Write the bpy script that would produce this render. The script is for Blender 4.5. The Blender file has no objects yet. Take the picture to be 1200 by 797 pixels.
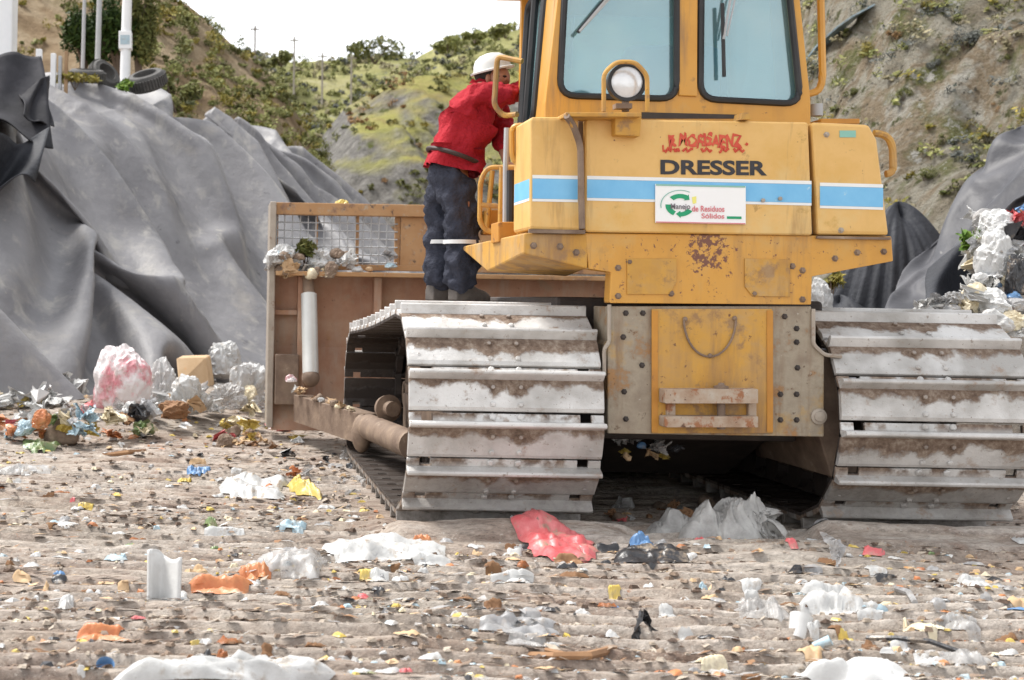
import bpy, bmesh, math, random
import numpy as np
from mathutils import Vector, Matrix, noise as mnoise
from mathutils.geometry import tessellate_polygon

random.seed(7)
C = bpy.context.scene.collection
SC = bpy.context.scene

# ------------------------------------------------------------------ camera
F = 1625.0            # focal length in photograph pixels (1200 wide)
PX, PY = 260.0, 350.0 # where the optical axis meets the (cropped) photograph
H = 1.12
ROLL = math.radians(1.0)
cam_d = bpy.data.cameras.new('camera'); cam = bpy.data.objects.new('camera', cam_d); C.objects.link(cam)
cam.location = (0, 0, H)
cam.rotation_euler = (math.pi/2, -ROLL, 0)
cam_d.sensor_width = 36.0
cam_d.lens = F/1200*36.0
cam_d.shift_x = 0.5 - PX/1200
cam_d.shift_y = (PY-398.5)/1200
cam_d.clip_start = 0.1; cam_d.clip_end = 3000
cam_d.dof.use_dof = True; cam_d.dof.focus_distance = 6.9; cam_d.dof.aperture_fstop = 4.5
SC.camera = cam

# ------------------------------------------------------------------ sky, sun, exposure
SUN_EL, SUN_AZ = math.radians(60), math.radians(300)   # azimuth from +Y clockwise: behind the camera, left
w = bpy.data.worlds.new('World'); SC.world = w; w.use_nodes = True
nt = w.node_tree; nt.nodes.clear()
sky = nt.nodes.new('ShaderNodeTexSky'); sky.sky_type = 'NISHITA'; sky.sun_disc = False
sky.sun_elevation = SUN_EL; sky.sun_rotation = SUN_AZ
sky.air_density = 1.0; sky.dust_density = 1.2
hs = nt.nodes.new('ShaderNodeHueSaturation'); hs.inputs['Saturation'].default_value = 0.12
bg = nt.nodes.new('ShaderNodeBackground'); bg.inputs['Strength'].default_value = 0.15
wo = nt.nodes.new('ShaderNodeOutputWorld')
nt.links.new(sky.outputs[0], hs.inputs['Color']); nt.links.new(hs.outputs[0], bg.inputs[0]); nt.links.new(bg.outputs[0], wo.inputs[0])
sd = bpy.data.lights.new('sun', 'SUN'); so = bpy.data.objects.new('sun', sd); C.objects.link(so)
sd.energy = 1.9; sd.angle = math.radians(16); sd.color = (1, 0.96, 0.9)
dv = Vector((math.sin(SUN_AZ)*math.cos(SUN_EL), math.cos(SUN_AZ)*math.cos(SUN_EL), math.sin(SUN_EL)))
so.rotation_euler = (-dv).to_track_quat('-Z', 'Y').to_euler()
so.location = (0, 0, 30)
SC.view_settings.view_transform = 'Standard'; SC.view_settings.look = 'None'
SC.view_settings.gamma = 1; SC.view_settings.use_curve_mapping = False
SC.view_settings.exposure = 1.28

# ------------------------------------------------------------------ projection helpers
cR, sR = math.cos(ROLL), math.sin(ROLL)
def P(px, py, Y):
    dx, dy = (px-PX)/F, -(py-PY)/F
    return Vector(((dx*cR - dy*sR)*Y, Y, H + (dx*sR + dy*cR)*Y))
def G(px, py, z=0.0):
    dx, dy = (px-PX)/F, -(py-PY)/F
    k = (dx*sR + dy*cR)
    Y = (z-H)/k
    return Vector(((dx*cR - dy*sR)*Y, Y, z))

# ------------------------------------------------------------------ numpy noise
def _h(ix, iy, iz, s):
    n = (ix*374761393 + iy*668265263 + iz*2147483647 + s*974711) & 0xFFFFFFFF
    n = ((n ^ (n >> 13))*1274126177) & 0xFFFFFFFF
    n = ((n ^ (n >> 15))*2246822519) & 0xFFFFFFFF
    return ((n ^ (n >> 16)) & 0xFFFFFF)/float(0xFFFFFF)
def vn(x, y, s=0):
    x = np.asarray(x, float); y = np.asarray(y, float)
    ix = np.floor(x).astype(np.int64); iy = np.floor(y).astype(np.int64)
    fx = x-ix; fy = y-iy; fx = fx*fx*(3-2*fx); fy = fy*fy*(3-2*fy)
    a = _h(ix, iy, 0, s); b = _h(ix+1, iy, 0, s); c = _h(ix, iy+1, 0, s); d = _h(ix+1, iy+1, 0, s)
    return (a*(1-fx)+b*fx)*(1-fy) + (c*(1-fx)+d*fx)*fy
def fbm(x, y, s=0, o=4):
    t = 0; a = .5; n = 0
    for i in range(o):
        t = t + a*vn(np.asarray(x)*2**i, np.asarray(y)*2**i, s+i*17); n += a; a *= .5
    return t/n
def ridge(x, y, s=0, o=3):
    t = 0; a = .5; n = 0
    for i in range(o):
        t = t + a*(1-np.abs(2*vn(np.asarray(x)*2**i, np.asarray(y)*2**i, s+i*17)-1)); n += a; a *= .5
    return t/n
def sstep(x, a=0., b=1.):
    t = np.clip((np.asarray(x, float)-a)/(b-a), 0, 1); return t*t*(3-2*t)

# ------------------------------------------------------------------ materials
def nodes(name):
    m = bpy.data.materials.new(name); m.use_nodes = True
    t = m.node_tree; t.nodes.clear()
    out = t.nodes.new('ShaderNodeOutputMaterial'); b = t.nodes.new('ShaderNodeBsdfPrincipled')
    t.links.new(b.outputs[0], out.inputs[0])
    return m, t, b, out
def nz(t, vec, scale, detail=6, rough=.6, dist=0):
    n = t.nodes.new('ShaderNodeTexNoise'); n.inputs['Scale'].default_value = scale
    n.inputs['Detail'].default_value = detail; n.inputs['Roughness'].default_value = rough; n.inputs['Distortion'].default_value = dist
    t.links.new(vec, n.inputs['Vector']); return n.outputs[0]
def ramp(t, fac, stops):
    r = t.nodes.new('ShaderNodeValToRGB'); e = r.color_ramp.elements
    while len(e) < len(stops): e.new(.5)
    for i, (p, c) in enumerate(stops):
        e[i].position = p; e[i].color = (c[0], c[1], c[2], 1) if not isinstance(c, (int, float)) else (c, c, c, 1)
    t.links.new(fac, r.inputs[0]); return r.outputs[0]
def mix(t, fac, a, b):
    m = t.nodes.new('ShaderNodeMix'); m.data_type = 'RGBA'
    for v, i in ((fac, 0), (a, 6), (b, 7)):
        if hasattr(v, 'links') or hasattr(v, 'is_linked'): t.links.new(v, m.inputs[i])
        elif i == 0: m.inputs[0].default_value = v
        else: m.inputs[i].default_value = (v[0], v[1], v[2], 1)
    return m.outputs[2]
def mth(t, op, a, b=0.0, clamp=False):
    m = t.nodes.new('ShaderNodeMath'); m.operation = op; m.use_clamp = clamp
    for v, i in ((a, 0), (b, 1)):
        if hasattr(v, 'is_linked'): t.links.new(v, m.inputs[i])
        else: m.inputs[i].default_value = v
    return m.outputs[0]
def coord(t, kind='Object', scale=None):
    c = t.nodes.new('ShaderNodeTexCoord'); v = c.outputs[kind]
    if scale:
        mp = t.nodes.new('ShaderNodeMapping'); mp.inputs['Scale'].default_value = scale
        t.links.new(v, mp.inputs[0]); v = mp.outputs[0]
    return v
def bumpit(t, b, h, strength, dist=.02):
    n = t.nodes.new('ShaderNodeBump'); n.inputs['Strength'].default_value = strength; n.inputs['Distance'].default_value = dist
    t.links.new(h, n.inputs['Height']); t.links.new(n.outputs[0], b.inputs['Normal'])
def mk(name, cols, scale=4, rough=.6, metal=0., bump=.15, bscale=None, spots=(), spec=.5, dist=.01, island=False, streak=None):
    m, t, b, out = nodes(name); v = coord(t)
    k = len(cols)
    col = ramp(t, nz(t, v, scale, 6, .65), [(.3+.4*i/max(1, k-1), c) for i, c in enumerate(cols)]) if k > 1 else None
    if island:
        g = t.nodes.new('ShaderNodeNewGeometry')
        col = ramp(t, g.outputs['Random Per Island'], [(i/max(1, k-1), c) for i, c in enumerate(cols)])
    if col is None:
        rr = t.nodes.new('ShaderNodeRGB'); rr.outputs[0].default_value = (*cols[0], 1); col = rr.outputs[0]
    for sc, thr, soft, c in spots:
        f = ramp(t, nz(t, v, sc, 8, .68), [(thr, 0.), (min(.99, thr+soft), 1.)])
        col = mix(t, f, col, c)
    if streak:
        sv = coord(t, 'Object', (1, 1, streak[1]))
        f = mth(t, 'MULTIPLY', ramp(t, nz(t, sv, streak[0], 6, .65), [(streak[2], 0.), (streak[2]+.14, 1.)]), ramp(t, nz(t, v, 1.7, 4, .6), [(.38, .15), (.62, .85)]))
        col = mix(t, f, col, streak[3])
    t.links.new(col, b.inputs['Base Color'])
    b.inputs['Roughness'].default_value = rough; b.inputs['Metallic'].default_value = metal
    b.inputs['Specular IOR Level'].default_value = spec
    if bump: bumpit(t, b, nz(t, v, bscale or scale*6, 6, .6), bump, dist)
    return m

YEL = [(.52, .25, .034), (.59, .295, .045), (.56, .295, .06)]
M = {}
M['yellow'] = mk('yellow_paint', YEL, 3, .42, bump=.05, bscale=30, dist=.004,
    spots=((8, .62, .07, (.36, .19, .05)), (34, .67, .03, (.13, .055, .03)), (2.3, .55, .22, (.50, .33, .12)), (70, .71, .02, (.6, .55, .45)), (3.4, .62, .09, (.44, .24, .06))), streak=(11, .10, .52, (.30, .165, .06)))
M['yellow_dirty'] = mk('yellow_dirty', [(.44, .22, .04), (.54, .29, .05), (.44, .26, .09)], 4, .65, bump=.15, bscale=30, dist=.005,
    spots=((7, .56, .08, (.30, .17, .07)), (25, .63, .05, (.14, .06, .03)), (3, .54, .2, (.42, .30, .17))), streak=(9, .12, .48, (.26, .15, .075)))
M['yellow_faded_skylit'] = mk('faded_skylit_yellow', [(.60, .35, .09), (.68, .42, .14), (.61, .355, .085)], 2.5, .5, bump=.05, bscale=30, dist=.004,  # tank yellow paler: faded paint plus sky reflection painted in
    spots=((9, .64, .06, (.40, .24, .08)), (38, .67, .03, (.16, .07, .035)), (2., .55, .2, (.64, .48, .22)), (60, .70, .02, (.5, .42, .36)), (4.5, .62, .10, (.50, .30, .07))), streak=(11, .10, .54, (.34, .20, .075)))
M['orange'] = mk('orange_dirty', [(.42, .18, .03), (.55, .25, .03)], 5, .6, spots=((9, .6, .08, (.2, .09, .04)),))
M['grey_plate'] = mk('worn_grey_steel', [(.24, .19, .14), (.33, .28, .21), (.18, .13, .09)], 6, .6, .1, .35, 35,
    spots=((6, .56, .08, (.34, .18, .07)), (24, .62, .06, (.11, .065, .04)), (3.5, .56, .12, (.42, .27, .10)), (40, .66, .05, (.45, .42, .36))), streak=(12, .10, .50, (.20, .12, .065)))
M['brown_steel'] = mk('muddy_steel', [(.13, .085, .06), (.20, .14, .10), (.28, .20, .14)], 6, .75, .0, .5, 30, spots=((12, .62, .08, (.33, .26, .2)),))
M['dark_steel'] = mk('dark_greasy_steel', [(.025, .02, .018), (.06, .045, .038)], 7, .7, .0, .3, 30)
M['blade'] = mk('blade_rust', [(.32, .16, .10), (.42, .24, .155), (.48, .33, .23)], 3, .75, 0, .3, 25,
    spots=((5, .58, .1, (.36, .25, .17)), (20, .64, .06, (.14, .06, .04)), (2.2, .62, .1, (.40, .22, .07))), streak=(8, .12, .50, (.42, .34, .27)))
M['blade_tan'] = mk('blade_tan', [(.38, .20, .085), (.46, .28, .14)], 4, .75, 0, .25, 25, spots=((5, .54, .10, (.24, .14, .09)), (18, .58, .08, (.40, .33, .25)), (9, .62, .06, (.12, .07, .045))))
M['blade_edge'] = mk('blade_edge', [(.32, .27, .22), (.42, .37, .31)], 8, .6, .2, .2, 30, spots=((14, .6, .08, (.2, .11, .07)),))
M['tow_rust'] = mk('rusty_pale_steel', [(.30, .19, .12), (.40, .30, .22), (.46, .40, .33)], 9, .7, .1, .3, 30, spots=((14, .54, .08, (.30, .13, .06)), (30, .62, .06, (.10, .05, .03))))
M['chrome'] = mk('pale_rod', [(.55, .55, .52), (.66, .66, .63)], 6, .4, .2, .05, spots=((12, .62, .1, (.35, .29, .22)),))
M['rubber'] = mk('black_rubber', [(.012, .012, .013), (.025, .025, .027)], 8, .55, bump=.1)
M['tyre'] = mk('old_tyre', [(.05, .048, .046), (.10, .095, .09)], 8, .8, bump=.3)
M['white_mark'] = mk('white_marking', [(.72, .74, .74), (.80, .80, .78)], 8, .5, bump=0, spots=((18, .66, .05, (.55, .40, .2)),))
M['blue_mark'] = mk('blue_marking', [(.14, .42, .70), (.20, .50, .76)], 6, .45, bump=0, spots=((20, .64, .08, (.45, .62, .72)), (7, .68, .06, (.55, .45, .3))))
M['black_mark'] = mk('black_marking', [(.016, .016, .02), (.035, .033, .04)], 20, .6, bump=0)
M['red_mark'] = mk('red_scrawl', [(.50, .05, .03), (.62, .10, .05)], 18, .7, bump=0)
M['sign_white'] = mk('sign_white', [(.80, .81, .80), (.84, .84, .84)], 5, .4, bump=0)
M['sign_green'] = mk('sign_green', [(.0, .28, .12), (.01, .33, .15)], 9, .5, bump=0)
M['sign_pink'] = mk('sign_pink', [(.62, .16, .18), (.66, .22, .24)], 9, .5, bump=0)
M['sign_grey'] = mk('sign_grey', [(.16, .14, .16), (.2, .18, .2)], 9, .5, bump=0)
M['sign_yellow'] = mk('sign_yellow', [(.8, .75, .2)], 9, .5, bump=0)
M['sign_teal'] = mk('sign_teal', [(.22, .46, .38)], 9, .5, bump=0)
M['dark_waste'] = mk('dark_waste', [(.03, .028, .026), (.10, .085, .07), (.2, .17, .14)], 4, .9, bump=.8, bscale=14, dist=.06)
M['tarp_mid'] = mk('worn_geomembrane', [(.03, .03, .035), (.055, .055, .062), (.09, .089, .096)], .8, .50, bump=.35, bscale=9, dist=.02, spots=((1.8, .62, .10, (.20, .197, .195)), (9, .68, .05, (.26, .25, .24))), spec=.28)
M['tarp'] = mk('grey_geomembrane', [(.135, .132, .139), (.185, .181, .189), (.235, .231, .237)], 1.0, .52, bump=.35, bscale=5, dist=.05,
    spots=((1.3, .58, .14, (.25, .235, .22)), (5, .64, .08, (.29, .27, .245)), (22, .70, .04, (.38, .36, .33)), (3.1, .66, .03, (.10, .098, .105))), spec=.35, streak=(3.5, .22, .52, (.33, .315, .29)))
M['tarp_dark'] = mk('dark_geomembrane', [(.016, .017, .021), (.032, .034, .041), (.055, .057, .065)], .9, .66, bump=.5, bscale=7, dist=.05,
    spots=((2.5, .64, .12, (.12, .12, .13)),), spec=.25)
M['tarp_black'] = mk('black_geomembrane', [(.010, .010, .013), (.022, .022, .027), (.04, .039, .046)], 2, .78, bump=.3, bscale=9, dist=.03, spec=.35)
M['soil'] = mk('bare_soil', [(.20, .125, .07), (.30, .20, .12), (.38, .27, .18)], 1.2, .95, bump=.8, bscale=10, dist=.08, spots=((5, .6, .1, (.14, .09, .055)),))
M['skin'] = mk('skin', [(.30, .14, .085), (.36, .17, .105)], 10, .5, bump=0)
M['hair'] = mk('hair', [(.01, .008, .007), (.02, .016, .014)], 30, .6, bump=.3)
M['shirt'] = mk('red_cloth', [(.30, .010, .020), (.42, .022, .034)], 5, .85, bump=.9, bscale=7, dist=.07, spec=.2)
M['trousers'] = mk('charcoal_cloth', [(.026, .029, .043), (.052, .056, .078)], 6, .85, bump=.9, bscale=7, dist=.07, spots=((5, .66, .1, (.10, .09, .085)),), spec=.2)
M['boot'] = mk('dusty_boot', [(.07, .06, .055), (.16, .14, .125)], 12, .8, bump=.3)
M['helmet'] = mk('white_helmet', [(.60, .60, .58), (.68, .68, .66)], 8, .35, bump=0)
M['leather'] = mk('brown_belt', [(.025, .015, .013), (.05, .025, .02)], 12, .6, bump=.2)
M['reflect'] = mk('grey_tape', [(.62, .63, .63), (.7, .7, .7)], 12, .4, bump=0)
M['lens'] = mk('lamp_lens', [(.62, .64, .66), (.75, .76, .77)], 14, .12, .3, bump=.4, bscale=60, dist=.003)
M['grey_paint'] = mk('grey_paint', [(.34, .35, .36), (.44, .45, .46)], 3, .5, bump=.05)
M['white_paint'] = mk('white_paint', [(.72, .73, .74), (.82, .82, .82)], 3, .5, bump=.05, spots=((6, .66, .1, (.5, .47, .42)),))
M['wood_pole'] = mk('weathered_pole', [(.24, .21, .18), (.34, .31, .28)], 3, .8)
M['wood_post'] = mk('timber_post', [(.28, .17, .09), (.38, .25, .14)], 6, .8)

def leafmat(name, cols):
    m, t, b, out = nodes(name)
    g = t.nodes.new('ShaderNodeNewGeometry')
    col = ramp(t, g.outputs['Random Per Island'], [(i/max(1, len(cols)-1), c) for i, c in enumerate(cols)])
    v = coord(t); f = ramp(t, nz(t, v, .8, 3, .6), [(.35, .65), (.7, 1.25)])
    mm = t.nodes.new('ShaderNodeMix'); mm.data_type = 'RGBA'; mm.blend_type = 'MULTIPLY'; mm.inputs[0].default_value = 1
    t.links.new(col, mm.inputs[6]); t.links.new(f, mm.inputs[7]); t.links.new(mm.outputs[2], b.inputs['Base Color'])
    b.inputs['Roughness'].default_value = .7; b.inputs['Specular IOR Level'].default_value = .2
    return m
M['leaf_dark'] = leafmat('leaf_dark', [(.018, .035, .008), (.04, .075, .014), (.07, .11, .025)])
M['leaf_olive'] = leafmat('leaf_olive', [(.06, .07, .02), (.12, .13, .035), (.19, .18, .06), (.10, .12, .03)])
M['leaf_yellow'] = leafmat('leaf_yellow', [(.20, .17, .03), (.28, .22, .04), (.13, .13, .03)])
M['leaf_grey'] = leafmat('leaf_grey', [(.09, .095, .085), (.15, .155, .14), (.06, .07, .055)])
M['leaf_rust'] = leafmat('leaf_rust', [(.24, .12, .05), (.30, .18, .07), (.16, .09, .05)])
M['leaf_dry'] = leafmat('leaf_dry', [(.22, .19, .11), (.32, .28, .17), (.15, .14, .07)])
M['leaf_moss'] = leafmat('leaf_moss', [(.15, .17, .055), (.24, .25, .08), (.32, .31, .12)])
M['leaf_bright'] = leafmat('leaf_bright', [(.08, .16, .02), (.14, .24, .03), (.20, .28, .05)])
M['bark'] = mk('bark', [(.09, .065, .045), (.15, .11, .08)], 6, .9)

def plastic(name, c1, c2, rough=.35, extra=(), thin=0.):
    m = mk(name, [c1, c2], 9, rough, bump=.5, bscale=22, dist=.012, spots=((11, .55, .14, (.34, .27, .20)), (34, .62, .06, (.17, .12, .085)))+tuple(extra), spec=.5)
    if thin:
        t = m.node_tree; b = [q for q in t.nodes if q.type == 'BSDF_PRINCIPLED'][0]; out = [q for q in t.nodes if q.type == 'OUTPUT_MATERIAL'][0]
        tr = t.nodes.new('ShaderNodeBsdfTransparent'); mx = t.nodes.new('ShaderNodeMixShader')
        t.links.new(ramp(t, nz(t, coord(t), 14, 4, .6), [(.35, thin*1.5), (.65, thin*.4)]), mx.inputs[0])
        t.links.new(b.outputs[0], mx.inputs[1]); t.links.new(tr.outputs[0], mx.inputs[2]); t.links.new(mx.outputs[0], out.inputs[0])
    return m
M['p_white'] = plastic('white_plastic', (.47, .47, .46), (.64, .64, .63), thin=.16)
M['p_clean'] = mk('clean_white_plastic', [(.50, .50, .49), (.64, .64, .63)], 6, .4, bump=.4, bscale=18, dist=.01)
M['p_grey'] = plastic('grey_plastic', (.30, .30, .31), (.48, .48, .48), thin=.3)
M['p_clear'] = plastic('cloudy_plastic', (.34, .33, .32), (.58, .57, .56), .3, thin=.42)
M['p_film'] = plastic('dusty_grey_film', (.10, .098, .095), (.27, .262, .25), .35)
def mat_film():
    m, t, b, out = nodes('thin_film'); v = coord(t)
    t.links.new(ramp(t, nz(t, v, 9, 6, .65), [(.3, (.24, .23, .22)), (.55, (.46, .45, .43)), (.75, (.62, .61, .59))]), b.inputs['Base Color'])
    b.inputs['Roughness'].default_value = .3; bumpit(t, b, nz(t, v, 24, 6, .6), .5, .012)
    tr = t.nodes.new('ShaderNodeBsdfTransparent'); mx = t.nodes.new('ShaderNodeMixShader'); mx.inputs[0].default_value = .22
    t.links.new(b.outputs[0], mx.inputs[1]); t.links.new(tr.outputs[0], mx.inputs[2]); t.links.new(mx.outputs[0], out.inputs[0])
    return m
M['p_thin'] = mat_film()
M['p_black'] = plastic('black_plastic', (.02, .02, .022), (.05, .05, .055), .3)
M['p_red'] = plastic('red_plastic', (.50, .06, .07), (.62, .20, .20))
M['p_pink'] = plastic('pink_plastic', (.60, .15, .19), (.76, .50, .52), .4, ((4, .42, .10, (.76, .71, .71)), (6, .66, .05, (.45, .06, .09))))
M['p_orange'] = plastic('orange_plastic', (.46, .14, .05), (.52, .24, .10))
M['p_yellow'] = plastic('yellow_plastic', (.52, .37, .06), (.58, .45, .14))
M['p_blue'] = plastic('blue_plastic', (.06, .17, .38), (.16, .28, .44))
M['p_skyblue'] = plastic('pale_blue_plastic', (.26, .40, .48), (.46, .54, .57))
M['p_green'] = plastic('green_plastic', (.10, .19, .07), (.24, .29, .12))
M['p_brown'] = mk('brown_card', [(.20, .10, .05), (.32, .18, .09)], 9, .85, bump=.4, bscale=22, dist=.01)
M['p_tan'] = mk('tan_card', [(.46, .30, .16), (.58, .42, .26)], 6, .8, bump=.3, bscale=20, dist=.01, spots=((9, .6, .08, (.56, .28, .10)),))
M['dirt'] = mk('dirt_clod', [(.14, .095, .065), (.24, .175, .13), (.34, .265, .2)], 9, .95, bump=.7, bscale=30, dist=.02)
M['dirt_pale'] = mk('dry_clod', [(.34, .28, .22), (.46, .40, .33)], 9, .95, bump=.7, bscale=30, dist=.02)
M['dirt_dark'] = mk('moist_clod', [(.06, .04, .03), (.13, .085, .06)], 9, .95, bump=.7, bscale=30, dist=.02)
M['p_cream'] = plastic('cream_plastic', (.62, .52, .34), (.72, .66, .5))

def mat_shoe():
    m, t, b, out = nodes('track_shoe_steel'); v = coord(t)
    oi = t.nodes.new('ShaderNodeObjectInfo'); rnd = oi.outputs['Random']
    off = t.nodes.new('ShaderNodeVectorMath'); off.operation = 'ADD'
    cb = t.nodes.new('ShaderNodeCombineXYZ')
    t.links.new(mth(t, 'MULTIPLY', rnd, 37.), cb.inputs[0]); t.links.new(mth(t, 'MULTIPLY', rnd, 11.), cb.inputs[1])
    t.links.new(v, off.inputs[0]); t.links.new(cb.outputs[0], off.inputs[1]); vv = off.outputs[0]
    sx = t.nodes.new('ShaderNodeSeparateXYZ'); t.links.new(v, sx.inputs[0])
    y, z, x = sx.outputs[1], sx.outputs[2], sx.outputs[0]
    n1 = nz(t, vv, 5, 5, .6); n2 = nz(t, vv, 28, 6, .7); n3 = nz(t, vv, 2.2, 4, .6)
    steel = mix(t, ramp(t, n3, [(.42, 0.), (.62, 1.)]), (.66, .65, .635), (.38, .365, .345))
    steel = mix(t, ramp(t, n2, [(.62, 0.), (.70, 1.)]), steel, (.26, .21, .17))
    # mud packed behind the grouser of the shoe before: wavy edge, hanging lower round the bolts
    bx = mth(t, 'ABSOLUTE', mth(t, 'SUBTRACT', mth(t, 'ABSOLUTE', x), .066))
    hang = mth(t, 'MULTIPLY', mth(t, 'SUBTRACT', .075, bx, True), .75)
    lim = mth(t, 'ADD', mth(t, 'ADD', mth(t, 'MULTIPLY', n1, .20), mth(t, 'MULTIPLY', rnd, .05)), mth(t, 'SUBTRACT', mth(t, 'MULTIPLY', hang, .8), .066))
    mudA = mth(t, 'MULTIPLY', mth(t, 'ADD', mth(t, 'SUBTRACT', lim, y), mth(t, 'MULTIPLY', mth(t, 'SUBTRACT', n2, .5), .06)), 42., True)
    # mud in the hollow band before the grouser
    inb = mth(t, 'MULTIPLY', mth(t, 'SUBTRACT', y, .150), 300., True)
    low = mth(t, 'MULTIPLY', mth(t, 'SUBTRACT', .012, z), 200., True)
    mudB = mth(t, 'MULTIPLY', mth(t, 'MULTIPLY', inb, low), ramp(t, n1, [(.44, 0.), (.52, 1.)]))
    mud = mth(t, 'MAXIMUM', mudA, mudB)
    at = t.nodes.new('ShaderNodeAttribute'); at.attribute_type = 'OBJECT'; at.attribute_name = 'dirt'
    dirt = at.outputs['Fac']  # dirt and painted shade together, strongest on the low shoes
    steel = mix(t, mth(t, 'MULTIPLY', dirt, ramp(t, n1, [(.25, .55), (.6, 1.)])), steel, ramp(t, n2, [(.35, (.13, .11, .095)), (.65, (.28, .255, .23))]))
    tip = mth(t, 'MULTIPLY', mth(t, 'SUBTRACT', z, .030), 120., True)
    n4 = nz(t, vv, 60, 4, .7); chips = ramp(t, n4, [(.66, 0.), (.70, 1.)])
    steel = mix(t, chips, steel, (.13, .085, .06))
    rust = ramp(t, nz(t, vv, 9, 7, .7), [(.58, 0.), (.68, .8)]); steel = mix(t, rust, steel, (.30, .22, .165))
    mud = mth(t, 'MULTIPLY', mud, mth(t, 'SUBTRACT', 1., tip))
    mcol = ramp(t, n2, [(.3, (.085, .055, .04)), (.5, (.19, .135, .10)), (.7, (.34, .28, .225))])
    col = mix(t, mud, steel, mcol)
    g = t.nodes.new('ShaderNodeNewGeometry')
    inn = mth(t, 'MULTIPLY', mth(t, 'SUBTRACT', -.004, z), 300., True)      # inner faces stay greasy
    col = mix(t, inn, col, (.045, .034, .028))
    t.links.new(col, b.inputs['Base Color'])
    b.inputs['Metallic'].default_value = .15
    t.links.new(ramp(t, mud, [(0., .38), (1., .9)]), b.inputs['Roughness'])
    bumpit(t, b, mth(t, 'ADD', mth(t, 'MULTIPLY', mud, .5), n2), .5, .012)
    return m
M['shoe'] = mat_shoe()

def mat_glass():
    m, t, b, out = nodes('dusty_glass'); t.nodes.remove(b); v = coord(t)
    tr = t.nodes.new('ShaderNodeBsdfTransparent'); tr.inputs[0].default_value = (.62, .80, .82, 1)
    gl = t.nodes.new('ShaderNodeBsdfGlossy'); gl.inputs[0].default_value = (.8, .95, 1, 1); gl.inputs['Roughness'].default_value = .06
    df = t.nodes.new('ShaderNodeBsdfDiffuse')
    t.links.new(ramp(t, nz(t, v, 2.2, 3, .5), [(.34, (.20, .40, .47)), (.55, (.34, .50, .53)), (.72, (.52, .62, .62))]), df.inputs[0])
    a = t.nodes.new('ShaderNodeMixShader'); a.inputs[0].default_value = .33
    t.links.new(tr.outputs[0], a.inputs[1]); t.links.new(df.outputs[0], a.inputs[2])
    bb = t.nodes.new('ShaderNodeMixShader'); bb.inputs[0].default_value = .16
    t.links.new(a.outputs[0], bb.inputs[1]); t.links.new(gl.outputs[0], bb.inputs[2])
    t.links.new(bb.outputs[0], out.inputs[0])
    return m
M['glass'] = mat_glass()

def mat_apron():
    m = M['yellow'].copy(); m.name = 'yellow_paint_chipped'; t = m.node_tree
    b = [n for n in t.nodes if n.type == 'BSDF_PRINCIPLED'][0]
    src = b.inputs['Base Color'].links[0].from_socket
    v = coord(t)
    c = P(832, 288, 6.6) - ROOT
    d = t.nodes.new('ShaderNodeVectorMath'); d.operation = 'DISTANCE'; t.links.new(v, d.inputs[0]); d.inputs[1].default_value = c
    near = mth(t, 'SUBTRACT', 1.0, mth(t, 'MULTIPLY', d.outputs['Value'], 5.2), True)
    n = nz(t, v, 34, 6, .7)
    f = mth(t, 'MULTIPLY', mth(t, 'SUBTRACT', mth(t, 'ADD', n, mth(t, 'MULTIPLY', near, .22)), .62), 22., True)
    col = mix(t, f, src, (.16, .06, .035)); t.links.new(col, b.inputs['Base Color'])
    return m

def mat_ground():
    m, t, b, out = nodes('landfill_soil'); v = coord(t)
    sx = coord(t, 'Object', (1, 3.2, 1))
    base = ramp(t, nz(t, sx, 2.6, 8, .7, .4), [(.30, (.085, .055, .042)), (.42, (.195, .14, .11)), (.52, (.30, .235, .19)), (.64, (.43, .37, .315))])
    grey = ramp(t, nz(t, v, .55, 4, .6), [(.42, 0.), (.6, .6)])
    base = mix(t, grey, base, ramp(t, nz(t, sx, 7, 8, .7), [(.3, (.20, .175, .145)), (.5, (.36, .325, .28)), (.7, (.50, .465, .41))]))
    ca = t.nodes.new('ShaderNodeAttribute'); ca.attribute_name = 'rib_light'     # rib tops paled: light and shade of the ribs painted into the soil
    rib_light = mth(t, 'MULTIPLY', ca.outputs['Fac'], ramp(t, nz(t, sx, 9, 6, .7), [(.32, .1), (.52, .9)]))
    base = mix(t, rib_light, base, ramp(t, nz(t, sx, 12, 6, .7), [(.35, (.36, .315, .275)), (.65, (.54, .49, .44))]))
    mot = ramp(t, nz(t, sx, 22, 10, .8), [(.34, .60), (.5, 1.05), (.66, 1.4)])
    mm = t.nodes.new('ShaderNodeMix'); mm.data_type = 'RGBA'; mm.blend_type = 'MULTIPLY'; mm.inputs[0].default_value = 1
    t.links.new(base, mm.inputs[6]); t.links.new(mot, mm.inputs[7]); base = mm.outputs[2]
    f1 = ramp(t, nz(t, sx, 34, 8, .75), [(.60, 0.), (.66, .8)])
    base = mix(t, f1, base, (.085, .055, .042))
    f5 = ramp(t, nz(t, sx, 55, 6, .75), [(.60, 0.), (.66, .8)])
    base = mix(t, f5, base, (.56, .52, .47))
    f6 = ramp(t, nz(t, v, 6, 8, .75), [(.58, 0.), (.68, .6)])
    base = mix(t, f6, base, (.24, .155, .115))
    f2 = ramp(t, nz(t, sx, 30, 5, .7), [(.655, 0.), (.70, .85)])
    base = mix(t, f2, base, (.66, .63, .58))
    f3 = ramp(t, nz(t, v, 17, 5, .7), [(.655, 0.), (.70, .7)])
    base = mix(t, f3, base, (.36, .16, .08))
    t.links.new(base, b.inputs['Base Color']); b.inputs['Roughness'].default_value = .93; b.inputs['Specular IOR Level'].default_value = .2
    h = mth(t, 'ADD', nz(t, sx, 14, 8, .7), mth(t, 'MULTIPLY', nz(t, v, 60, 5, .7), .5))
    bumpit(t, b, h, .75, .024)
    return m

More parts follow.
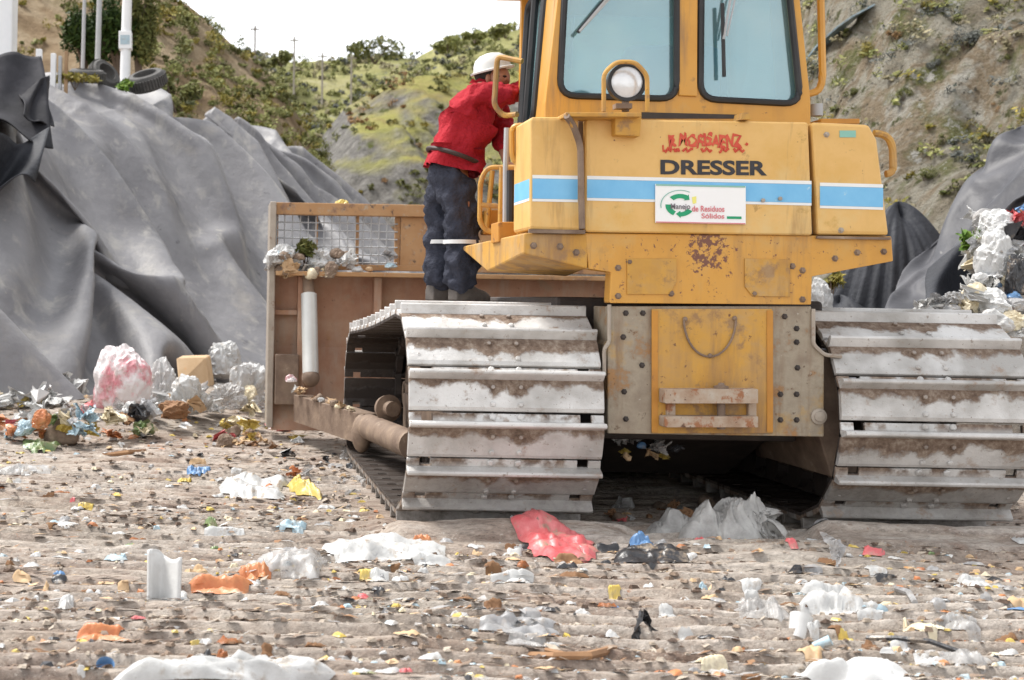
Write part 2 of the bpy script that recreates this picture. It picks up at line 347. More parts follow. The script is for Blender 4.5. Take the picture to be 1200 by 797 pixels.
def mat_hill(name, stops, veg, scale=.25, rock=None):
    m, t, b, out = nodes(name); v = coord(t)
    col = ramp(t, nz(t, v, scale, 9, .68, .6), stops)
    if rock:
        g = t.nodes.new('ShaderNodeNewGeometry'); s = t.nodes.new('ShaderNodeSeparateXYZ'); t.links.new(g.outputs['Normal'], s.inputs[0])
        steep = mth(t, 'ADD', mth(t, 'MULTIPLY', mth(t, 'SUBTRACT', rock[0], s.outputs[2]), 5.), mth(t, 'SUBTRACT', nz(t, v, scale*3, 5, .6), .5), True)
        col = mix(t, steep, col, ramp(t, nz(t, v, scale*8, 8, .7), [(.3, rock[1]), (.55, rock[2]), (.75, rock[3])]))
    for sc, thr, soft, c in veg:
        col = mix(t, ramp(t, nz(t, v, sc, 8, .7), [(thr, 0.), (thr+soft, 1.)]), col, c)
    t.links.new(col, b.inputs['Base Color']); b.inputs['Roughness'].default_value = .95; b.inputs['Specular IOR Level'].default_value = .1
    bumpit(t, b, nz(t, v, scale*10, 9, .7), 1., .5)
    return m

# ------------------------------------------------------------------ mesh helpers
ORG = {}
def origin(o): return ORG.get(o.name, Vector((0, 0, 0)))
class MB:
    def __init__(s): s.v = []; s.f = []; s.m = []; s.mi = 0
    def add(s, vs, fs):
        n = len(s.v); s.v.extend([tuple(q) for q in vs])
        for f in fs: s.f.append(tuple(i+n for i in f)); s.m.append(s.mi)
        return s
    def box(s, a, b):
        x0, y0, z0 = a; x1, y1, z1 = b
        return s.add([(x0,y0,z0),(x1,y0,z0),(x1,y1,z0),(x0,y1,z0),(x0,y0,z1),(x1,y0,z1),(x1,y1,z1),(x0,y1,z1)],
                     [(0,3,2,1),(4,5,6,7),(0,1,5,4),(1,2,6,5),(2,3,7,6),(3,0,4,7)])
    def prism(s, pts, d):
        """polygon (3-D points) pushed along d"""
        n = len(pts); d = Vector(d); a = [Vector(p) for p in pts]; bq = [p+d for p in a]
        nn = Vector((0, 0, 0))
        for i in range(n): nn += (a[i]-a[0]).cross(a[(i+1) % n]-a[0])
        fl = nn.dot(d) > 0
        tri = tessellate_polygon([a])
        fs = []
        for q in tri:
            q = list(q)
            tn = (a[q[1]]-a[q[0]]).cross(a[q[2]]-a[q[0]])
            if tn.dot(d) > 0: q = q[::-1]
            fs.append(tuple(q)); fs.append(tuple(i+n for i in q[::-1]))
        for i in range(n):
            j = (i+1) % n
            fs.append((i, j, j+n, i+n) if not fl else (j, i, i+n, j+n))
        fs = [f if True else f for f in fs]
        return s.add(a+bq, fs)
    def holed(s, outer, holes, d):
        """flat plate with holes, pushed along d"""
        loops = [[Vector(p) for p in outer]]+[[Vector(p) for p in h] for h in holes]
        flat = [p for l in loops for p in l]; n = len(flat); d = Vector(d)
        tri = tessellate_polygon(loops); fs = []
        for q in tri:
            q = list(q); tn = (flat[q[1]]-flat[q[0]]).cross(flat[q[2]]-flat[q[0]])
            if tn.dot(d) > 0: q = q[::-1]
            fs.append(tuple(q)); fs.append(tuple(i+n for i in q[::-1]))
        k = 0
        for l in loops:
            for i in range(len(l)):
                j = (i+1) % len(l); fs.append((k+i, k+j, k+j+n, k+i+n))
            k += len(l)
        return s.add(flat+[p+d for p in flat], fs)
    def tube(s, pts, r, seg=8, closed=False, taper=None):
        pts = [Vector(p) for p in pts]; n = len(pts); rings = []
        up = Vector((0.13, 0.21, 0.97))
        for i, p in enumerate(pts):
            if closed: tv = pts[(i+1) % n]-pts[i-1]
            else: tv = pts[min(i+1, n-1)]-pts[max(i-1, 0)]
            tv.normalize(); u = tv.cross(up)
            if u.length < .1: u = tv.cross(Vector((1, 0, 0)))
            u.normalize(); vv = u.cross(tv)
            rr = r if taper is None else r*taper[i]
            rings.append([p+u*math.cos(a)*rr+vv*math.sin(a)*rr for a in [2*math.pi*k/seg for k in range(seg)]])
        vs = [q for rg in rings for q in rg]; fs = []
        for i in range(n if closed else n-1):
            j = (i+1) % n
            for k in range(seg):
                l = (k+1) % seg; fs.append((i*seg+k, i*seg+l, j*seg+l, j*seg+k))
        if not closed:
            fs.append(tuple(range(seg))[::-1]); fs.append(tuple((n-1)*seg+k for k in range(seg)))
        return s.add(vs, fs)
    def cyl(s, a, b, r, seg=20, r2=None):
        return s.tube([a, b], r, seg, taper=[1, (r2/r if r2 else 1)])
    def lathe(s, c, ax, prof, seg=24):
        """prof: (distance along ax, radius)"""
        c = Vector(c); ax = Vector(ax).normalized(); u = ax.cross(Vector((.1, .3, .9))); u.normalize(); v = ax.cross(u)
        vs = []; fs = []
        for h, r in prof:
            for k in range(seg):
                a = 2*math.pi*k/seg; vs.append(c+ax*h+(u*math.cos(a)+v*math.sin(a))*r)
        for i in range(len(prof)-1):
            for k in range(seg):
                l = (k+1) % seg; fs.append((i*seg+k, i*seg+l, (i+1)*seg+l, (i+1)*seg+k))
        fs.append(tuple(range(seg))[::-1]); fs.append(tuple((len(prof)-1)*seg+k for k in range(seg)))
        return s.add(vs, fs)
    def ball(s, c, r, seg=12, rings=8, sc=(1, 1, 1)):
        c = Vector(c); vs = []; fs = []
        for i in range(rings+1):
            th = math.pi*i/rings
            for k in range(seg):
                a = 2*math.pi*k/seg
                vs.append((c.x+r*sc[0]*math.sin(th)*math.cos(a), c.y+r*sc[1]*math.sin(th)*math.sin(a), c.z+r*sc[2]*math.cos(th)))
        for i in range(rings):
            for k in range(seg):
                l = (k+1) % seg; fs.append((i*seg+k, (i+1)*seg+k, (i+1)*seg+l, i*seg+l))
        return s.add(vs, fs)
    def grid(s, pts, nu, nv):
        fs = []
        for i in range(nu-1):
            for j in range(nv-1):
                a = i*nv+j; fs.append((a, a+1, a+nv+1, a+nv))
        return s.add(pts, fs)
    def build(s, name, mat, parent=None, smooth=False, bevel=0, at=None, fix=True, weld=False):
        o0 = origin(parent) if parent else (Vector(at) if at is not None else Vector((0, 0, 0)))
        me = bpy.data.meshes.new(name)
        me.from_pydata([(x-o0.x, y-o0.y, z-o0.z) for x, y, z in s.v], [], s.f)
        mats = mat if isinstance(mat, (list, tuple)) else [mat]
        for q in mats: me.materials.append(q)
        if len(mats) > 1: me.polygons.foreach_set('material_index', s.m)
        if fix or weld:
            bm = bmesh.new(); bm.from_mesh(me)
            if weld: bmesh.ops.remove_doubles(bm, verts=bm.verts, dist=1e-5)
            bmesh.ops.recalc_face_normals(bm, faces=bm.faces); bm.to_mesh(me); bm.free()
        if smooth:
            me.polygons.foreach_set('use_smooth', [True]*len(me.polygons))
            try: me.set_sharp_from_angle(angle=math.radians(40))
            except Exception: pass
        o = bpy.data.objects.new(name, me); C.objects.link(o)
        if parent: o.parent = parent; ORG[o.name] = o0
        else: o.location = o0; ORG[o.name] = o0
        if bevel:
            bv = o.modifiers.new('bevel', 'BEVEL'); bv.width = bevel; bv.segments = 2; bv.limit_method = 'ANGLE'; bv.angle_limit = math.radians(50)
        return o
def tag(o, label=None, cat=None, group=None, kind=None):
    if label: o['label'] = label
    if cat: o['category'] = cat
    if group: o['group'] = group
    if kind: o['kind'] = kind
    return o
def thing(name, loc, label, cat, group=None):
    o = bpy.data.objects.new(name, None); C.objects.link(o); o.location = loc; o.empty_display_size = .1
    ORG[o.name] = Vector(loc); return tag(o, label, cat, group)
def arc(c, r, a0, a1, n, u, v):
    c = Vector(c); u = Vector(u); v = Vector(v)
    return [c+u*r*math.cos(a0+(a1-a0)*i/n)+v*r*math.sin(a0+(a1-a0)*i/n) for i in range(n+1)]
def round_loop(pts, r, n=5):
    out = []; k = len(pts)
    for i in range(k):
        p = Vector(pts[i]); a = (Vector(pts[i-1])-p).normalized(); b = (Vector(pts[(i+1) % k])-p).normalized()
        p0, p1 = p+a*r, p+b*r
        for j in range(n+1):
            q = j/n; out.append(p0*(1-q)**2 + p*2*q*(1-q) + p1*q*q)
    return out
def bendpath(pts, r, n=4):
    out = [Vector(pts[0])]
    for i in range(1, len(pts)-1):
        p = Vector(pts[i]); a = (Vector(pts[i-1])-p).normalized(); b = (Vector(pts[i+1])-p).normalized()
        for j in range(n+1):
            q = j/n; out.append((p+a*r)*(1-q)**2 + p*2*q*(1-q) + (p+b*r)*q*q)
    return out+[Vector(pts[-1])]

# ================================================================== GROUND
def tread(X, Y, wob):
    """imprints of the track shoes: flat pressed lands and narrow deep slots left by the grousers"""
    fr = ((Y+wob)/.150) % 1.0
    ribs = np.clip(fr/.09, 0, 1)*(1-np.clip((fr-.09)/.91, 0, 1)**1.5)
    mask = (.55+.45*sstep(fbm(X*.45+4, Y*.9, 31, 3), .36, .52))*sstep(Y, 13, 9)*(.6+.4*sstep(fbm(X*2.2, Y*5, 37, 3), .38, .55))
    return ribs, mask
def gh(X, Y):
    X = np.asarray(X, float); Y = np.asarray(Y, float)
    h = .10*(fbm(X*.45, Y*.45, 3, 3)-.5) + .045*(fbm(X*1.6, Y*1.9, 11, 3)-.5) + .014*(ridge(X*4, Y*6, 23, 3)-.5)
    wob = .03*X+.10*(fbm(X*.35, Y*.6, 5, 2)-.5)+.02*(fbm(X*3, Y*.5, 6, 2)-.5)
    ribs, mask = tread(X, Y, wob)
    h = h + .052*(ribs-.6)*mask + .007*(fbm(X*8, Y*11, 29, 3)-.5)+.004*(fbm(X*16, Y*24, 39, 2)-.5)*sstep(Y, 9, 6)
    # flat under the tracks, heaped between and around them
    h = h*(1-.85*sstep(np.abs(X-1.36), .62, .48)*sstep(Y, 6.3, 6.6)*sstep(Y, 10.3, 10.0)-.85*sstep(np.abs(X-3.40), .62, .48)*sstep(Y, 6.3, 6.6)*sstep(Y, 10.3, 10.0))
    h = h + .05*np.exp(-((X-2.45)/.55)**2-((Y-6.15)/.25)**2)
    brm = np.exp(-((Y-6.57)/.13)**2)*(.75+.6*(fbm(X*4, Y*4, 61, 3)-.3))     # mud pushed up behind each track
    h = h + .105*brm*(sstep(np.abs(X-1.36), .66, .5)+sstep(np.abs(X-3.40), .66, .5))
    h = h + .22*np.exp(-((X+1.2)/1.6)**2-((Y-12.6)/1.5)**2) + .2*np.exp(-((X-.1)/.7)**2-((Y-14.5)/1.6)**2)
    return h*sstep(Y, 60, 25)
def ghs(x, y): return float(gh(np.array([x]), np.array([y]))[0])

def build_ground():
    xs = list(np.arange(-3.2, 6.6, .045)); k = .06
    a = [xs[0]]; b = [xs[-1]]; s = .05
    while a[-1] > -600: a.append(a[-1]-s); b.append(b[-1]+s); s *= 1.35
    X = np.array(a[:0:-1]+xs+b[1:])
    ys = [-40, -10, 0, 1.5, 2.4, 2.9]
    while ys[-1] < 30: ys.append(ys[-1]+(max(.008, .0021*ys[-1]) if ys[-1] < 9 else .0045*ys[-1]))
    while ys[-1] < 900: ys.append(ys[-1]*1.12)
    Y = np.array(ys)
    GX, GY = np.meshgrid(X, Y, indexing='ij'); Z = gh(GX, GY)
    Z = Z - .1*sstep(GY, 25, 60)
    n = GX.size; me = bpy.data.meshes.new('ground'); me.vertices.add(n)
    me.vertices.foreach_set('co', np.stack([GX, GY, Z], -1).astype(np.float32).ravel())
    nu, nv = GX.shape; I = np.arange(n).reshape(nu, nv)
    q = np.stack([I[:-1, :-1], I[1:, :-1], I[1:, 1:], I[:-1, 1:]], -1).reshape(-1, 4)
    me.loops.add(q.size); me.loops.foreach_set('vertex_index', q.ravel()); me.polygons.add(len(q))
    me.polygons.foreach_set('loop_start', np.arange(len(q))*4)
    me.update(calc_edges=True)
    me.polygons.foreach_set('use_smooth', [True]*len(q))
    wb = .03*GX+.10*(fbm(GX*.35, GY*.6, 5, 2)-.5)+.02*(fbm(GX*3, GY*.5, 6, 2)-.5)
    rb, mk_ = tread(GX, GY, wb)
    at = me.attributes.new('rib_light', 'FLOAT', 'POINT'); at.data.foreach_set('value', (np.clip(rb*1.4, 0, 1)*mk_*sstep(fbm(GX*1.1, GY*4, 90, 3), .30, .62)).astype(np.float32).ravel())  # pale tops, brown slots: rib shading put into the soil colour
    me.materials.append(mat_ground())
    o = bpy.data.objects.new('ground', me); C.objects.link(o); o['kind'] = 'structure'
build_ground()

# ================================================================== HILLS
def gridmesh(name, X, Y, Z, mat, kind='structure'):
    mb = MB(); nu, nv = X.shape
    mb.grid(np.stack([X, Y, Z], -1).reshape(-1, 3).tolist(), nu, nv)
    o = mb.build(name, mat, smooth=False, fix=True)
    o.data.polygons.foreach_set('use_smooth', [True]*len(o.data.polygons))
    if kind: o['kind'] = kind
    return o
class Hill:
    def __init__(s, name, sky, Yr, Yb, amp, seed, mat, x0, x1, nx, ny, power=1.0, back=1.35, gully=0.):
        s.xs = np.array([(p-PX)/F*Yr for p, _ in sky]); s.zs = np.array([H+(PY-q+(p-PX)*sR)/F*Yr for p, q in sky])
        s.Yr, s.Yb, s.amp, s.seed, s.pw, s.g = Yr, Yb, amp, seed, power, gully
        X, Y = np.meshgrid(np.linspace(x0, x1, nx), np.concatenate([np.linspace(Yb, Yr, ny), np.linspace(Yr*1.04, Yr*back, 8)]), indexing='ij')
        gridmesh(name, X, Y, s.h(X, Y), mat)
    def h(s, X, Y):
        t = np.clip((np.asarray(Y, float)-s.Yb)/(s.Yr-s.Yb), 0, 1)
        z = np.interp(np.asarray(X, float), s.xs, s.zs)
        prof = t**s.pw*(1-.25*t)+.25*t*t
        n = s.amp*(fbm(np.asarray(X)/s.amp/4, np.asarray(Y)/s.amp/4, s.seed, 5)-.5)*2
        gl = s.g*(ridge(np.asarray(X)/s.amp/3+np.asarray(Y)/s.amp/9, np.asarray(Y)/s.amp/16, s.seed+5, 3)-.5)
        return z*prof + (n+gl)*np.minimum(1, t*3)*(1-.75*sstep(t, .75, 1.)) - .3
TAN = [(.28, (.24, .165, .10)), (.45, (.40, .29, .18)), (.6, (.52, .41, .28)), (.75, (.31, .25, .14))]
OLV = [(.28, (.16, .165, .075)), (.45, (.25, .245, .10)), (.58, (.33, .31, .14)), (.72, (.38, .35, .23))]
hillF = Hill('distant_hill', [(-400, 40), (150, 50), (270, 58), (300, 62), (335, 68), (400, 66), (440, 60), (480, 68), (520, 47), (560, 38), (610, 30), (720, 0), (900, -60), (1400, -120)],
     170, 95, 2.2, 4, mat_hill('distant_hill', OLV, ((.35, .58, .10, (.13, .15, .06)), (.8, .60, .06, (.32, .31, .25))), .12), -70, 120, 170, 70, .8)
hillC = Hill('quarried_hill', [(150, 330), (300, 275), (345, 215), (370, 165), (400, 122), (440, 98), (500, 86), (560, 80), (640, 78), (760, 60), (900, 60), (1300, 90)],
     92, 72, 1.7, 9, mat_hill('quarried_hill', [(.3, (.24, .24, .08)), (.5, (.35, .33, .11)), (.7, (.32, .24, .12))], ((.5, .58, .08, (.10, .11, .035)), (.9, .66, .06, (.30, .17, .07))), .22,
     (.88, (.09, .085, .078), (.22, .21, .195), (.36, .345, .32))), -15, 60, 240, 120, .55, gully=3.6)
hillL = Hill('soil_hill', [(-500, -260), (-200, -150), (0, -80), (150, -30), (215, -4), (245, 22), (270, 44), (300, 62), (330, 96), (360, 150), (400, 235), (460, 290), (600, 330)],
     46, 30, .9, 15, mat_hill('soil_hill', TAN, ((.7, .60, .07, (.14, .13, .05)), (2.2, .62, .06, (.14, .085, .05))), .5), -24, 9, 170, 90, .75, gully=.9)

def build_right_hill():
    X, Y = np.meshgrid(np.concatenate([np.linspace(4, 30, 300), np.linspace(30.3, 75, 110)]), np.concatenate([np.linspace(17, 45, 260), np.linspace(45.4, 90, 90)]), indexing='ij')
    gridmesh('shrubby_hillside', X, Y, hr(X, Y), mat_hill('shrubby_hillside',
        [(.30, (.12, .10, .07)), (.40, (.30, .26, .195)), (.50, (.43, .40, .33)), (.58, (.30, .23, .15)), (.66, (.54, .52, .46)), (.75, (.24, .20, .13))],
        ((1.1, .52, .10, (.17, .175, .07)), (.6, .62, .05, (.34, .22, .12)), (3., .58, .06, (.11, .115, .05)), (2.2, .60, .05, (.52, .50, .46)), (7., .60, .05, (.06, .055, .04))), .55))
def hr(X, Y):
    X = np.asarray(X, float); Y = np.asarray(Y, float)
    s = .66*X+.75*Y-19.0
    g = ridge((X*.8+Y*.2)*.14+fbm(X*.1, Y*.1, 2, 2)*.6, (Y-X*.35)*.045, 41, 4)
    z = .82*np.maximum(0, s)+ (2.2*(fbm(X*.16, Y*.16, 44, 5)-.5) + 3.0*(g-.5) + 1.7*(ridge((X*.8+Y*.5)*.45, (Y-X*.5)*.25, 48, 4)-.5)+.9*(ridge(X*1.1, Y*1.1, 49, 3)-.5))*sstep(s, 0, 6)
    return np.minimum(z, 46)*sstep((X-.285*Y)/5.5) - .25
build_right_hill()

# ------------------------------------------------------------------ foliage
def leaves(mb, c, rad, n, size, rng, k=7, flat=.8):
    c = Vector(c)
    cs = []
    for _ in range(k):
        d = Vector((rng.gauss(0, 1), rng.gauss(0, 1), abs(rng.gauss(0, .8)))).normalized()
        cs.append((Vector((d.x*rad[0], d.y*rad[1], d.z*rad[2]))*rng.uniform(.35, .8), rng.uniform(.25, .5)))
    for _ in range(n):
        o, q = rng.choice(cs); d = Vector((rng.gauss(0, 1), rng.gauss(0, 1), rng.gauss(0, 1))).normalized()*q*rng.uniform(.5, 1.05)
        p = c+o+Vector((d.x*rad[0], d.y*rad[1], d.z*rad[2]*flat))
        a = Vector((rng.gauss(0, 1), rng.gauss(0, 1), rng.gauss(0, 1))).normalized(); b = a.orthogonal().normalized()
        s = size*rng.uniform(.6, 1.4)
        mb.add([p-a*s, p-b*s*.45, p+a*s, p+b*s*.45], [(0, 1, 2, 3)])
def plant(name, base, rad, n, size, mat, label, cat, group=None, stem=True, seed=0, trunk=False):
    rng = random.Random(seed*7+3)
    base = Vector(base); t = thing(name, base, label, cat, group)
    mb = MB(); leaves(mb, base+Vector((0, 0, rad[2]*(.35 if not trunk else .55))), rad, n, size, rng, 9)
    mb.build('crown', mat, t, fix=False)
    s = MB()
    for i in range(4):
        tip = base+Vector((rng.uniform(-.5, .5)*rad[0], rng.uniform(-.5, .5)*rad[1], rad[2]*rng.uniform(.5, .9)))
        s.tube([base-Vector((0, 0, .1)), base.lerp(tip, .5)+Vector((rng.uniform(-.1, .1)*rad[0], 0, 0)), tip], .05*rad[2]/1.2, 5, taper=[1, .7, .3])
    s.build('trunk', M['bark'], t)
    return t
def scrub(name, hf, box, n, rr, size, mats, seed, label, cond=None, per=26):
    rng = random.Random(seed); mbs = MB()
    for _ in range(n):
        x = rng.uniform(box[0], box[1]); y = rng.uniform(box[2], box[3])
        if cond and not cond(x, y, rng): continue
        z = float(hf(np.array([x]), np.array([y]))[0]); r = rng.uniform(*rr)
        mbs.mi = rng.randrange(len(mats))
        leaves(mbs, (x, y, z+r*.2), (r, r, r*rng.uniform(.6, 1.1)), per, size, rng, 4)
    o = mbs.build(name, mats, fix=False); o['kind'] = 'stuff'; o['label'] = label; o['category'] = 'scrub'
scrub('scrub', hillF.h, (-30, 80, 100, 172), 3400, (.4, 1.2), .2, [M['leaf_moss'], M['leaf_moss'], M['leaf_olive'], M['leaf_grey'], M['leaf_dry']], 5, 'olive scrub covering the distant hill along the skyline', per=44)
scrub('scrub', hillC.h, (2, 45, 73, 92), 700, (.2, .7), .10, [M['leaf_olive'], M['leaf_yellow'], M['leaf_olive'], M['leaf_rust']], 6, 'olive and rusty scrub on the quarried hill behind the worker',
      lambda x, y, r: r.random() < (.9 if (y-72)/20 < .35 or (y-72)/20 > .72 else .25), per=60)
scrub('scrub', hillL.h, (-12, 6, 31, 46), 1700, (.12, .5), .05, [M['leaf_olive'], M['leaf_yellow'], M['leaf_moss'], M['leaf_olive'], M['leaf_moss']], 8, 'green and yellow scrub on the soil hill behind the left tarps',
      lambda x, y, r: r.random() < (.95 if x > -2.6 else .2), per=110)
scrub('scrub', hr, (9, 40, 20, 60), 8500, (.08, .42), .045, [M['leaf_moss'], M['leaf_moss'], M['leaf_olive'], M['leaf_dry'], M['leaf_grey'], M['leaf_olive'], M['leaf_yellow'], M['leaf_dry']], 9, 'mixed dry scrub growing over the right hillside',
      lambda x, y, r: x > .38*y and x < .66*y and fbm(np.array([x*.35]), np.array([y*.35]), 77, 3)[0] > .36, per=46)

# ================================================================== WASTE MOUNDS AND TARPS
NL = np.array([-.92, .39])
def prof(v):       # 0 base .. 1 crest .. 1.5 back over the top: (run fraction, height fraction)
    v = np.asarray(v, float)
    r = np.where(v < 1, v, 1+(v-1)*1.4); z = np.where(v < 1, v*(1.12-.12*v), 1.0-.06*(v-1))
    z = z - .10*np.exp(-((v-1)/.14)**2)
    return r, z
def mound_pt(B0, B1, run, hgt, u, v, nl=NL):
    r, z = prof(v)
    hh = hgt(u) if callable(hgt) else hgt
    x = B0[0]+(B1[0]-B0[0])*u + nl[0]*run*r; y = B0[1]+(B1[1]-B0[1])*u + nl[1]*run*r
    return x, y, hh*z
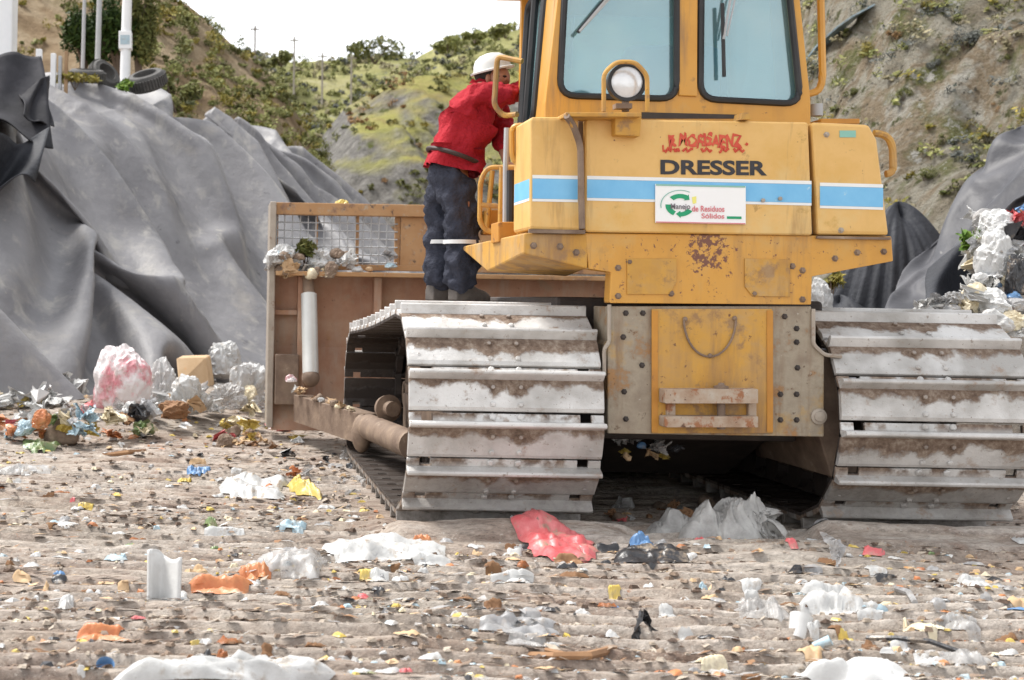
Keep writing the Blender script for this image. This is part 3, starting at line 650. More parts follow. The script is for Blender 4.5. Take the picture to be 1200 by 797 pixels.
# How a slack sheet settles over a mound (worked out once by letting a sheet fall): offsets from the smooth slope,
# as second differences of whole steps.
def settle(n, m_, q, steps):
    e = np.array(steps).reshape(3, n, m_).transpose(1, 2, 0)
    d = np.cumsum(np.cumsum(e, 0), 1)*q
    p = np.pad(d, ((1, 1), (1, 1), (0, 0)), 'edge')
    return (p[1:-1, 1:-1]*4+p[:-2, 1:-1]+p[2:, 1:-1]+p[1:-1, :-2]+p[1:-1, 2:])/8
SETTLE_A = settle(100, 62, .008, [
11,-1,0,-1,-1,0,-1,0,0,0,0,0,0,0,-1,0,0,0,-1,-1,-1,0,-1,0,0,0,1,1,1,2,1,1,0,1,1,1,1,1,0,1,0,-1,0,0,0,0,-1,0,0,0,1,0,-1,0,0,0,0,0,0,1,0,0,0,-3,0,7,9,2,-1,-4,-5,-1,3,7,-2,0,0,2,1,-2,-1,0,-2,-3,1,5,1,1,-2,-2,4,0,-3,0,1,-2,1,2,-6,-5,-3,-2,-2,-1,-1,1,3,3,4,-4,0,4,1,-3,1,2,-4,0,-2,-2,
-3,-2,3,3,2,3,7,5,-3,-3,-4,-2,0,4,4,-2,1,1,2,-1,-4,-6,-2,2,1,6,4,-2,1,-3,0,5,-1,-2,2,0,-1,1,-1,-4,0,0,-1,-2,-1,0,0,-3,-1,2,0,5,0,0,-2,1,-1,-3,0,-3,-1,0,1,4,-1,-5,3,11,4,-1,-6,-6,-1,2,8,2,-4,-3,5,-1,-5,-6,-5,3,3,2,8,0,-1,1,-3,2,4,-1,-1,1,-1,0,0,-2,-4,-5,-1,-2,-2,-2,-1,-1,-1,-1,3,5,5,3,2,-1,-1,0,-1,-3,
0,0,1,1,0,-4,-1,0,3,10,4,-4,-6,0,0,6,-2,-2,2,4,-7,-6,-4,-1,3,6,5,4,-3,0,3,-3,1,3,0,-1,-1,0,0,-5,-6,-6,-6,-2,-1,-1,0,1,1,2,0,3,-4,-4,-1,4,6,5,3,1,-1,-1,0,2,1,-1,0,-1,-4,1,3,4,3,0,0,0,2,-5,2,6,0,-9,-5,-3,1,3,6,4,3,-3,1,4,-3,0,3,-1,0,-2,-4,-6,-8,-4,-4,-1,0,1,2,3,4,3,2,0,1,-2,-2,-7,-6,-4,-2,0,
4,5,5,5,0,-2,-1,1,0,2,2,-3,1,-1,3,2,0,-5,-6,0,16,4,-9,-5,-2,2,3,5,4,3,-2,1,3,-1,0,1,-1,-2,-7,-7,-7,-5,-1,-1,1,2,4,4,3,2,2,0,0,0,0,0,0,-1,-3,-6,-6,-4,0,1,5,6,1,-2,-2,-3,-1,0,2,7,1,-3,3,-6,-5,-1,5,15,-2,-3,-4,-2,2,2,6,5,4,-3,2,1,-2,-2,0,-3,-7,-8,-5,-3,-1,0,2,2,5,6,3,1,0,1,-2,0,0,0,0,1,0,0,
-1,0,-2,-4,-2,3,2,-5,-1,1,1,0,0,3,3,-4,0,3,-3,-10,2,7,12,-3,2,-10,-1,1,2,6,6,2,-1,2,-1,-2,-3,-4,-7,-7,-4,-2,-1,0,2,4,5,5,3,1,0,0,0,-1,0,0,-1,0,0,1,0,0,1,0,0,-2,-4,2,-4,-6,-2,-1,-1,3,4,-1,2,3,-1,3,-3,-2,6,9,-6,2,-3,-5,0,2,7,6,2,-1,0,-1,-4,-4,-5,-6,-6,-2,-1,0,2,4,5,5,3,2,0,-1,0,0,0,-1,0,0,0,0,
0,-1,0,0,0,0,1,-1,-2,-4,-6,-1,0,2,1,-1,-2,12,-4,0,-2,1,0,6,6,-6,0,5,-8,-3,3,7,6,3,-1,-1,-3,-6,-3,-5,-6,-5,-1,0,2,5,5,4,2,2,1,1,1,0,0,-1,-1,0,0,-1,0,-1,0,0,-1,0,0,-1,1,0,-3,-4,-1,3,4,1,1,-1,-1,-13,6,2,-1,-3,5,8,-9,-2,9,2,-8,2,5,7,3,-1,-3,-4,-6,-4,-6,-5,-2,1,3,5,6,2,1,0,-1,-2,0,0,1,2,2,2,0,1,
-1,-1,-1,0,-1,0,0,0,0,0,-1,3,4,-3,0,1,-1,-1,-1,0,0,0,-6,-1,-1,3,-2,-4,0,7,8,-3,-3,4,6,2,-1,-4,-5,-6,-4,-4,-4,-1,2,5,6,4,0,1,-1,-1,0,-1,-2,-1,0,0,0,0,2,0,1,1,1,0,2,0,1,1,1,1,0,0,0,0,-1,-2,-1,0,-1,0,0,-3,-2,-2,1,-9,-4,6,8,9,0,-1,-1,5,3,-1,-6,-6,-6,-3,-4,-3,1,4,6,4,1,0,1,0,0,0,0,1,1,0,-1,-2,
-1,0,0,1,1,2,2,2,0,1,0,0,0,-1,-1,-2,-2,-2,-1,0,1,0,1,1,0,0,-2,-4,0,-7,-5,13,7,4,-4,1,3,3,-1,-7,-8,-5,-1,-3,-1,2,7,4,2,0,0,0,0,0,2,2,2,2,1,0,0,1,0,0,0,0,-1,-1,-1,-1,-2,-1,-1,-2,-3,-3,-3,-1,-1,-1,0,2,2,3,2,-2,-2,1,3,0,-1,3,4,-3,5,-1,-1,3,5,-4,-9,-6,-2,-2,-1,0,4,8,1,1,-1,-1,0,0,1,2,3,2,1,0,
-1,0,-1,-1,-1,-2,-2,-3,-2,-4,-2,-2,-1,-1,0,0,0,1,2,2,2,3,4,2,0,-3,-2,1,0,-2,-1,4,-1,4,5,-2,2,-5,3,0,-3,-7,-3,-1,-1,1,0,5,6,0,0,-1,0,0,0,2,2,2,0,0,-1,-2,-2,-3,-2,-3,-3,-2,-2,-1,-1,2,1,1,2,2,1,2,1,4,1,0,3,2,-1,-4,-4,-2,-1,0,1,0,3,1,-1,4,-1,4,-4,-1,4,-3,-7,-1,-1,0,1,1,5,4,-1,0,-1,1,-1,1,2,2,0,0,
-2,-4,-4,-4,-3,-1,-2,0,1,1,1,3,4,2,0,2,0,0,1,0,2,2,0,-1,1,-2,-4,-1,1,3,2,0,0,0,-4,0,-2,1,3,-2,0,3,2,-4,-2,-2,0,0,2,4,0,-1,0,-1,2,-1,1,3,1,-1,-2,-4,-5,-2,-1,1,1,1,2,0,1,0,2,0,-1,0,1,0,1,1,0,1,3,0,1,-1,-2,-3,1,0,1,0,-1,0,-1,0,-2,1,-1,4,-2,-2,1,2,2,-3,0,0,-1,0,1,1,0,0,0,0,0,0,0,-1,
1,-1,-3,-3,-1,2,2,2,3,0,-1,0,-1,0,-1,-1,0,0,1,0,2,0,2,2,0,0,0,0,-2,0,0,1,0,-2,0,0,0,0,1,-3,0,-3,-5,0,4,7,1,-2,0,-1,0,0,1,0,0,0,0,1,-1,1,-1,-2,-3,-1,0,0,3,1,2,1,0,0,0,-1,-1,0,0,0,0,0,0,2,1,1,0,0,0,0,1,1,-1,1,0,0,-1,0,0,-1,0,1,-1,-4,0,-9,3,2,4,4,1,-3,0,1,0,0,0,-1,0,0,0,-1,
0,1,1,-1,-3,-2,0,3,0,1,0,0,0,0,0,0,1,0,-1,1,0,0,0,-1,-2,0,-1,0,0,1,2,2,1,1,0,-1,0,-1,-3,-1,0,-2,0,3,0,2,-1,3,2,-1,-1,-1,0,0,0,0,-1,0,0,0,-1,1,0,-1,0,0,0,0,1,-1,1,-1,0,-1,-1,2,0,1,0,0,1,0,0,0,0,0,0,0,-1,-1,0,0,0,-1,0,-2,0,-1,-2,0,2,2,2,1,0,-1,1,-1,4,4,0,-2,-1,-2,0,0,1,1,-1,-2,
0,-1,0,0,0,0,0,0,1,-1,1,1,0,-1,-1,-1,0,-1,2,0,1,1,1,0,0,1,0,0,-1,-1,1,-1,0,-1,-4,-1,-1,2,-2,0,2,2,3,0,-1,0,-1,-1,0,9,1,-1,-2,-3,0,0,0,1,1,0,0,0,-2,-2,0,-1,0,0,0,0,0,1,-1,1,0,0,-1,1,-1,0,0,1,1,0,0,0,1,0,0,0,0,0,-1,1,-3,-4,-1,1,3,0,0,0,0,2,-2,1,-1,0,1,-1,0,-5,2,1,1,3,2,1,0,1,
0,0,1,0,1,0,-1,-1,0,2,0,1,0,1,0,0,-1,1,1,-1,0,-1,-1,1,-1,0,-1,0,-1,-1,0,-1,0,-1,1,-2,0,-1,1,0,-2,-3,2,3,0,-2,-1,-2,1,-1,1,1,1,-5,-3,1,4,5,0,3,1,0,0,1,0,0,0,2,0,0,1,-1,2,-1,0,-1,0,-2,0,0,-2,0,0,-1,0,-1,0,0,0,-1,0,-1,-2,0,0,0,-2,0,-1,0,0,0,-1,2,0,-2,0,-1,1,2,0,1,-1,1,0,4,-3,1,0,1,
1,4,1,1,0,0,0,0,1,0,0,1,-1,-1,-2,1,1,1,0,1,0,-2,1,-1,-1,0,-1,-1,-1,-1,-1,-1,-1,-1,0,-2,0,-1,0,0,-1,0,0,0,1,0,1,2,0,1,-1,-2,0,0,1,1,-1,2,6,0,0,-3,-1,2,5,1,1,0,-1,1,1,0,1,-1,0,0,0,-1,-1,-1,-2,-2,-2,-3,-3,-2,-1,-2,-1,-1,-1,-1,-1,-1,0,0,-1,1,-2,1,0,0,1,1,0,-1,0,1,1,2,3,3,4,2,-1,0,-2,0,-1,5,
2,-1,-2,-2,-4,4,2,2,4,2,1,0,-1,0,-1,0,-1,-1,-1,-2,-2,-2,0,-1,-3,-2,-1,-1,-1,0,-1,0,0,0,1,1,-1,1,1,1,2,0,1,1,0,0,0,1,3,0,-2,-2,-1,-1,-1,0,2,1,2,0,1,1,-2,-4,-5,2,-6,7,0,-2,3,12,1,-2,-3,-3,-1,-2,-2,-3,-2,-1,-1,-1,0,6,5,2,-1,0,1,2,1,0,0,0,0,0,0,-1,1,-1,1,0,1,-1,0,1,-1,1,0,1,2,-1,-1,-1,-2,0,-1,1,
0,-2,1,-4,-2,-4,2,5,-5,-13,3,7,3,-9,-1,1,1,0,-2,0,-1,0,0,0,0,0,2,3,6,5,4,3,1,0,1,0,1,0,0,0,0,0,-1,-1,-2,0,-2,1,0,-1,1,-1,0,0,-1,2,1,-1,1,-1,-1,-2,-1,1,0,-9,-6,3,5,0,13,-5,1,6,-5,-13,-7,-2,-2,0,1,0,1,1,0,1,0,2,-1,-3,-1,3,5,3,3,2,3,2,2,2,1,0,1,1,-1,1,0,-1,0,-1,0,-1,0,-1,-2,-1,-1,-2,-1,0,
0,1,2,0,0,-1,0,3,-3,-3,-2,-7,0,17,4,-7,-9,-1,-1,-3,-2,0,0,0,0,1,0,0,1,0,-1,-3,-3,-2,-2,1,1,2,1,3,2,2,3,3,2,2,3,2,1,1,0,0,-1,0,0,1,-1,-2,0,-1,0,0,-1,0,-1,0,0,0,0,-3,3,2,-3,-17,-1,5,8,0,-2,1,0,3,2,-3,-1,0,1,-1,1,0,1,-1,1,-1,-3,-2,-1,-3,-1,-2,-1,-1,-1,0,-1,1,1,0,2,1,4,3,4,4,4,2,0,-1,-1,-1,
0,0,-2,-1,-1,-2,-1,-1,0,6,-1,2,2,0,-6,-8,-7,0,6,4,1,0,4,8,1,-1,-3,-2,-1,1,0,0,0,1,0,-1,1,0,-1,1,-2,0,-1,-1,-2,0,-1,-1,-1,-1,-3,-1,-4,-2,-1,-1,1,6,7,5,0,2,0,1,1,1,0,0,1,1,1,-6,-1,4,1,3,1,-2,-16,-7,2,6,1,0,3,5,4,1,0,-2,-1,-1,0,1,0,0,-1,1,-1,0,1,-1,1,-1,0,0,1,-1,0,0,0,0,1,-2,0,-1,-2,-3,-4,5,
1,-4,0,0,1,1,1,0,2,2,1,-1,-2,3,-1,8,4,0,-3,0,-4,-16,-5,5,4,0,-2,2,9,4,-1,0,-2,0,0,3,1,-2,0,-2,1,0,-1,1,-1,0,0,0,0,-1,1,1,0,0,0,0,0,0,0,0,-1,-8,6,0,0,-1,-1,-1,-1,1,0,0,-1,1,4,0,1,-4,3,6,0,-2,4,-6,-16,1,5,0,-2,-1,7,7,2,0,-1,-2,0,2,2,2,-1,0,-2,-2,0,0,1,0,-2,0,-1,1,1,0,0,1,-1,1,0,-1,
0,0,0,2,-5,3,0,1,0,-1,0,-1,-1,-1,0,1,-2,1,0,4,1,1,-2,0,-3,4,-7,-13,5,1,0,-2,2,8,5,0,1,-1,-2,-1,3,3,1,0,0,-1,-2,-1,0,-1,1,-1,1,0,-1,0,1,-1,1,-1,0,1,-1,0,0,1,-1,0,1,-1,0,1,-1,0,-1,1,1,0,-1,-3,-2,1,2,1,1,1,-4,-1,4,-8,-7,2,3,-5,-2,7,10,1,0,1,-2,-4,0,3,5,2,0,0,0,-2,-2,0,0,0,0,0,0,0,-1,0,
-1,1,0,-1,0,-1,0,0,1,0,0,0,0,-1,1,-1,0,-2,-2,0,1,0,-2,-5,0,1,6,3,-2,-3,-1,3,-7,2,2,-5,-6,1,9,8,-1,1,1,-4,-4,1,4,4,3,1,-1,0,-1,0,-1,-1,-1,0,0,-1,1,0,0,-1,-1,0,0,-1,0,-2,3,-2,-2,-1,-1,0,0,1,1,0,0,-2,-1,3,-2,2,-3,-2,1,6,1,-4,-3,0,5,-2,-3,0,-9,-4,5,11,5,-1,2,-1,-4,-5,-1,4,5,5,2,1,0,-1,0,-1,-1,-2,
-1,1,-1,0,-1,0,0,-1,-1,0,-1,-3,0,-4,-1,1,0,0,-1,-1,0,1,1,2,4,-1,-2,3,-2,-8,-2,8,6,-1,-4,-3,1,4,-2,-2,-4,-8,-3,9,13,-1,0,3,-3,-3,-5,-2,2,5,6,3,2,1,0,0,0,-1,-2,-3,0,-1,0,0,-1,0,-1,0,1,4,-8,-1,1,0,0,0,1,1,0,0,0,2,0,-3,-1,-15,-2,-4,2,8,14,1,-3,-4,-1,3,2,-4,-1,-8,-6,1,11,11,-2,1,2,-3,-3,-5,-3,-1,4,5,6,4,
2,1,-1,0,-1,-2,-3,-1,0,-1,0,0,0,0,1,4,-7,2,1,0,0,1,0,-1,-1,0,0,-3,-4,6,-2,-6,-5,2,2,0,9,4,0,-2,-5,-3,4,3,-4,-4,-9,-5,3,16,5,-2,3,0,-3,-1,-5,-4,-3,2,2,5,5,5,3,1,0,1,-1,-1,-2,-1,-1,-1,1,0,6,-10,0,2,1,0,0,0,-1,0,1,0,1,0,0,-5,-1,13,-1,1,-1,0,-9,0,2,0,-2,-4,-3,3,1,-3,-6,-8,-2,5,16,1,-1,3,-1,-2,-1,-3,
-4,-5,-1,1,3,4,5,6,3,0,1,0,0,0,-1,0,-1,1,-5,-3,0,-2,-1,0,3,1,1,-1,-1,0,-1,1,1,-1,1,4,4,2,-1,-5,-7,0,2,2,2,0,-4,-4,3,-1,-3,-9,-6,2,10,12,-3,-1,4,-3,-1,0,-2,-3,-5,-3,-1,0,3,4,8,3,1,1,1,0,1,0,0,-2,-4,-1,-1,-3,-2,-3,-2,4,0,0,1,2,1,0,-1,4,2,-6,3,3,4,-4,-4,-1,0,-1,1,3,3,-1,-4,1,-3,-4,-9,-2,4,14,5,-3,
-1,3,-2,-1,0,-1,-3,-5,-3,0,3,5,2,-1,0,-1,-1,-1,-1,-1,0,0,0,2,1,2,-1,0,-3,-2,-1,3,4,2,0,0,3,-2,2,8,-1,-2,-3,-5,-3,-2,-2,0,0,0,1,4,3,1,0,-4,-9,-4,0,5,9,3,2,-1,1,-2,0,0,3,1,-3,2,2,-7,-14,-4,-1,0,0,0,1,0,-1,0,0,0,1,1,3,4,3,-2,4,5,2,-4,0,1,-1,2,2,2,3,0,-6,-4,-3,-2,-1,-1,0,-1,1,0,1,1,3,2,-4,-8,
0,1,3,-2,11,8,1,2,1,1,-3,-2,-1,2,-8,-10,-1,-1,-2,-1,0,1,0,2,2,2,2,1,2,4,2,1,3,2,1,-2,-3,-1,0,-1,0,-3,-1,-7,4,6,-2,-5,-2,-1,-1,-1,0,0,-1,0,0,2,2,6,10,-4,-14,-5,0,1,0,13,10,-1,-5,-4,0,1,3,-9,-11,-1,1,2,3,5,4,3,2,2,0,1,1,2,1,0,0,2,-1,0,-1,-3,-3,-1,-1,-2,-1,1,0,-2,-4,-1,4,-5,-2,-1,0,1,0,2,2,2,2,4,
8,3,-2,4,0,-10,-15,6,10,-8,-8,2,5,8,5,1,-7,-9,-1,1,2,3,4,2,0,0,0,0,2,1,1,0,1,-1,1,-2,0,-2,-3,-1,-1,1,-1,0,0,-1,0,3,1,-3,-12,0,-1,0,1,3,2,3,3,4,6,5,-3,-2,4,1,-8,-15,1,14,-9,-6,7,7,5,-3,-7,-6,-3,1,3,3,3,1,0,0,3,1,2,0,1,-1,-1,-1,-2,-2,-3,-2,-3,-2,-1,-2,1,2,1,2,1,4,-2,4,-4,-5,-6,0,1,2,3,4,5,3,
3,6,0,-5,0,3,2,-4,-10,-1,8,-5,1,7,0,-4,-7,-5,-2,-1,3,3,4,4,2,0,-3,-2,-2,1,1,2,-1,-1,-2,-2,-3,-1,-1,-1,1,0,2,2,2,-1,1,0,1,1,-2,-10,2,0,-3,0,3,5,4,4,3,6,3,-5,-3,1,3,4,1,-7,1,1,2,2,-6,-7,-6,-2,0,-1,1,4,2,4,2,1,0,2,-1,-2,-3,-3,-2,1,0,-2,-1,0,1,1,2,2,-1,1,0,1,0,1,1,0,-1,-4,-1,-1,-6,-6,2,6,5,4,
4,5,3,-4,-4,-1,2,4,4,1,-3,-3,1,1,-8,-10,-3,-1,1,1,0,1,1,4,4,2,0,-1,1,0,3,1,0,-2,-2,-4,-1,1,1,0,1,0,0,-1,1,0,0,-1,-2,-1,-1,1,1,-1,-1,2,-1,4,1,0,2,4,5,-3,-6,-2,1,3,4,4,0,-2,-2,-2,1,-2,-2,-7,-5,-3,0,0,1,1,3,-1,0,0,1,0,0,1,2,2,3,2,0,-1,-1,0,1,0,0,-1,-1,0,0,0,-1,-1,0,0,0,0,-3,-1,-1,-2,4,6,
2,0,5,0,-6,-5,1,3,4,4,2,-1,-3,-10,3,6,-2,0,-2,0,-2,-3,-4,-2,0,3,1,-1,-1,-2,0,0,-2,-1,-1,-1,0,1,3,2,2,2,1,2,0,1,0,0,-1,-1,0,0,-1,0,-2,-2,0,1,0,11,-3,-2,4,3,-5,-5,-1,4,5,4,2,0,-3,-7,-10,-4,-2,12,6,-3,0,1,1,0,-1,-2,-1,-2,0,-1,0,-1,-1,-2,0,-1,-1,0,-1,0,-2,-1,-1,0,0,2,2,2,3,2,2,0,-1,0,0,-1,1,-1,0,-1,
0,-12,5,6,8,-3,1,3,3,3,3,0,-1,-5,-6,-5,-4,-1,-4,-2,7,9,4,0,-1,1,0,0,-1,-1,-2,-1,-2,-1,-1,1,0,0,0,1,0,0,0,0,0,-1,-2,-3,-1,-1,0,2,2,2,2,-1,0,0,-1,1,-1,0,-2,1,-1,-2,4,11,2,-3,-2,7,2,-3,-6,-5,-3,-3,0,-1,-4,-7,-1,3,4,13,6,0,0,0,0,0,0,0,-1,-1,-2,-3,-1,0,0,0,0,0,0,0,0,0,0,0,-1,-1,-2,-3,0,3,1,2,-1,0,
-1,-1,-1,3,-1,7,-16,-1,0,3,13,0,7,3,-3,-6,-5,-3,0,0,-1,1,-4,-7,-5,-1,7,4,7,7,5,0,0,0,0,0,0,0,-1,0,-1,-3,-1,-2,0,0,1,0,-1,0,0,-1,-1,0,0,1,0,-1,-3,-3,1,0,2,0,3,-1,1,-10,-3,-2,2,8,7,7,2,-1,-6,-5,-2,0,-1,1,1,0,-1,-4,-5,0,3,-2,-1,3,5,6,4,3,0,0,0,1,0,-1,-1,0,-1,-1,0,-1,-1,0,0,0,0,0,-1,-1,0,-1,-3,-4,
1,2,1,2,1,1,-1,-2,1,1,-7,-2,5,4,0,5,1,-1,-6,-2,0,0,0,-1,1,0,1,-2,-4,-5,-7,-2,-1,0,-1,3,4,4,4,4,3,2,2,2,1,0,0,-1,-2,-1,-1,-1,0,0,0,0,2,1,-1,0,-1,0,-1,0,-1,-1,-1,0,-1,3,0,-15,18,3,2,0,-7,0,9,-6,-3,-1,-1,0,0,1,0,1,0,-1,-2,-3,-7,-9,-5,-3,0,0,1,1,2,1,2,1,1,2,2,3,2,3,2,3,2,1,2,0,0,0,-1,-1,
-2,-2,0,0,0,0,-1,0,-1,0,6,0,1,8,0,0,-2,-6,-2,6,2,-5,-1,1,-1,-1,-1,0,1,1,1,0,0,-1,1,-1,-3,-4,-6,-5,-5,-3,0,-1,0,-1,1,0,-1,0,0,0,1,-1,1,1,1,2,4,4,3,3,4,3,2,1,1,0,1,-1,1,0,-4,0,0,7,2,-2,-7,-2,4,6,-2,-3,-1,0,0,-1,0,-1,1,0,1,0,0,1,0,-1,0,-1,0,-2,-2,-3,-4,0,-1,2,1,1,3,1,1,1,-1,0,-2,-1,-2,-2,
-3,-3,-1,0,1,1,3,4,3,3,2,1,0,1,0,-3,-1,2,6,-5,-3,2,6,1,-3,-1,0,-1,0,0,-1,0,-1,1,0,1,0,0,-1,0,0,-1,0,0,0,1,0,-1,1,0,1,0,0,0,0,1,0,-1,0,0,0,0,-1,-1,-1,-2,-1,-3,-3,-2,-1,1,3,4,2,-2,-1,4,0,9,-3,-8,2,6,2,-2,-1,-1,1,0,-1,-1,-1,0,0,-1,0,1,1,0,0,0,-1,1,0,0,0,0,1,0,-1,1,0,1,-2,0,0,-1,1,1,
-1,0,-1,0,1,0,-1,1,0,0,-2,-1,0,-2,-3,-2,0,3,3,1,1,2,-8,2,8,3,-1,-1,-2,1,1,0,0,-1,0,-1,-1,0,-1,0,1,0,0,0,1,-1,0,1,1,0,-1,1,0,-1,-1,0,1,-2,0,1,0,0,0,0,1,-1,0,0,0,-1,1,-1,1,1,1,0,0,-2,-1,-1,-1,-1,0,-10,2,13,3,0,-1,-2,-1,1,1,0,0,0,0,0,0,-1,0,0,-1,-1,1,0,-1,0,1,0,2,1,1,-1,-1,-1,-1,-2,-1,1,
-1,-1,1,0,2,0,0,1,-1,0,0,0,0,1,-1,-1,-1,0,0,0,-1,-2,-1,1,-1,-2,9,2,0,0,-1,-2,-1,1,1,0,1,0,0,0,0,0,0,0,0,-1,-3,0,0,3,3,2,0,1,0,-1,-1,-1,-2,-2,-1,-1,-1,-1,-1,1,0,1,0,0,1,0,0,0,-1,1,1,-1,-1,-1,-1,0,-1,0,0,0,-1,7,2,-1,0,-1,-1,-1,0,1,0,1,0,1,0,0,0,1,1,-1,0,0,-2,-2,-1,-2,-1,1,2,2,3,3,1,0,
0,0,-1,0,-1,-1,-2,-2,0,-1,0,0,0,1,1,0,-2,-1,0,0,-1,-1,-1,-1,1,2,1,-2,-1,4,1,1,-1,1,-1,0,0,-1,-1,-1,0,0,4,2,1,0,0,1,0,0,0,0,-1,-2,-5,-4,-5,-3,2,4,6,2,2,2,1,0,0,0,0,0,-1,0,-1,0,-1,0,-1,0,0,0,-1,0,-1,0,0,1,0,0,-1,-2,-1,1,-2,-1,4,1,1,2,0,-2,-4,-1,-3,0,0,5,4,2,1,1,1,0,1,-1,1,-1,2,-1,-3,-4,
-5,-6,-2,2,1,0,1,-1,0,-1,-1,0,-1,0,0,0,1,0,1,0,0,1,2,1,3,1,1,-1,-1,1,1,-2,-1,-5,4,4,1,-1,1,1,-1,-2,0,-2,1,-2,-3,-4,1,2,2,2,2,3,1,2,2,1,-3,-3,-1,3,1,-2,-6,-4,-1,-1,-2,0,1,1,2,0,1,0,1,0,-1,-1,-1,-1,2,-1,-1,-1,-1,1,0,2,3,0,1,3,-1,5,0,0,-1,1,-1,0,0,-2,-1,1,0,0,-3,-3,-4,-1,0,0,1,0,0,1,1,5,
6,1,1,-2,-1,0,0,-2,-2,-1,0,2,1,2,0,0,0,0,-1,0,0,0,0,0,0,1,0,0,-1,-1,0,0,-2,-3,-1,5,0,3,0,0,0,0,0,0,0,-2,0,0,0,0,0,-1,-2,-3,-2,-2,-2,-1,0,1,3,2,3,9,1,-3,-2,1,0,1,-1,0,1,-1,0,0,0,1,-1,-1,0,0,-1,0,0,1,1,0,0,1,0,0,0,-2,-1,1,3,-5,0,-4,3,2,1,0,1,-1,0,-1,0,0,0,0,0,0,0,-1,-2,-2,-1,-1,
3,5,4,3,2,-3,0,1,-1,-2,0,-2,0,0,0,0,-1,-1,1,-1,2,0,0,-2,0,0,-1,0,-1,-1,0,0,1,1,0,1,0,0,-2,0,0,-1,-1,0,1,2,1,0,-1,2,-1,0,-1,0,1,0,-1,0,-1,0,-2,0,4,5,1,1,0,0,1,1,0,0,-1,1,-1,-1,-2,-1,-1,-1,-2,0,-1,1,0,0,0,-1,1,-1,-1,-1,-1,-1,0,0,0,-1,0,-1,0,5,0,-4,-3,0,1,2,5,1,-1,2,0,0,0,0,-1,-1,1,-1,
1,-1,0,-1,-2,-1,1,0,1,5,4,3,0,0,0,-2,0,0,-1,0,0,-1,0,-1,-1,-2,-1,1,0,1,-1,0,-1,0,0,0,-2,-2,0,0,0,0,3,-2,1,-1,-1,-3,-2,0,0,6,0,2,3,-1,1,-1,0,0,-2,0,-1,1,-1,0,-5,-7,-4,-1,0,1,6,6,6,3,2,2,0,-1,0,-1,-2,-2,-2,-1,0,0,-1,0,1,-1,1,-1,-1,1,0,-1,0,-1,-1,0,1,3,-2,0,1,5,1,-2,-8,-4,0,3,4,-2,1,4,1,1,
-1,1,0,-1,-1,-1,1,-1,0,-2,-5,-6,-6,-2,0,3,4,5,4,3,3,1,1,1,0,0,-1,0,-1,0,1,-1,0,1,-1,0,0,0,-1,0,0,1,0,0,-1,-1,-3,0,1,2,2,1,-7,-9,2,2,4,-3,-4,0,6,6,2,-1,1,0,0,-1,-1,0,-1,0,0,-1,-4,-7,-6,-3,0,3,4,5,3,3,2,-2,-3,-2,-1,-1,-1,-1,0,1,0,2,2,0,1,-1,2,0,1,0,2,2,1,0,1,-4,0,1,1,1,-2,-8,-3,0,6,-1,
-1,-3,-1,6,8,2,-1,1,-1,0,-1,-1,-1,-2,1,-1,0,-2,-4,-6,-5,-3,0,3,5,6,3,-1,-2,-2,-1,-1,0,2,0,0,1,1,0,0,0,1,0,1,1,1,-1,0,1,0,2,2,0,1,0,1,3,-5,-10,0,3,4,0,-2,-5,-1,8,7,3,-1,1,-1,0,0,-2,-3,-3,1,0,2,0,-2,-3,-5,-7,-4,0,2,6,7,2,0,-1,0,6,4,2,-1,-2,-3,-2,2,1,0,-1,1,1,1,1,0,0,-1,-2,-1,-1,0,1,2,4,0,
-12,-6,2,6,1,0,-3,-7,0,9,8,3,-1,1,0,-1,0,-2,-3,-2,1,0,1,0,-1,-2,-1,-7,-7,-4,1,6,8,2,1,0,0,4,3,2,0,-1,2,-1,-1,1,1,0,-1,-1,-1,-1,0,1,-1,-2,-2,-2,0,1,8,4,-4,-14,-4,8,2,0,-1,-5,-7,2,9,8,4,0,0,0,-1,1,-1,-4,-2,0,0,0,-1,0,-1,0,-3,-6,-8,-3,8,8,0,0,-5,0,8,6,2,-1,1,1,1,0,0,-1,0,-1,-1,0,-2,1,-1,-1,-1,1,
-2,-2,0,11,3,-7,-15,5,4,0,0,-1,-9,-7,1,10,11,5,0,0,0,0,0,0,-3,-4,-2,0,1,-1,0,0,1,0,-4,-7,-9,4,10,0,-1,-6,2,9,6,2,0,1,-1,-1,0,0,-1,1,0,0,0,-3,0,1,1,-3,-15,-4,-1,3,17,9,-2,-9,1,1,0,-1,-3,-10,-7,1,7,11,8,3,1,-1,0,0,0,-1,-2,-3,-2,0,0,1,-1,0,1,-1,-4,-9,-3,8,1,-3,-4,3,8,8,-1,0,0,-1,-1,-2,-1,-1,0,1,3,1,
-1,0,1,-14,-3,-5,-3,0,1,9,6,-1,3,3,1,0,-1,-5,-10,-6,0,6,10,9,4,3,0,0,0,0,-1,-1,-2,-2,-2,-1,0,-1,0,0,0,0,-5,-5,2,0,-3,-3,5,9,4,-2,0,1,0,1,-1,-1,0,-2,-1,0,2,0,4,-5,6,-1,-18,-10,-2,1,8,4,4,5,2,0,0,0,-7,-11,-6,0,4,9,10,6,4,1,0,0,0,0,0,-2,-2,-4,-2,0,-1,0,1,0,1,-1,-3,2,-5,-6,-2,7,9,1,0,-2,0,-1,1,0,
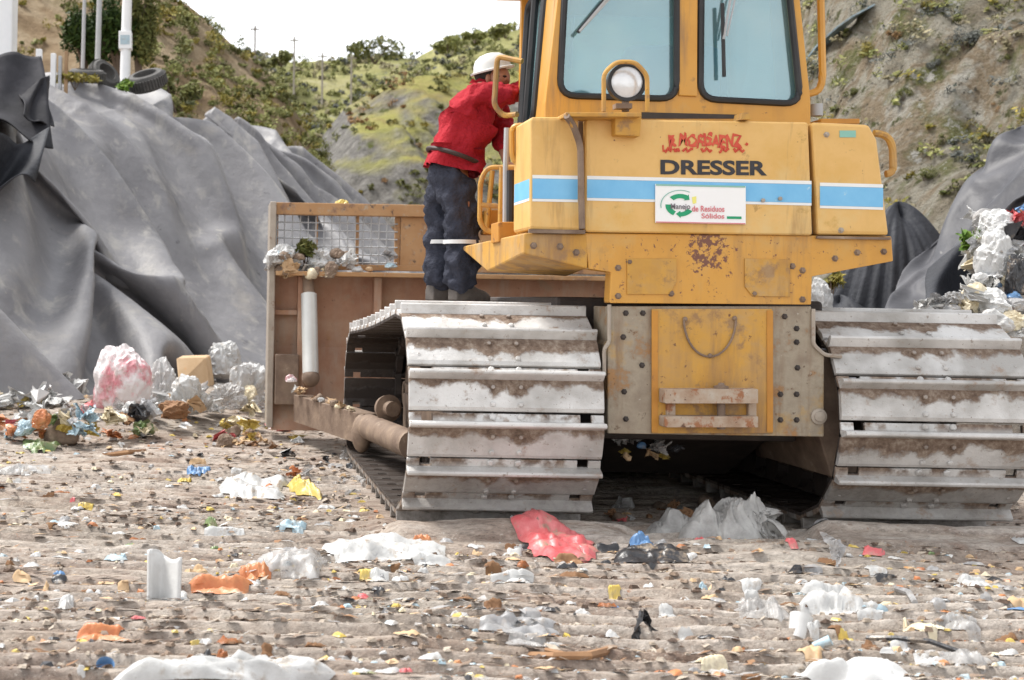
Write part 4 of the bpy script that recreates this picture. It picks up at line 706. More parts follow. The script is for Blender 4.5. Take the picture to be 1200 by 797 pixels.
-1,0,-2,-1,-1,5,3,12,-1,-6,-11,-20,-3,0,2,7,4,4,5,2,0,0,0,-6,-12,-7,0,2,7,9,7,5,3,1,1,0,-1,1,0,-1,-2,-3,-3,-1,0,0,0,0,1,-2,-1,-6,-2,2,5,4,1,1,-1,0,0,0,1,0,1,3,1,-5,1,5,-1,-4,-2,-6,-17,-3,-1,6,5,0,5,8,3,-1,0,-1,-5,-11,-8,-2,2,5,9,6,6,4,2,2,2,-1,0,1,-1,0,-1,-1,-2,-2,0,1,2,2,-1,-3,-12,-1,3,2,4,2,
0,0,-1,1,0,0,0,-2,-1,2,2,-14,4,7,0,1,-12,-14,-1,1,5,-3,0,7,11,4,1,-1,-1,-6,-9,-8,-2,2,4,7,5,4,4,3,3,3,0,0,1,0,0,0,0,1,0,0,0,-1,-1,-2,-5,-5,-9,0,6,7,2,-1,1,-1,0,0,-1,0,0,-1,2,5,-7,0,0,0,-1,-14,-12,0,5,9,-7,-7,6,13,6,0,0,0,-3,-8,-12,-4,0,7,6,3,2,1,-2,0,9,5,2,0,2,0,1,-1,-1,-1,-2,-1,0,0,0,-16,
-5,4,3,8,4,2,-1,-1,-1,-1,-1,-2,1,3,2,8,-2,-13,3,2,1,-2,-15,-11,0,13,5,-7,-11,4,13,7,1,0,-1,6,-7,-15,-8,-2,6,1,-3,6,4,-3,-3,8,3,2,0,-1,-3,6,4,0,-1,0,-1,0,9,-2,-2,0,0,-5,-2,0,3,2,0,0,0,4,2,-4,2,-8,-7,2,2,0,11,1,0,-14,-14,-1,12,5,-6,-11,1,13,5,2,1,-6,11,-4,-11,-10,-4,9,-2,-7,9,3,-6,2,1,3,2,0,0,1,6,0,0,-1,
0,1,-6,7,6,2,-9,-5,0,-1,4,5,3,1,0,-3,-2,6,2,-14,-2,-5,3,9,0,9,6,1,-8,-19,-10,5,10,3,-8,-7,6,8,7,3,-6,7,3,-5,-13,-12,5,4,-8,5,7,-8,0,1,2,5,7,-2,-6,2,4,4,4,3,2,-4,-7,-10,-2,-1,2,7,-1,0,2,4,5,4,2,-4,-5,1,0,0,0,1,0,0,0,0,0,0,0,0,0,0,1,0,0,0,1,0,0,0,0,0,0,-1,0,-1,0,-1,0,0,-1,0,0,-1,0,0,
0,0,0,0,0,0,0,0,0,0,0,0,0,0,0,0,0,0,0,0,0,0,0,5,0,-9,-18,2,5,9,7,3,-3,-8,0,-15,-8,9,-1,4,9,6,0,5,-4,-18,-7,6,11,8,-9,0,7,-2,-9,-15,2,5,-11,-4,-1,0,1,1,2,4,6,8,7,-4,1,8,7,1,-6,-10,0,7,5,-2,-5,2,1,6,0,2,-10,-12,9,5,6,1,3,-5,-5,-5,-18,3,14,-1,9,3,0,2,3,-11,-16,1,11,7,0,-9,4,4,-14,-9,-4,8,0,-6,
8,6,2,1,1,1,0,-3,-3,-1,0,11,4,0,0,-1,0,1,-1,-4,-1,6,8,-2,-1,-2,-2,-10,-4,2,14,2,-1,0,-9,-12,-10,-4,10,19,4,1,-1,1,0,-1,-14,-14,1,17,8,-2,-6,0,-1,-13,-5,3,11,8,2,3,5,0,1,0,-1,0,-1,0,1,-2,-2,-1,1,0,-5,-1,2,7,2,-1,-1,1,1,2,0,-6,-1,-15,0,14,4,0,0,-16,-18,-3,3,15,17,1,-2,-1,2,1,-3,-16,-10,0,14,11,-2,-9,-10,-5,-2,6,12,11,
5,0,-3,-3,-1,0,-1,1,2,1,1,2,-1,0,0,0,0,-3,0,1,4,2,0,-2,-2,-3,-2,0,0,4,-1,0,1,1,-1,-1,-23,-11,1,9,16,11,-1,-1,0,1,-1,-4,-15,-10,1,11,12,-3,-9,-7,1,6,10,7,1,-2,-4,-2,0,3,2,3,2,1,1,-1,1,0,-1,-2,-1,-2,-1,1,2,2,2,2,0,-1,0,-2,-1,0,1,-3,-1,5,0,-1,-6,-11,3,4,0,1,8,-1,-2,1,1,-1,-4,-15,-10,2,10,8,-1,-5,-2,8,7,4,
-2,-4,-3,-2,1,4,4,2,1,0,1,1,-1,1,-1,0,1,0,-1,-1,-1,-2,0,1,2,2,0,1,-2,-1,-2,-2,1,1,0,0,-2,7,-5,-2,4,-7,-5,11,-1,-2,2,1,0,-6,-16,-8,4,10,9,3,-2,1,6,-1,-3,-5,-3,0,3,5,4,1,0,0,1,0,0,-1,0,0,1,0,-1,0,1,0,0,0,0,0,0,-1,-1,1,2,2,0,-2,-3,-1,0,-5,7,0,2,0,-15,-4,8,5,0,1,1,-1,-9,-13,-4,6,11,8,2,3,0,-1,
-6,-4,-1,1,4,4,3,1,-1,0,0,0,0,0,0,1,0,0,0,-1,1,0,-1,1,-1,0,0,0,-1,-5,-4,-2,1,2,7,4,-4,-1,0,5,0,0,-4,-16,0,2,11,1,-1,2,-2,-8,-11,-2,6,10,6,3,2,-1,-4,-5,-2,2,2,4,3,1,-1,-1,1,0,0,0,0,0,0,0,0,0,0,1,-1,0,0,0,1,-1,1,-1,-3,-3,1,0,-3,0,-4,6,3,0,1,4,1,-4,-16,1,0,5,7,-1,1,0,-8,-11,0,8,9,5,2,0,
-3,-6,-3,1,5,3,3,1,-1,-1,-1,0,-1,0,0,1,0,0,0,0,1,0,0,0,1,0,0,0,-1,1,-3,2,0,0,-5,-3,1,0,2,-5,5,2,1,3,-4,-15,5,2,-2,5,4,0,1,-9,-7,2,7,7,3,1,-1,-5,-4,0,5,4,1,0,0,-1,1,0,1,0,-1,-1,-1,-1,0,0,0,1,0,1,0,0,0,0,0,0,0,-4,-9,-7,-1,2,7,6,3,2,0,-2,-3,4,0,0,-4,-2,2,-4,0,5,2,0,-6,-6,2,7,7,2,
0,-3,-5,-1,3,4,1,0,0,0,-1,1,0,1,0,0,0,0,0,0,-1,0,0,-1,0,0,0,-1,-2,-2,-3,-5,-5,-3,4,3,2,6,4,1,0,-1,0,2,1,-4,0,-5,1,1,-4,1,3,3,0,-4,-7,2,7,6,1,-1,-2,-4,0,4,3,0,0,-1,0,0,0,0,0,-1,-1,0,1,1,0,0,-1,0,-1,-2,-2,-4,-4,-3,-1,-2,1,2,4,4,5,2,1,0,1,0,-1,-2,-3,-1,1,2,0,-7,1,2,0,0,5,-2,-2,-5,3,7,
3,-1,-1,-2,-3,2,5,0,0,0,-1,1,-1,0,0,-1,-2,-2,-1,-2,-1,-2,-1,-1,0,-1,0,1,0,2,2,2,1,2,0,1,-1,-1,-1,0,1,1,1,1,2,0,0,-1,1,-5,0,3,0,-4,-2,4,1,-2,-5,3,6,0,-1,-1,0,-1,2,3,-1,0,-1,1,1,-1,0,-1,-2,-2,-1,1,0,1,0,0,1,1,0,0,0,-2,-1,-2,-2,-1,-1,-1,1,0,1,3,2,1,1,0,0,0,-1,0,2,1,-7,3,0,1,-3,-1,3,3,0,1,
-1,1,-1,1,-1,0,-1,2,1,0,0,0,1,-1,0,-1,0,-2,0,0,1,1,1,0,1,0,-1,-2,-1,-2,-2,0,0,1,1,1,1,1,0,0,0,0,-1,0,0,0,-5,-4,-1,1,0,1,7,-1,1,-2,-2,3,4,0,-1,1,1,0,0,-1,1,1,-1,0,0,0,0,0,0,0,-1,-1,-1,1,1,1,1,-1,0,0,-2,0,0,0,1,1,1,0,0,-1,1,0,-1,0,-1,-2,1,1,0,0,-1,-2,2,1,0,-2,-1,-1,-3,2,1,-1,2,3,
-1,-1,0,3,-1,0,0,1,0,-1,0,0,1,-1,0,0,0,-2,-1,1,1,1,1,0,-1,0,1,0,1,0,0,0,-1,0,0,0,0,0,-1,0,1,-1,-1,0,-1,0,1,0,0,0,0,1,-1,0,-1,0,0,-3,0,2,1,0,0,1,1,0,1,0,0,-1,0,0,1,-1,0,1,0,0,-1,1,0,0,0,0,0,0,0,0,-1,0,0,1,0,1,0,0,-1,0,0,0,0,-1,-1,-1,0,0,0,0,1,0,-1,0,0,0,-1,-1,-2,-2,1,2,
0,3,0,0,1,-1,1,1,1,0,0,0,0,-1,0,1,-1,0,0,0,0,1,0,0,0,1,-1,0,0,-1,0,0,1,0,0,0,0,-1,1,0,-1,0,-1,0,-1,1,0,0,-1,-3,-2,-1,0,-1,-1,-1,1,2,3,1,0,-1,0,-3,2,4,1,0,0,2,-1,0,0,1,-1,1,0,-1,1,0,0,0,0,0,0,1,0,-1,0,0,0,1,-1,0,0,-1,1,-1,0,1,-1,0,1,0,0,0,1,-1,0,0,-1,-1,-2,-1,-1,1,1,-1,-2,-4,
-3,0,1,6,0,2,3,0,-2,1,1,-1,1,0,0,-1,1,0,0,1,-1,0,0,0,0,0,1,0,0,0,0,0,0,0,0,0,-1,1,-1,0,0,0,0,0,-1,0,1,0,0,1,0,0,0,0,0,-1,0,-2,-5,-2,1,3,2,1,-1,-2,0,4,-2,-3,2,3,0,1,0,0,-1,1,0,1,0,-1,1,0,0,0,0,0,0,0,0,-1,0,0,0,1,0,0,0,-1,1,-1,0,-1,0,0,0,0,0,0,0,1,0,0,0,0,-1,0,-2,-1,
3,1,-2,0,0,-1,0,-2,0,-6,1,4,3,1,1,0,0,0,0,-1,0,0,1,1,1,0,-1,0,0,1,0,0,-1,1,0,0,0,-1,1,0,0,0,-1,1,-1,0,0,-1,1,0,0,0,0,-1,1,1,0,-1,1,-1,1,0,-1,0,1,-2,-1,-1,-1,-1,0,3,2,1,0,0,-1,-1,0,0,0,-1,0,-1,-1,0,-1,1,-1,-5,-3,-3,0,0,1,-1,0,-1,-1,-1,-2,-1,-1,-1,-1,-1,0,1,0,1,0,0,1,0,0,1,0,1,1,2,
2,2,0,5,4,3,2,1,-1,0,-2,-3,-1,6,1,0,0,-1,0,-3,0,-1,0,0,-1,0,-1,0,-1,-2,-2,-2,-4,-4,-6,-3,-2,-1,-2,0,-1,-1,1,-1,0,1,0,0,1,0,0,1,0,0,0,0,1,-1,1,0,0,1,-1,2,3,0,0,2,4,5,5,4,3,1,0,3,1,-1,1,0,0,-3,-3,0,-2,1,1,-1,-1,-2,-1,-1,2,3,1,0,-2,-3,-4,-1,-1,-1,1,2,2,2,2,1,1,2,1,0,1,0,0,1,-1,1,0,0,
0,0,0,-1,1,-1,0,-1,-1,-1,-2,-2,-2,-1,1,8,1,-12,-3,-3,0,11,10,-1,-6,-6,-1,2,3,-1,-3,-3,-1,-1,-1,1,2,2,4,2,3,2,2,2,1,0,-1,1,-1,-1,0,0,-1,-1,0,-1,0,-1,0,-1,0,1,-1,1,0,0,-1,0,1,1,2,1,0,0,1,-1,-1,-4,0,-2,-3,1,-4,1,9,3,-2,-2,-5,-4,1,-1,0,2,0,1,1,1,2,2,1,2,2,0,1,-1,0,0,0,-1,0,0,0,-1,0,1,0,0,0,0,
0,1,-1,0,0,0,0,0,-1,0,0,-1,0,0,-2,-4,-2,1,2,2,0,4,1,0,-1,-4,3,4,0,0,-1,-6,-4,3,4,1,2,0,-1,0,0,0,0,-1,0,2,0,0,0,0,-1,-1,0,0,-1,0,1,0,0,1,0,0,0,-1,1,-1,1,-1,1,-1,0,-1,-1,0,-1,0,1,0,-1,2,0,-3,-1,4,2,-2,2,-3,-2,2,3,1,-1,-5,0,1,0,1,-1,0,0,-1,0,0,1,1,0,2,2,1,-2,-2,-1,-1,-2,-1,0,-1,-2,0,
0,1,3,3,2,1,0,0,0,1,-1,1,-1,0,0,-1,-1,-2,-1,3,1,-4,-1,1,0,5,-4,2,2,2,-7,2,1,-3,-1,7,-5,-3,0,0,1,0,1,1,1,0,0,1,1,-2,-1,1,2,1,0,0,0,-1,-1,-1,-1,-2,-2,-2,-3,-1,0,1,2,4,1,1,2,2,2,0,-1,0,0,0,0,0,0,1,-2,-4,0,-4,6,3,1,-1,0,-4,-1,3,4,0,-1,-1,-2,0,0,1,0,1,-1,1,1,0,-1,-2,-2,-2,0,0,1,2,1,1,
1,0,0,0,0,-1,-2,-2,-3,-2,-3,-3,0,0,1,2,4,3,1,0,1,1,2,0,0,0,-1,-3,0,5,0,0,0,-2,0,3,1,0,0,0,0,-1,0,0,0,0,1,0,0,0,-1,0,0,0,0,0,-1,-1,0,-2,0,-1,0,0,0,0,0,0,1,0,2,0,0,-1,-2,-3,-3,-3,-3,-2,0,1,-1,-1,-1,0,2,1,6,6,1,-2,2,3,2,1,-2,0,2,1,0,-1,-1,-5,-1,2,3,2,-1,0,0,0,0,0,0,0,0,0,0,0,
0,1,0,0,-1,0,0,-1,0,-1,0,-1,-2,-1,0,0,-1,3,3,0,-1,1,-1,-1,1,0,0,0,0,-1,-3,0,0,0,1,0,-10,9,6,-1,1,1,0,1,-2,-1,-3,-1,1,2,2,0,0,-1,1,0,0,0,0,0,-1,1,0,0,-1,1,0,0,0,0,-1,1,-1,1,0,0,-1,0,0,-2,0,0,0,-1,0,1,-1,0,1,1,0,-5,-1,2,1,-4,-4,1,0,1,8,3,0,1,0,-1,0,0,-2,-4,1,2,2,0,0,-1,-2,1,1,1,
0,0,1,-1,0,0,1,0,0,0,0,0,0,-1,1,-1,0,0,0,0,0,-3,-1,2,1,0,1,-1,0,-1,-1,0,-2,1,-2,1,-1,6,0,-7,-1,-3,2,8,3,0,0,-1,0,0,1,-4,-4,1,3,3,-1,-1,-1,-2,1,0,2,1,-1,1,0,0,0,0,0,0,0,0,0,0,0,0,0,0,0,0,0,-1,-8,-3,3,3,0,0,0,-2,-2,-2,1,4,3,-1,0,-7,0,4,1,-3,-2,3,9,1,1,0,0,0,-1,0,-5,-2,2,2,3,-1,
-1,-2,-2,0,0,2,2,0,0,1,0,0,0,0,-1,0,0,1,-1,0,0,0,1,0,0,0,1,-3,-5,-2,-1,1,-1,2,1,2,1,0,-1,0,1,1,1,-3,0,-4,-4,0,3,10,2,0,-1,0,0,0,-3,-5,0,3,3,3,0,-2,-3,-2,-1,-1,2,3,1,0,0,0,0,0,1,-1,0,0,0,1,0,0,-1,1,0,0,0,0,0,-1,0,-1,0,1,1,-2,-2,0,2,-3,1,-4,1,3,1,-5,-4,-2,-1,6,9,1,0,1,-1,0,1,-6,
-4,2,4,3,1,0,-2,-3,-3,-1,-1,1,2,1,1,1,1,1,-1,0,1,-1,1,-1,0,1,0,0,1,0,-2,1,0,-1,-1,1,1,0,0,1,0,-3,-2,0,1,3,-1,-2,3,-3,-6,-4,-1,-1,6,9,2,0,0,-1,1,-1,-6,-3,2,5,3,2,0,-1,-2,-4,-3,-3,0,1,2,2,1,1,2,1,-1,0,0,0,1,-1,1,0,0,1,-5,-1,0,0,1,-1,-1,-1,-1,0,0,4,-1,0,0,3,1,0,0,0,-7,-4,-3,-1,1,8,6,2,
0,-1,-1,3,-4,-6,0,3,5,1,1,1,0,-1,-3,-3,-4,-2,0,0,2,2,3,1,1,0,0,1,-1,1,1,-1,0,-5,2,2,1,0,0,-1,0,0,0,-2,-1,0,1,-2,1,-4,4,-2,1,3,-3,-3,-4,-3,-2,2,9,6,1,0,-3,1,1,-6,-3,1,4,4,2,0,0,0,1,-2,-2,-4,-4,-2,-1,1,2,4,3,1,0,0,1,0,0,0,-3,-5,9,-2,-2,-1,-2,0,-2,-1,-3,0,2,0,2,2,1,4,-5,3,1,-1,1,-2,-4,-5,
-3,-2,4,8,5,1,-1,-3,3,0,-8,-2,2,6,2,1,1,1,-1,0,0,0,-2,-4,-4,-4,-2,0,2,4,2,2,1,0,0,-1,-7,9,-1,-4,-2,-2,-1,-1,1,0,3,2,0,-1,-1,4,0,-6,0,0,1,3,6,2,-1,-4,-5,-6,-2,4,9,4,1,-3,-1,4,-4,-6,0,2,6,2,0,0,1,0,0,0,0,-1,-1,-3,-4,-3,-3,-1,0,0,1,1,1,-1,3,3,4,3,-2,-2,1,0,0,1,0,0,-1,0,0,-4,0,1,-3,-1,1,4,
5,-1,0,0,-3,-4,-7,-4,5,9,3,0,-3,1,3,-5,-6,1,4,5,1,0,1,0,0,-1,0,1,0,0,-2,-1,-2,-2,-1,-2,-1,0,-1,2,6,0,-3,3,2,0,-2,2,-4,-7,2,3,3,1,-2,-1,-1,6,1,-1,-1,2,0,1,-1,0,0,-1,-2,-7,-6,3,12,1,-2,-1,3,0,-5,-6,0,6,5,0,0,1,0,1,-1,0,0,0,0,-1,0,-1,-1,0,-2,-1,-1,0,1,1,1,0,2,2,-2,-1,-1,-3,-5,2,0,-1,4,0,-1,-5,
4,3,3,2,1,-1,0,-1,0,1,-1,1,-3,-7,-3,10,3,-1,0,2,-1,-6,-3,-1,5,5,-1,0,-2,-4,-5,-4,-1,-2,-2,-3,-5,-4,-4,-3,-1,0,0,2,2,2,3,4,6,8,8,0,4,2,-4,-4,-1,2,0,1,-1,4,-2,1,4,1,-1,0,-1,0,-1,0,0,0,0,1,-2,-2,4,0,-1,2,-1,-4,1,-1,-1,-5,-5,-9,-8,-7,-4,0,-2,-1,1,1,2,2,4,5,4,4,4,2,2,2,2,1,1,-1,1,1,-1,3,5,-1,-1,-3,
-2,4,1,0,3,1,1,0,0,-1,0,-1,1,-1,0,0,0,-1,1,-1,-11,-7,13,7,-2,-3,0,-2,-19,-10,-6,-1,-2,1,1,2,6,7,5,6,5,5,3,2,1,-1,0,0,-1,-2,-2,-2,-3,-2,-3,0,5,7,4,0,-1,0,0,-3,0,-1,5,3,-1,0,-2,-1,0,1,0,0,1,0,0,-1,-9,-18,-8,5,0,5,7,12,-10,-21,-2,-2,-1,2,10,13,13,4,0,0,1,0,0,-1,-1,0,0,0,-2,-1,-2,-2,-1,0,0,1,3,2,1,1,
0,1,1,-2,-2,-1,0,-8,-6,7,9,-1,0,1,1,2,0,1,0,-2,-7,-14,-12,-2,2,5,-2,-6,5,2,-11,-1,1,7,12,13,6,1,-1,2,1,0,0,-1,0,0,0,-2,-1,-1,0,-1,1,1,1,-1,0,-2,-3,-2,-4,-2,0,1,2,5,4,-1,0,3,-5,3,-1,0,2,1,2,0,1,-1,-5,-11,-14,-6,-2,2,4,7,-6,0,4,-14,1,12,13,10,5,-1,-1,-1,2,1,0,-1,-2,1,1,1,0,0,0,-1,0,0,-1,0,-3,-1,-3,0,
0,0,2,0,-1,-2,-1,0,0,6,1,-1,3,-2,-2,2,2,3,0,-1,-3,-10,-14,-9,-2,0,1,4,6,3,3,2,-8,6,13,6,2,0,0,-1,1,1,-1,-1,-1,0,-1,-1,1,1,1,1,0,1,-1,-1,-1,0,1,0,1,0,0,1,-1,0,-1,0,-2,-1,0,-1,1,4,0,-5,1,3,1,-1,-2,-7,-14,-10,-4,-1,1,2,6,7,10,0,2,1,5,5,0,1,0,0,-1,1,0,0,-1,-1,0,0,1,-1,-3,-1,0,1,2,1,1,0,1,-2,
0,0,1,0,0,-1,1,0,0,0,0,0,-2,-3,0,4,1,-5,1,2,0,-5,-12,-13,-5,-2,1,1,4,5,7,8,5,1,0,0,2,4,2,-1,0,0,1,0,0,0,0,0,0,0,0,0,0,-2,-2,-3,-3,-1,0,0,0,1,0,1,0,0,-1,0,0,1,1,0,2,1,1,-2,1,5,0,-4,0,-1,-9,-15,-9,-2,0,1,2,5,6,8,8,5,-1,-3,1,-1,-1,2,4,3,1,0,0,0,0,-1,1,1,0,0,-1,0,0,-1,0,0,0,-1,
-2,0,-1,0,-1,-2,-1,0,1,1,2,0,1,0,-1,-4,-1,5,0,-8,6,5,-7,-13,-14,-3,0,1,2,4,6,7,9,7,3,-2,0,-3,-4,-4,-2,0,3,3,4,3,1,1,0,1,0,0,0,0,1,-1,0,0,-1,-1,-1,-1,1,-1,1,1,0,1,1,-1,0,-1,-1,0,-1,1,-1,2,0,-4,0,-2,0,-2,-17,-11,0,0,2,2,5,6,8,8,4,2,-1,-1,0,0,0,-1,-5,-4,-2,1,2,4,3,1,2,1,0,0,1,0,-1,1,-1,0,
0,0,0,1,-1,1,-1,-1,1,0,-1,1,0,0,-1,-1,-1,-1,1,0,-1,-1,0,6,-8,-9,-2,-5,-1,6,2,-5,3,8,6,4,1,-1,-1,1,-2,0,0,-1,0,0,-3,-3,-2,1,2,1,-1,0,2,2,1,2,2,0,0,0,0,0,0,-1,0,0,0,1,-1,0,0,0,0,0,0,-1,0,-2,-1,-1,0,0,1,-2,-4,0,-1,1,1,1,-5,3,4,4,2,0,0,0,1,-1,0,-2,-2,0,3,1,0,-2,-3,-5,-2,0,-2,-2,-1,0,2,2,
4,4,3,2,0,0,0,0,0,0,0,0,1,0,0,-1,0,0,-3,-3,-3,0,-1,0,-1,6,-1,1,-5,-2,1,2,2,-5,2,3,6,2,-1,0,0,0,0,1,-1,0,-1,0,0,0,0,0,0,-2,-4,-3,0,0,-2,-2,-3,-3,-2,0,2,3,5,3,3,2,2,0,1,0,0,0,0,1,0,-1,0,1,1,-1,-2,-1,2,-5,0,-7,5,-2,2,1,-1,-1,-1,6,3,0,1,-1,0,1,0,0,0,-1,-1,0,-3,-1,0,0,-1,1,2,1,1,0,
0,-2,-1,-2,-4,-4,-4,-4,-4,-1,0,0,1,2,1,0,2,3,4,2,1,2,3,3,2,1,1,-1,-5,0,0,2,-2,1,-1,1,-3,-1,1,7,0,0,0,1,0,-1,0,0,1,0,0,-1,-2,-4,-5,-2,0,0,0,2,1,2,1,1,0,1,1,1,0,0,0,-1,-2,-2,-3,-2,-3,-2,-3,-3,-4,-2,0,0,1,1,2,3,4,4,7,4,0,-1,2,-1,0,-2,0,1,4,2,1,0,0,-1,0,0,1,0,-1,0,1,-1,0,0,1,-1,-2,-3,
-2,-2,0,-1,-1,0,-1,-1,0,-2,0,-1,0,0,0,1,1,1,4,3,2,2,1,0,-1,-1,0,-1,0,-1,1,-1,-1,1,0,-1,1,-1,-1,0,1,1,3,2,0,0,0,1,0,0,-1,0,1,0,-1,0,0,0,0,0,1,1,-1,0,-1,-1,0,0,0,1,-1,0,-1,1,-1,0,-1,0,0,-1,-2,0,-1,-1,0,2,2,2,1,1,0,0,-3,1,0,-3,0,4,-5,-1,0,0,2,2,2,0,1,0,0,0,0,0,1,0,-1,0,0,1,-1,0,
0,1,0,0,0,0,0,0,0,-1,0,0,0,0,0,-1,0,0,1,0,0,0,1,-1,0,-1,-1,-1,-1,-1,-1,1,2,1,1,-2,-2,0,0,-2,0,1,0,1,2,2,1,-1,-1,1,1,0,0,1,-1,0,1,0,0,-1,1,0,0,-1,0,0,0,0,-1,1,0,0,0,-1,1,0,1,-1,0,0,0,0,0,1,-1,0,0,0,0,0,1,-1,0,-2,-2,0,1,0,-3,1,0,0,-2,1,1,2,0,1,1,0,-1,0,0,1,0,0,1,1,-1,0,
0,0,0,0,0,1,-1,-1,1,-1,0,0,0,1,0,0,0,1,-1,1,0,-1,0,0,0,-1,1,0,1,0,-1,0,0,0,-2,-1,-1,-1,-2,-1,4,-1,0,-3,3,1,1,0,1,1,1,-2,-1,0,1,0,0,1,-1,0,1,0,1,0,0,0,1,-1,0,0,-2,-1,0,0,1,1,1,0,0,0,1,0,0,0,0,-1,0,0,0,0,0,0,0,0,0,0,0,0,-1,-1,0,1,-3,0,0,2,-1,-1,1,1,1,2,-1,0,-1,-1,-1,0,0,0,
1,0,0,1,0,2,1,0,-1,-2,-4,-3,-2,0,0,1,1,2,3,3,1,0,0,1,0,0,-1,1,-1,0,0,0,-1,0,1,0,-2,1,1,1,0,-2,-2,-1,3,-3,0,-4,3,0,2,2,1,0,1,-1,0,-2,-2,-1,0,0,1,-1,-1,-1,1,-1,3,3,2,1,-1,-1,-2,-2,-2,-3,-1,-2,-2,-1,1,1,1,1,2,1,1,-1,1,0,-2,-2,-2,0,0,-2,-1,-2,-1,-1,0,3,4,4,2,2,1,-1,0,4,0,0,1,0,-1,1,0,1,
-1,-1,-2,-3,-1,-1,-1,0,-1,-1,-3,2,4,4,2,0,1,1,1,0,-2,-1,-2,-1,-2,-1,-2,-2,-1,-1,-1,0,-1,0,1,1,2,0,0,1,1,2,1,1,2,1,-1,-2,-2,3,0,4,-1,0,2,0,0,-1,1,0,1,0,0,0,0,0,-3,-1,-1,-2,-3,-1,-1,-3,-2,3,-4,5,8,3,2,1,0,0,1,-1,0,-1,0,0,-1,-1,0,-1,0,-1,0,1,-1,0,0,1,1,0,1,1,-1,-3,-1,2,1,-4,1,0,2,2,0,0,0,0,
-1,2,0,0,1,-1,0,0,0,0,0,0,0,-1,-1,-3,-5,-6,7,6,2,-1,-1,2,2,0,0,0,0,0,-1,0,-1,0,0,0,0,0,-1,-1,0,0,-1,0,-1,0,0,-1,0,2,1,-1,-4,3,0,3,0,1,0,1,0,0,0,0,1,0,0,0,0,0,0,0,0,0,0,0,0,0,0,-1,-1,-4,2,3,1,-1,0,1,0,1,-1,0,0,-1,0,0,0,0,0,0,0,0,1,-1,0,-1,0,0,-1,-1,1,1,0,-3,1,-2,0,-1,2,2,
2,0,0,0,0,1,0,0,-1,1,0,0,1,0,0,-1,0,0,-1,1,0,0,0,-5,0,3,1,0,0,-1,1,0,0,0,0,0,-1,1,-1,1,0,0,1,0,-1,0,0,-2,0,-2,-1,0,-1,-2,-1,1,3,0,0,3,2,0,0,0,0,0,0,0,1,0,0,-1,1,0,0,0,0,1,-1,0,1,-2,-2,-2,-2,3,-1,-1,1,1,1,1,0,0,1,0,0,0,1,-1,0,-1,0,1,0,0,1,0,-1,2,-1,0,0,0,-1,0,0,0,-5,0,
0,0,1,0,2,2,0,0,0,-1,0,1,1,0,-1,0,0,1,0,0,1,0,-2,-3,-1,-1,-1,0,-4,-5,-2,0,1,2,2,3,2,3,3,1,1,-1,1,0,0,-1,0,1,0,-1,1,0,0,0,0,0,0,-2,-1,-1,2,-4,0,-8,-4,0,4,9,4,1,0,-2,-1,-1,1,1,1,1,0,-1,1,0,0,0,0,1,-1,0,0,-5,-7,-3,-2,-2,-3,-2,-2,-1,1,0,3,4,4,4,2,3,0,1,0,-2,-1,2,1,-2,0,1,1,0,-1,1,
0,0,-7,6,0,3,-2,-5,-4,3,9,2,0,-2,-4,-2,-2,2,2,2,2,1,0,1,0,0,1,-1,0,0,0,0,1,-1,-3,-3,-3,-3,-3,-3,-4,-3,-5,-3,-3,0,-1,0,2,1,0,1,1,1,0,2,1,0,0,1,2,2,4,5,7,1,-1,-4,0,5,3,-3,2,4,-1,1,-1,-3,-4,-3,0,3,3,3,1,-1,1,0,0,1,1,-1,-1,0,0,0,2,0,-1,-1,-1,-1,-1,-1,0,-1,0,-1,-1,-1,-1,-1,1,1,0,0,1,1,1,1,
1,1,1,0,-1,-3,2,-1,0,1,0,1,4,0,-3,3,1,-1,0,0,0,-4,-4,-2,1,3,2,2,0,1,0,0,0,1,1,0,-2,0,0,0,2,0,0,-1,-1,0,0,0,-1,-1,-1,-1,-1,1,0,1,0,-1,0,0,0,1,0,0,0,2,-5,-1,0,2,0,1,3,0,1,3,-3,0,1,0,1,0,-1,0,-3,-4,-2,1,2,1,1,1,2,1,-1,0,1,0,1,0,-2,0,-1,2,1,1,-1,0,-1,-1,-1,-2,-1,0,0,0,0,1,0,-1,
0,0,0,0,0,0,0,-1,5,0,0,-6,0,5,1,-1,-1,1,2,-2,2,-2,1,1,0,0,0,-4,-4,-3,1,2,1,1,2,2,2,0,-1,0,0,0,1,-1,-1,-2,0,1,3,-1,-1,1,1,0,-2,-4,-1,2,1,1,0,1,-1,0,1,-1,0,0,-1,0,-1,1,-4,0,0,3,1,2,-3,0,3,0,0,-1,-2,3,1,-1,0,1,-4,-4,-4,1,1,1,1,3,3,1,0,0,0,0,0,1,0,0,-2,-1,0,2,0,-1,0,1,-1,-1,-2,-3,
0,-2,3,3,1,-1,-3,0,3,1,0,-1,-1,-3,2,-1,1,1,1,1,-1,-2,3,2,0,-1,-1,-1,3,1,-1,0,1,-4,-4,-4,-1,0,1,3,3,3,2,0,0,0,0,0,1,0,0,-1,-3,0,3,-1,-1,2,1,0,-1,-4,-3,-1,1,1,0,-2,1,-1,-3,-1,0,0,0,5,1,-1,0,-2,3,6,-1,-4,-3,4,2,0,-1,-1,1,3,-1,-2,1,2,-2,-5,-4,-2,0,-1,2,4,4,3,1,0,0,0,0,-1,1,-1,1,-2,-2,2,0,-1,
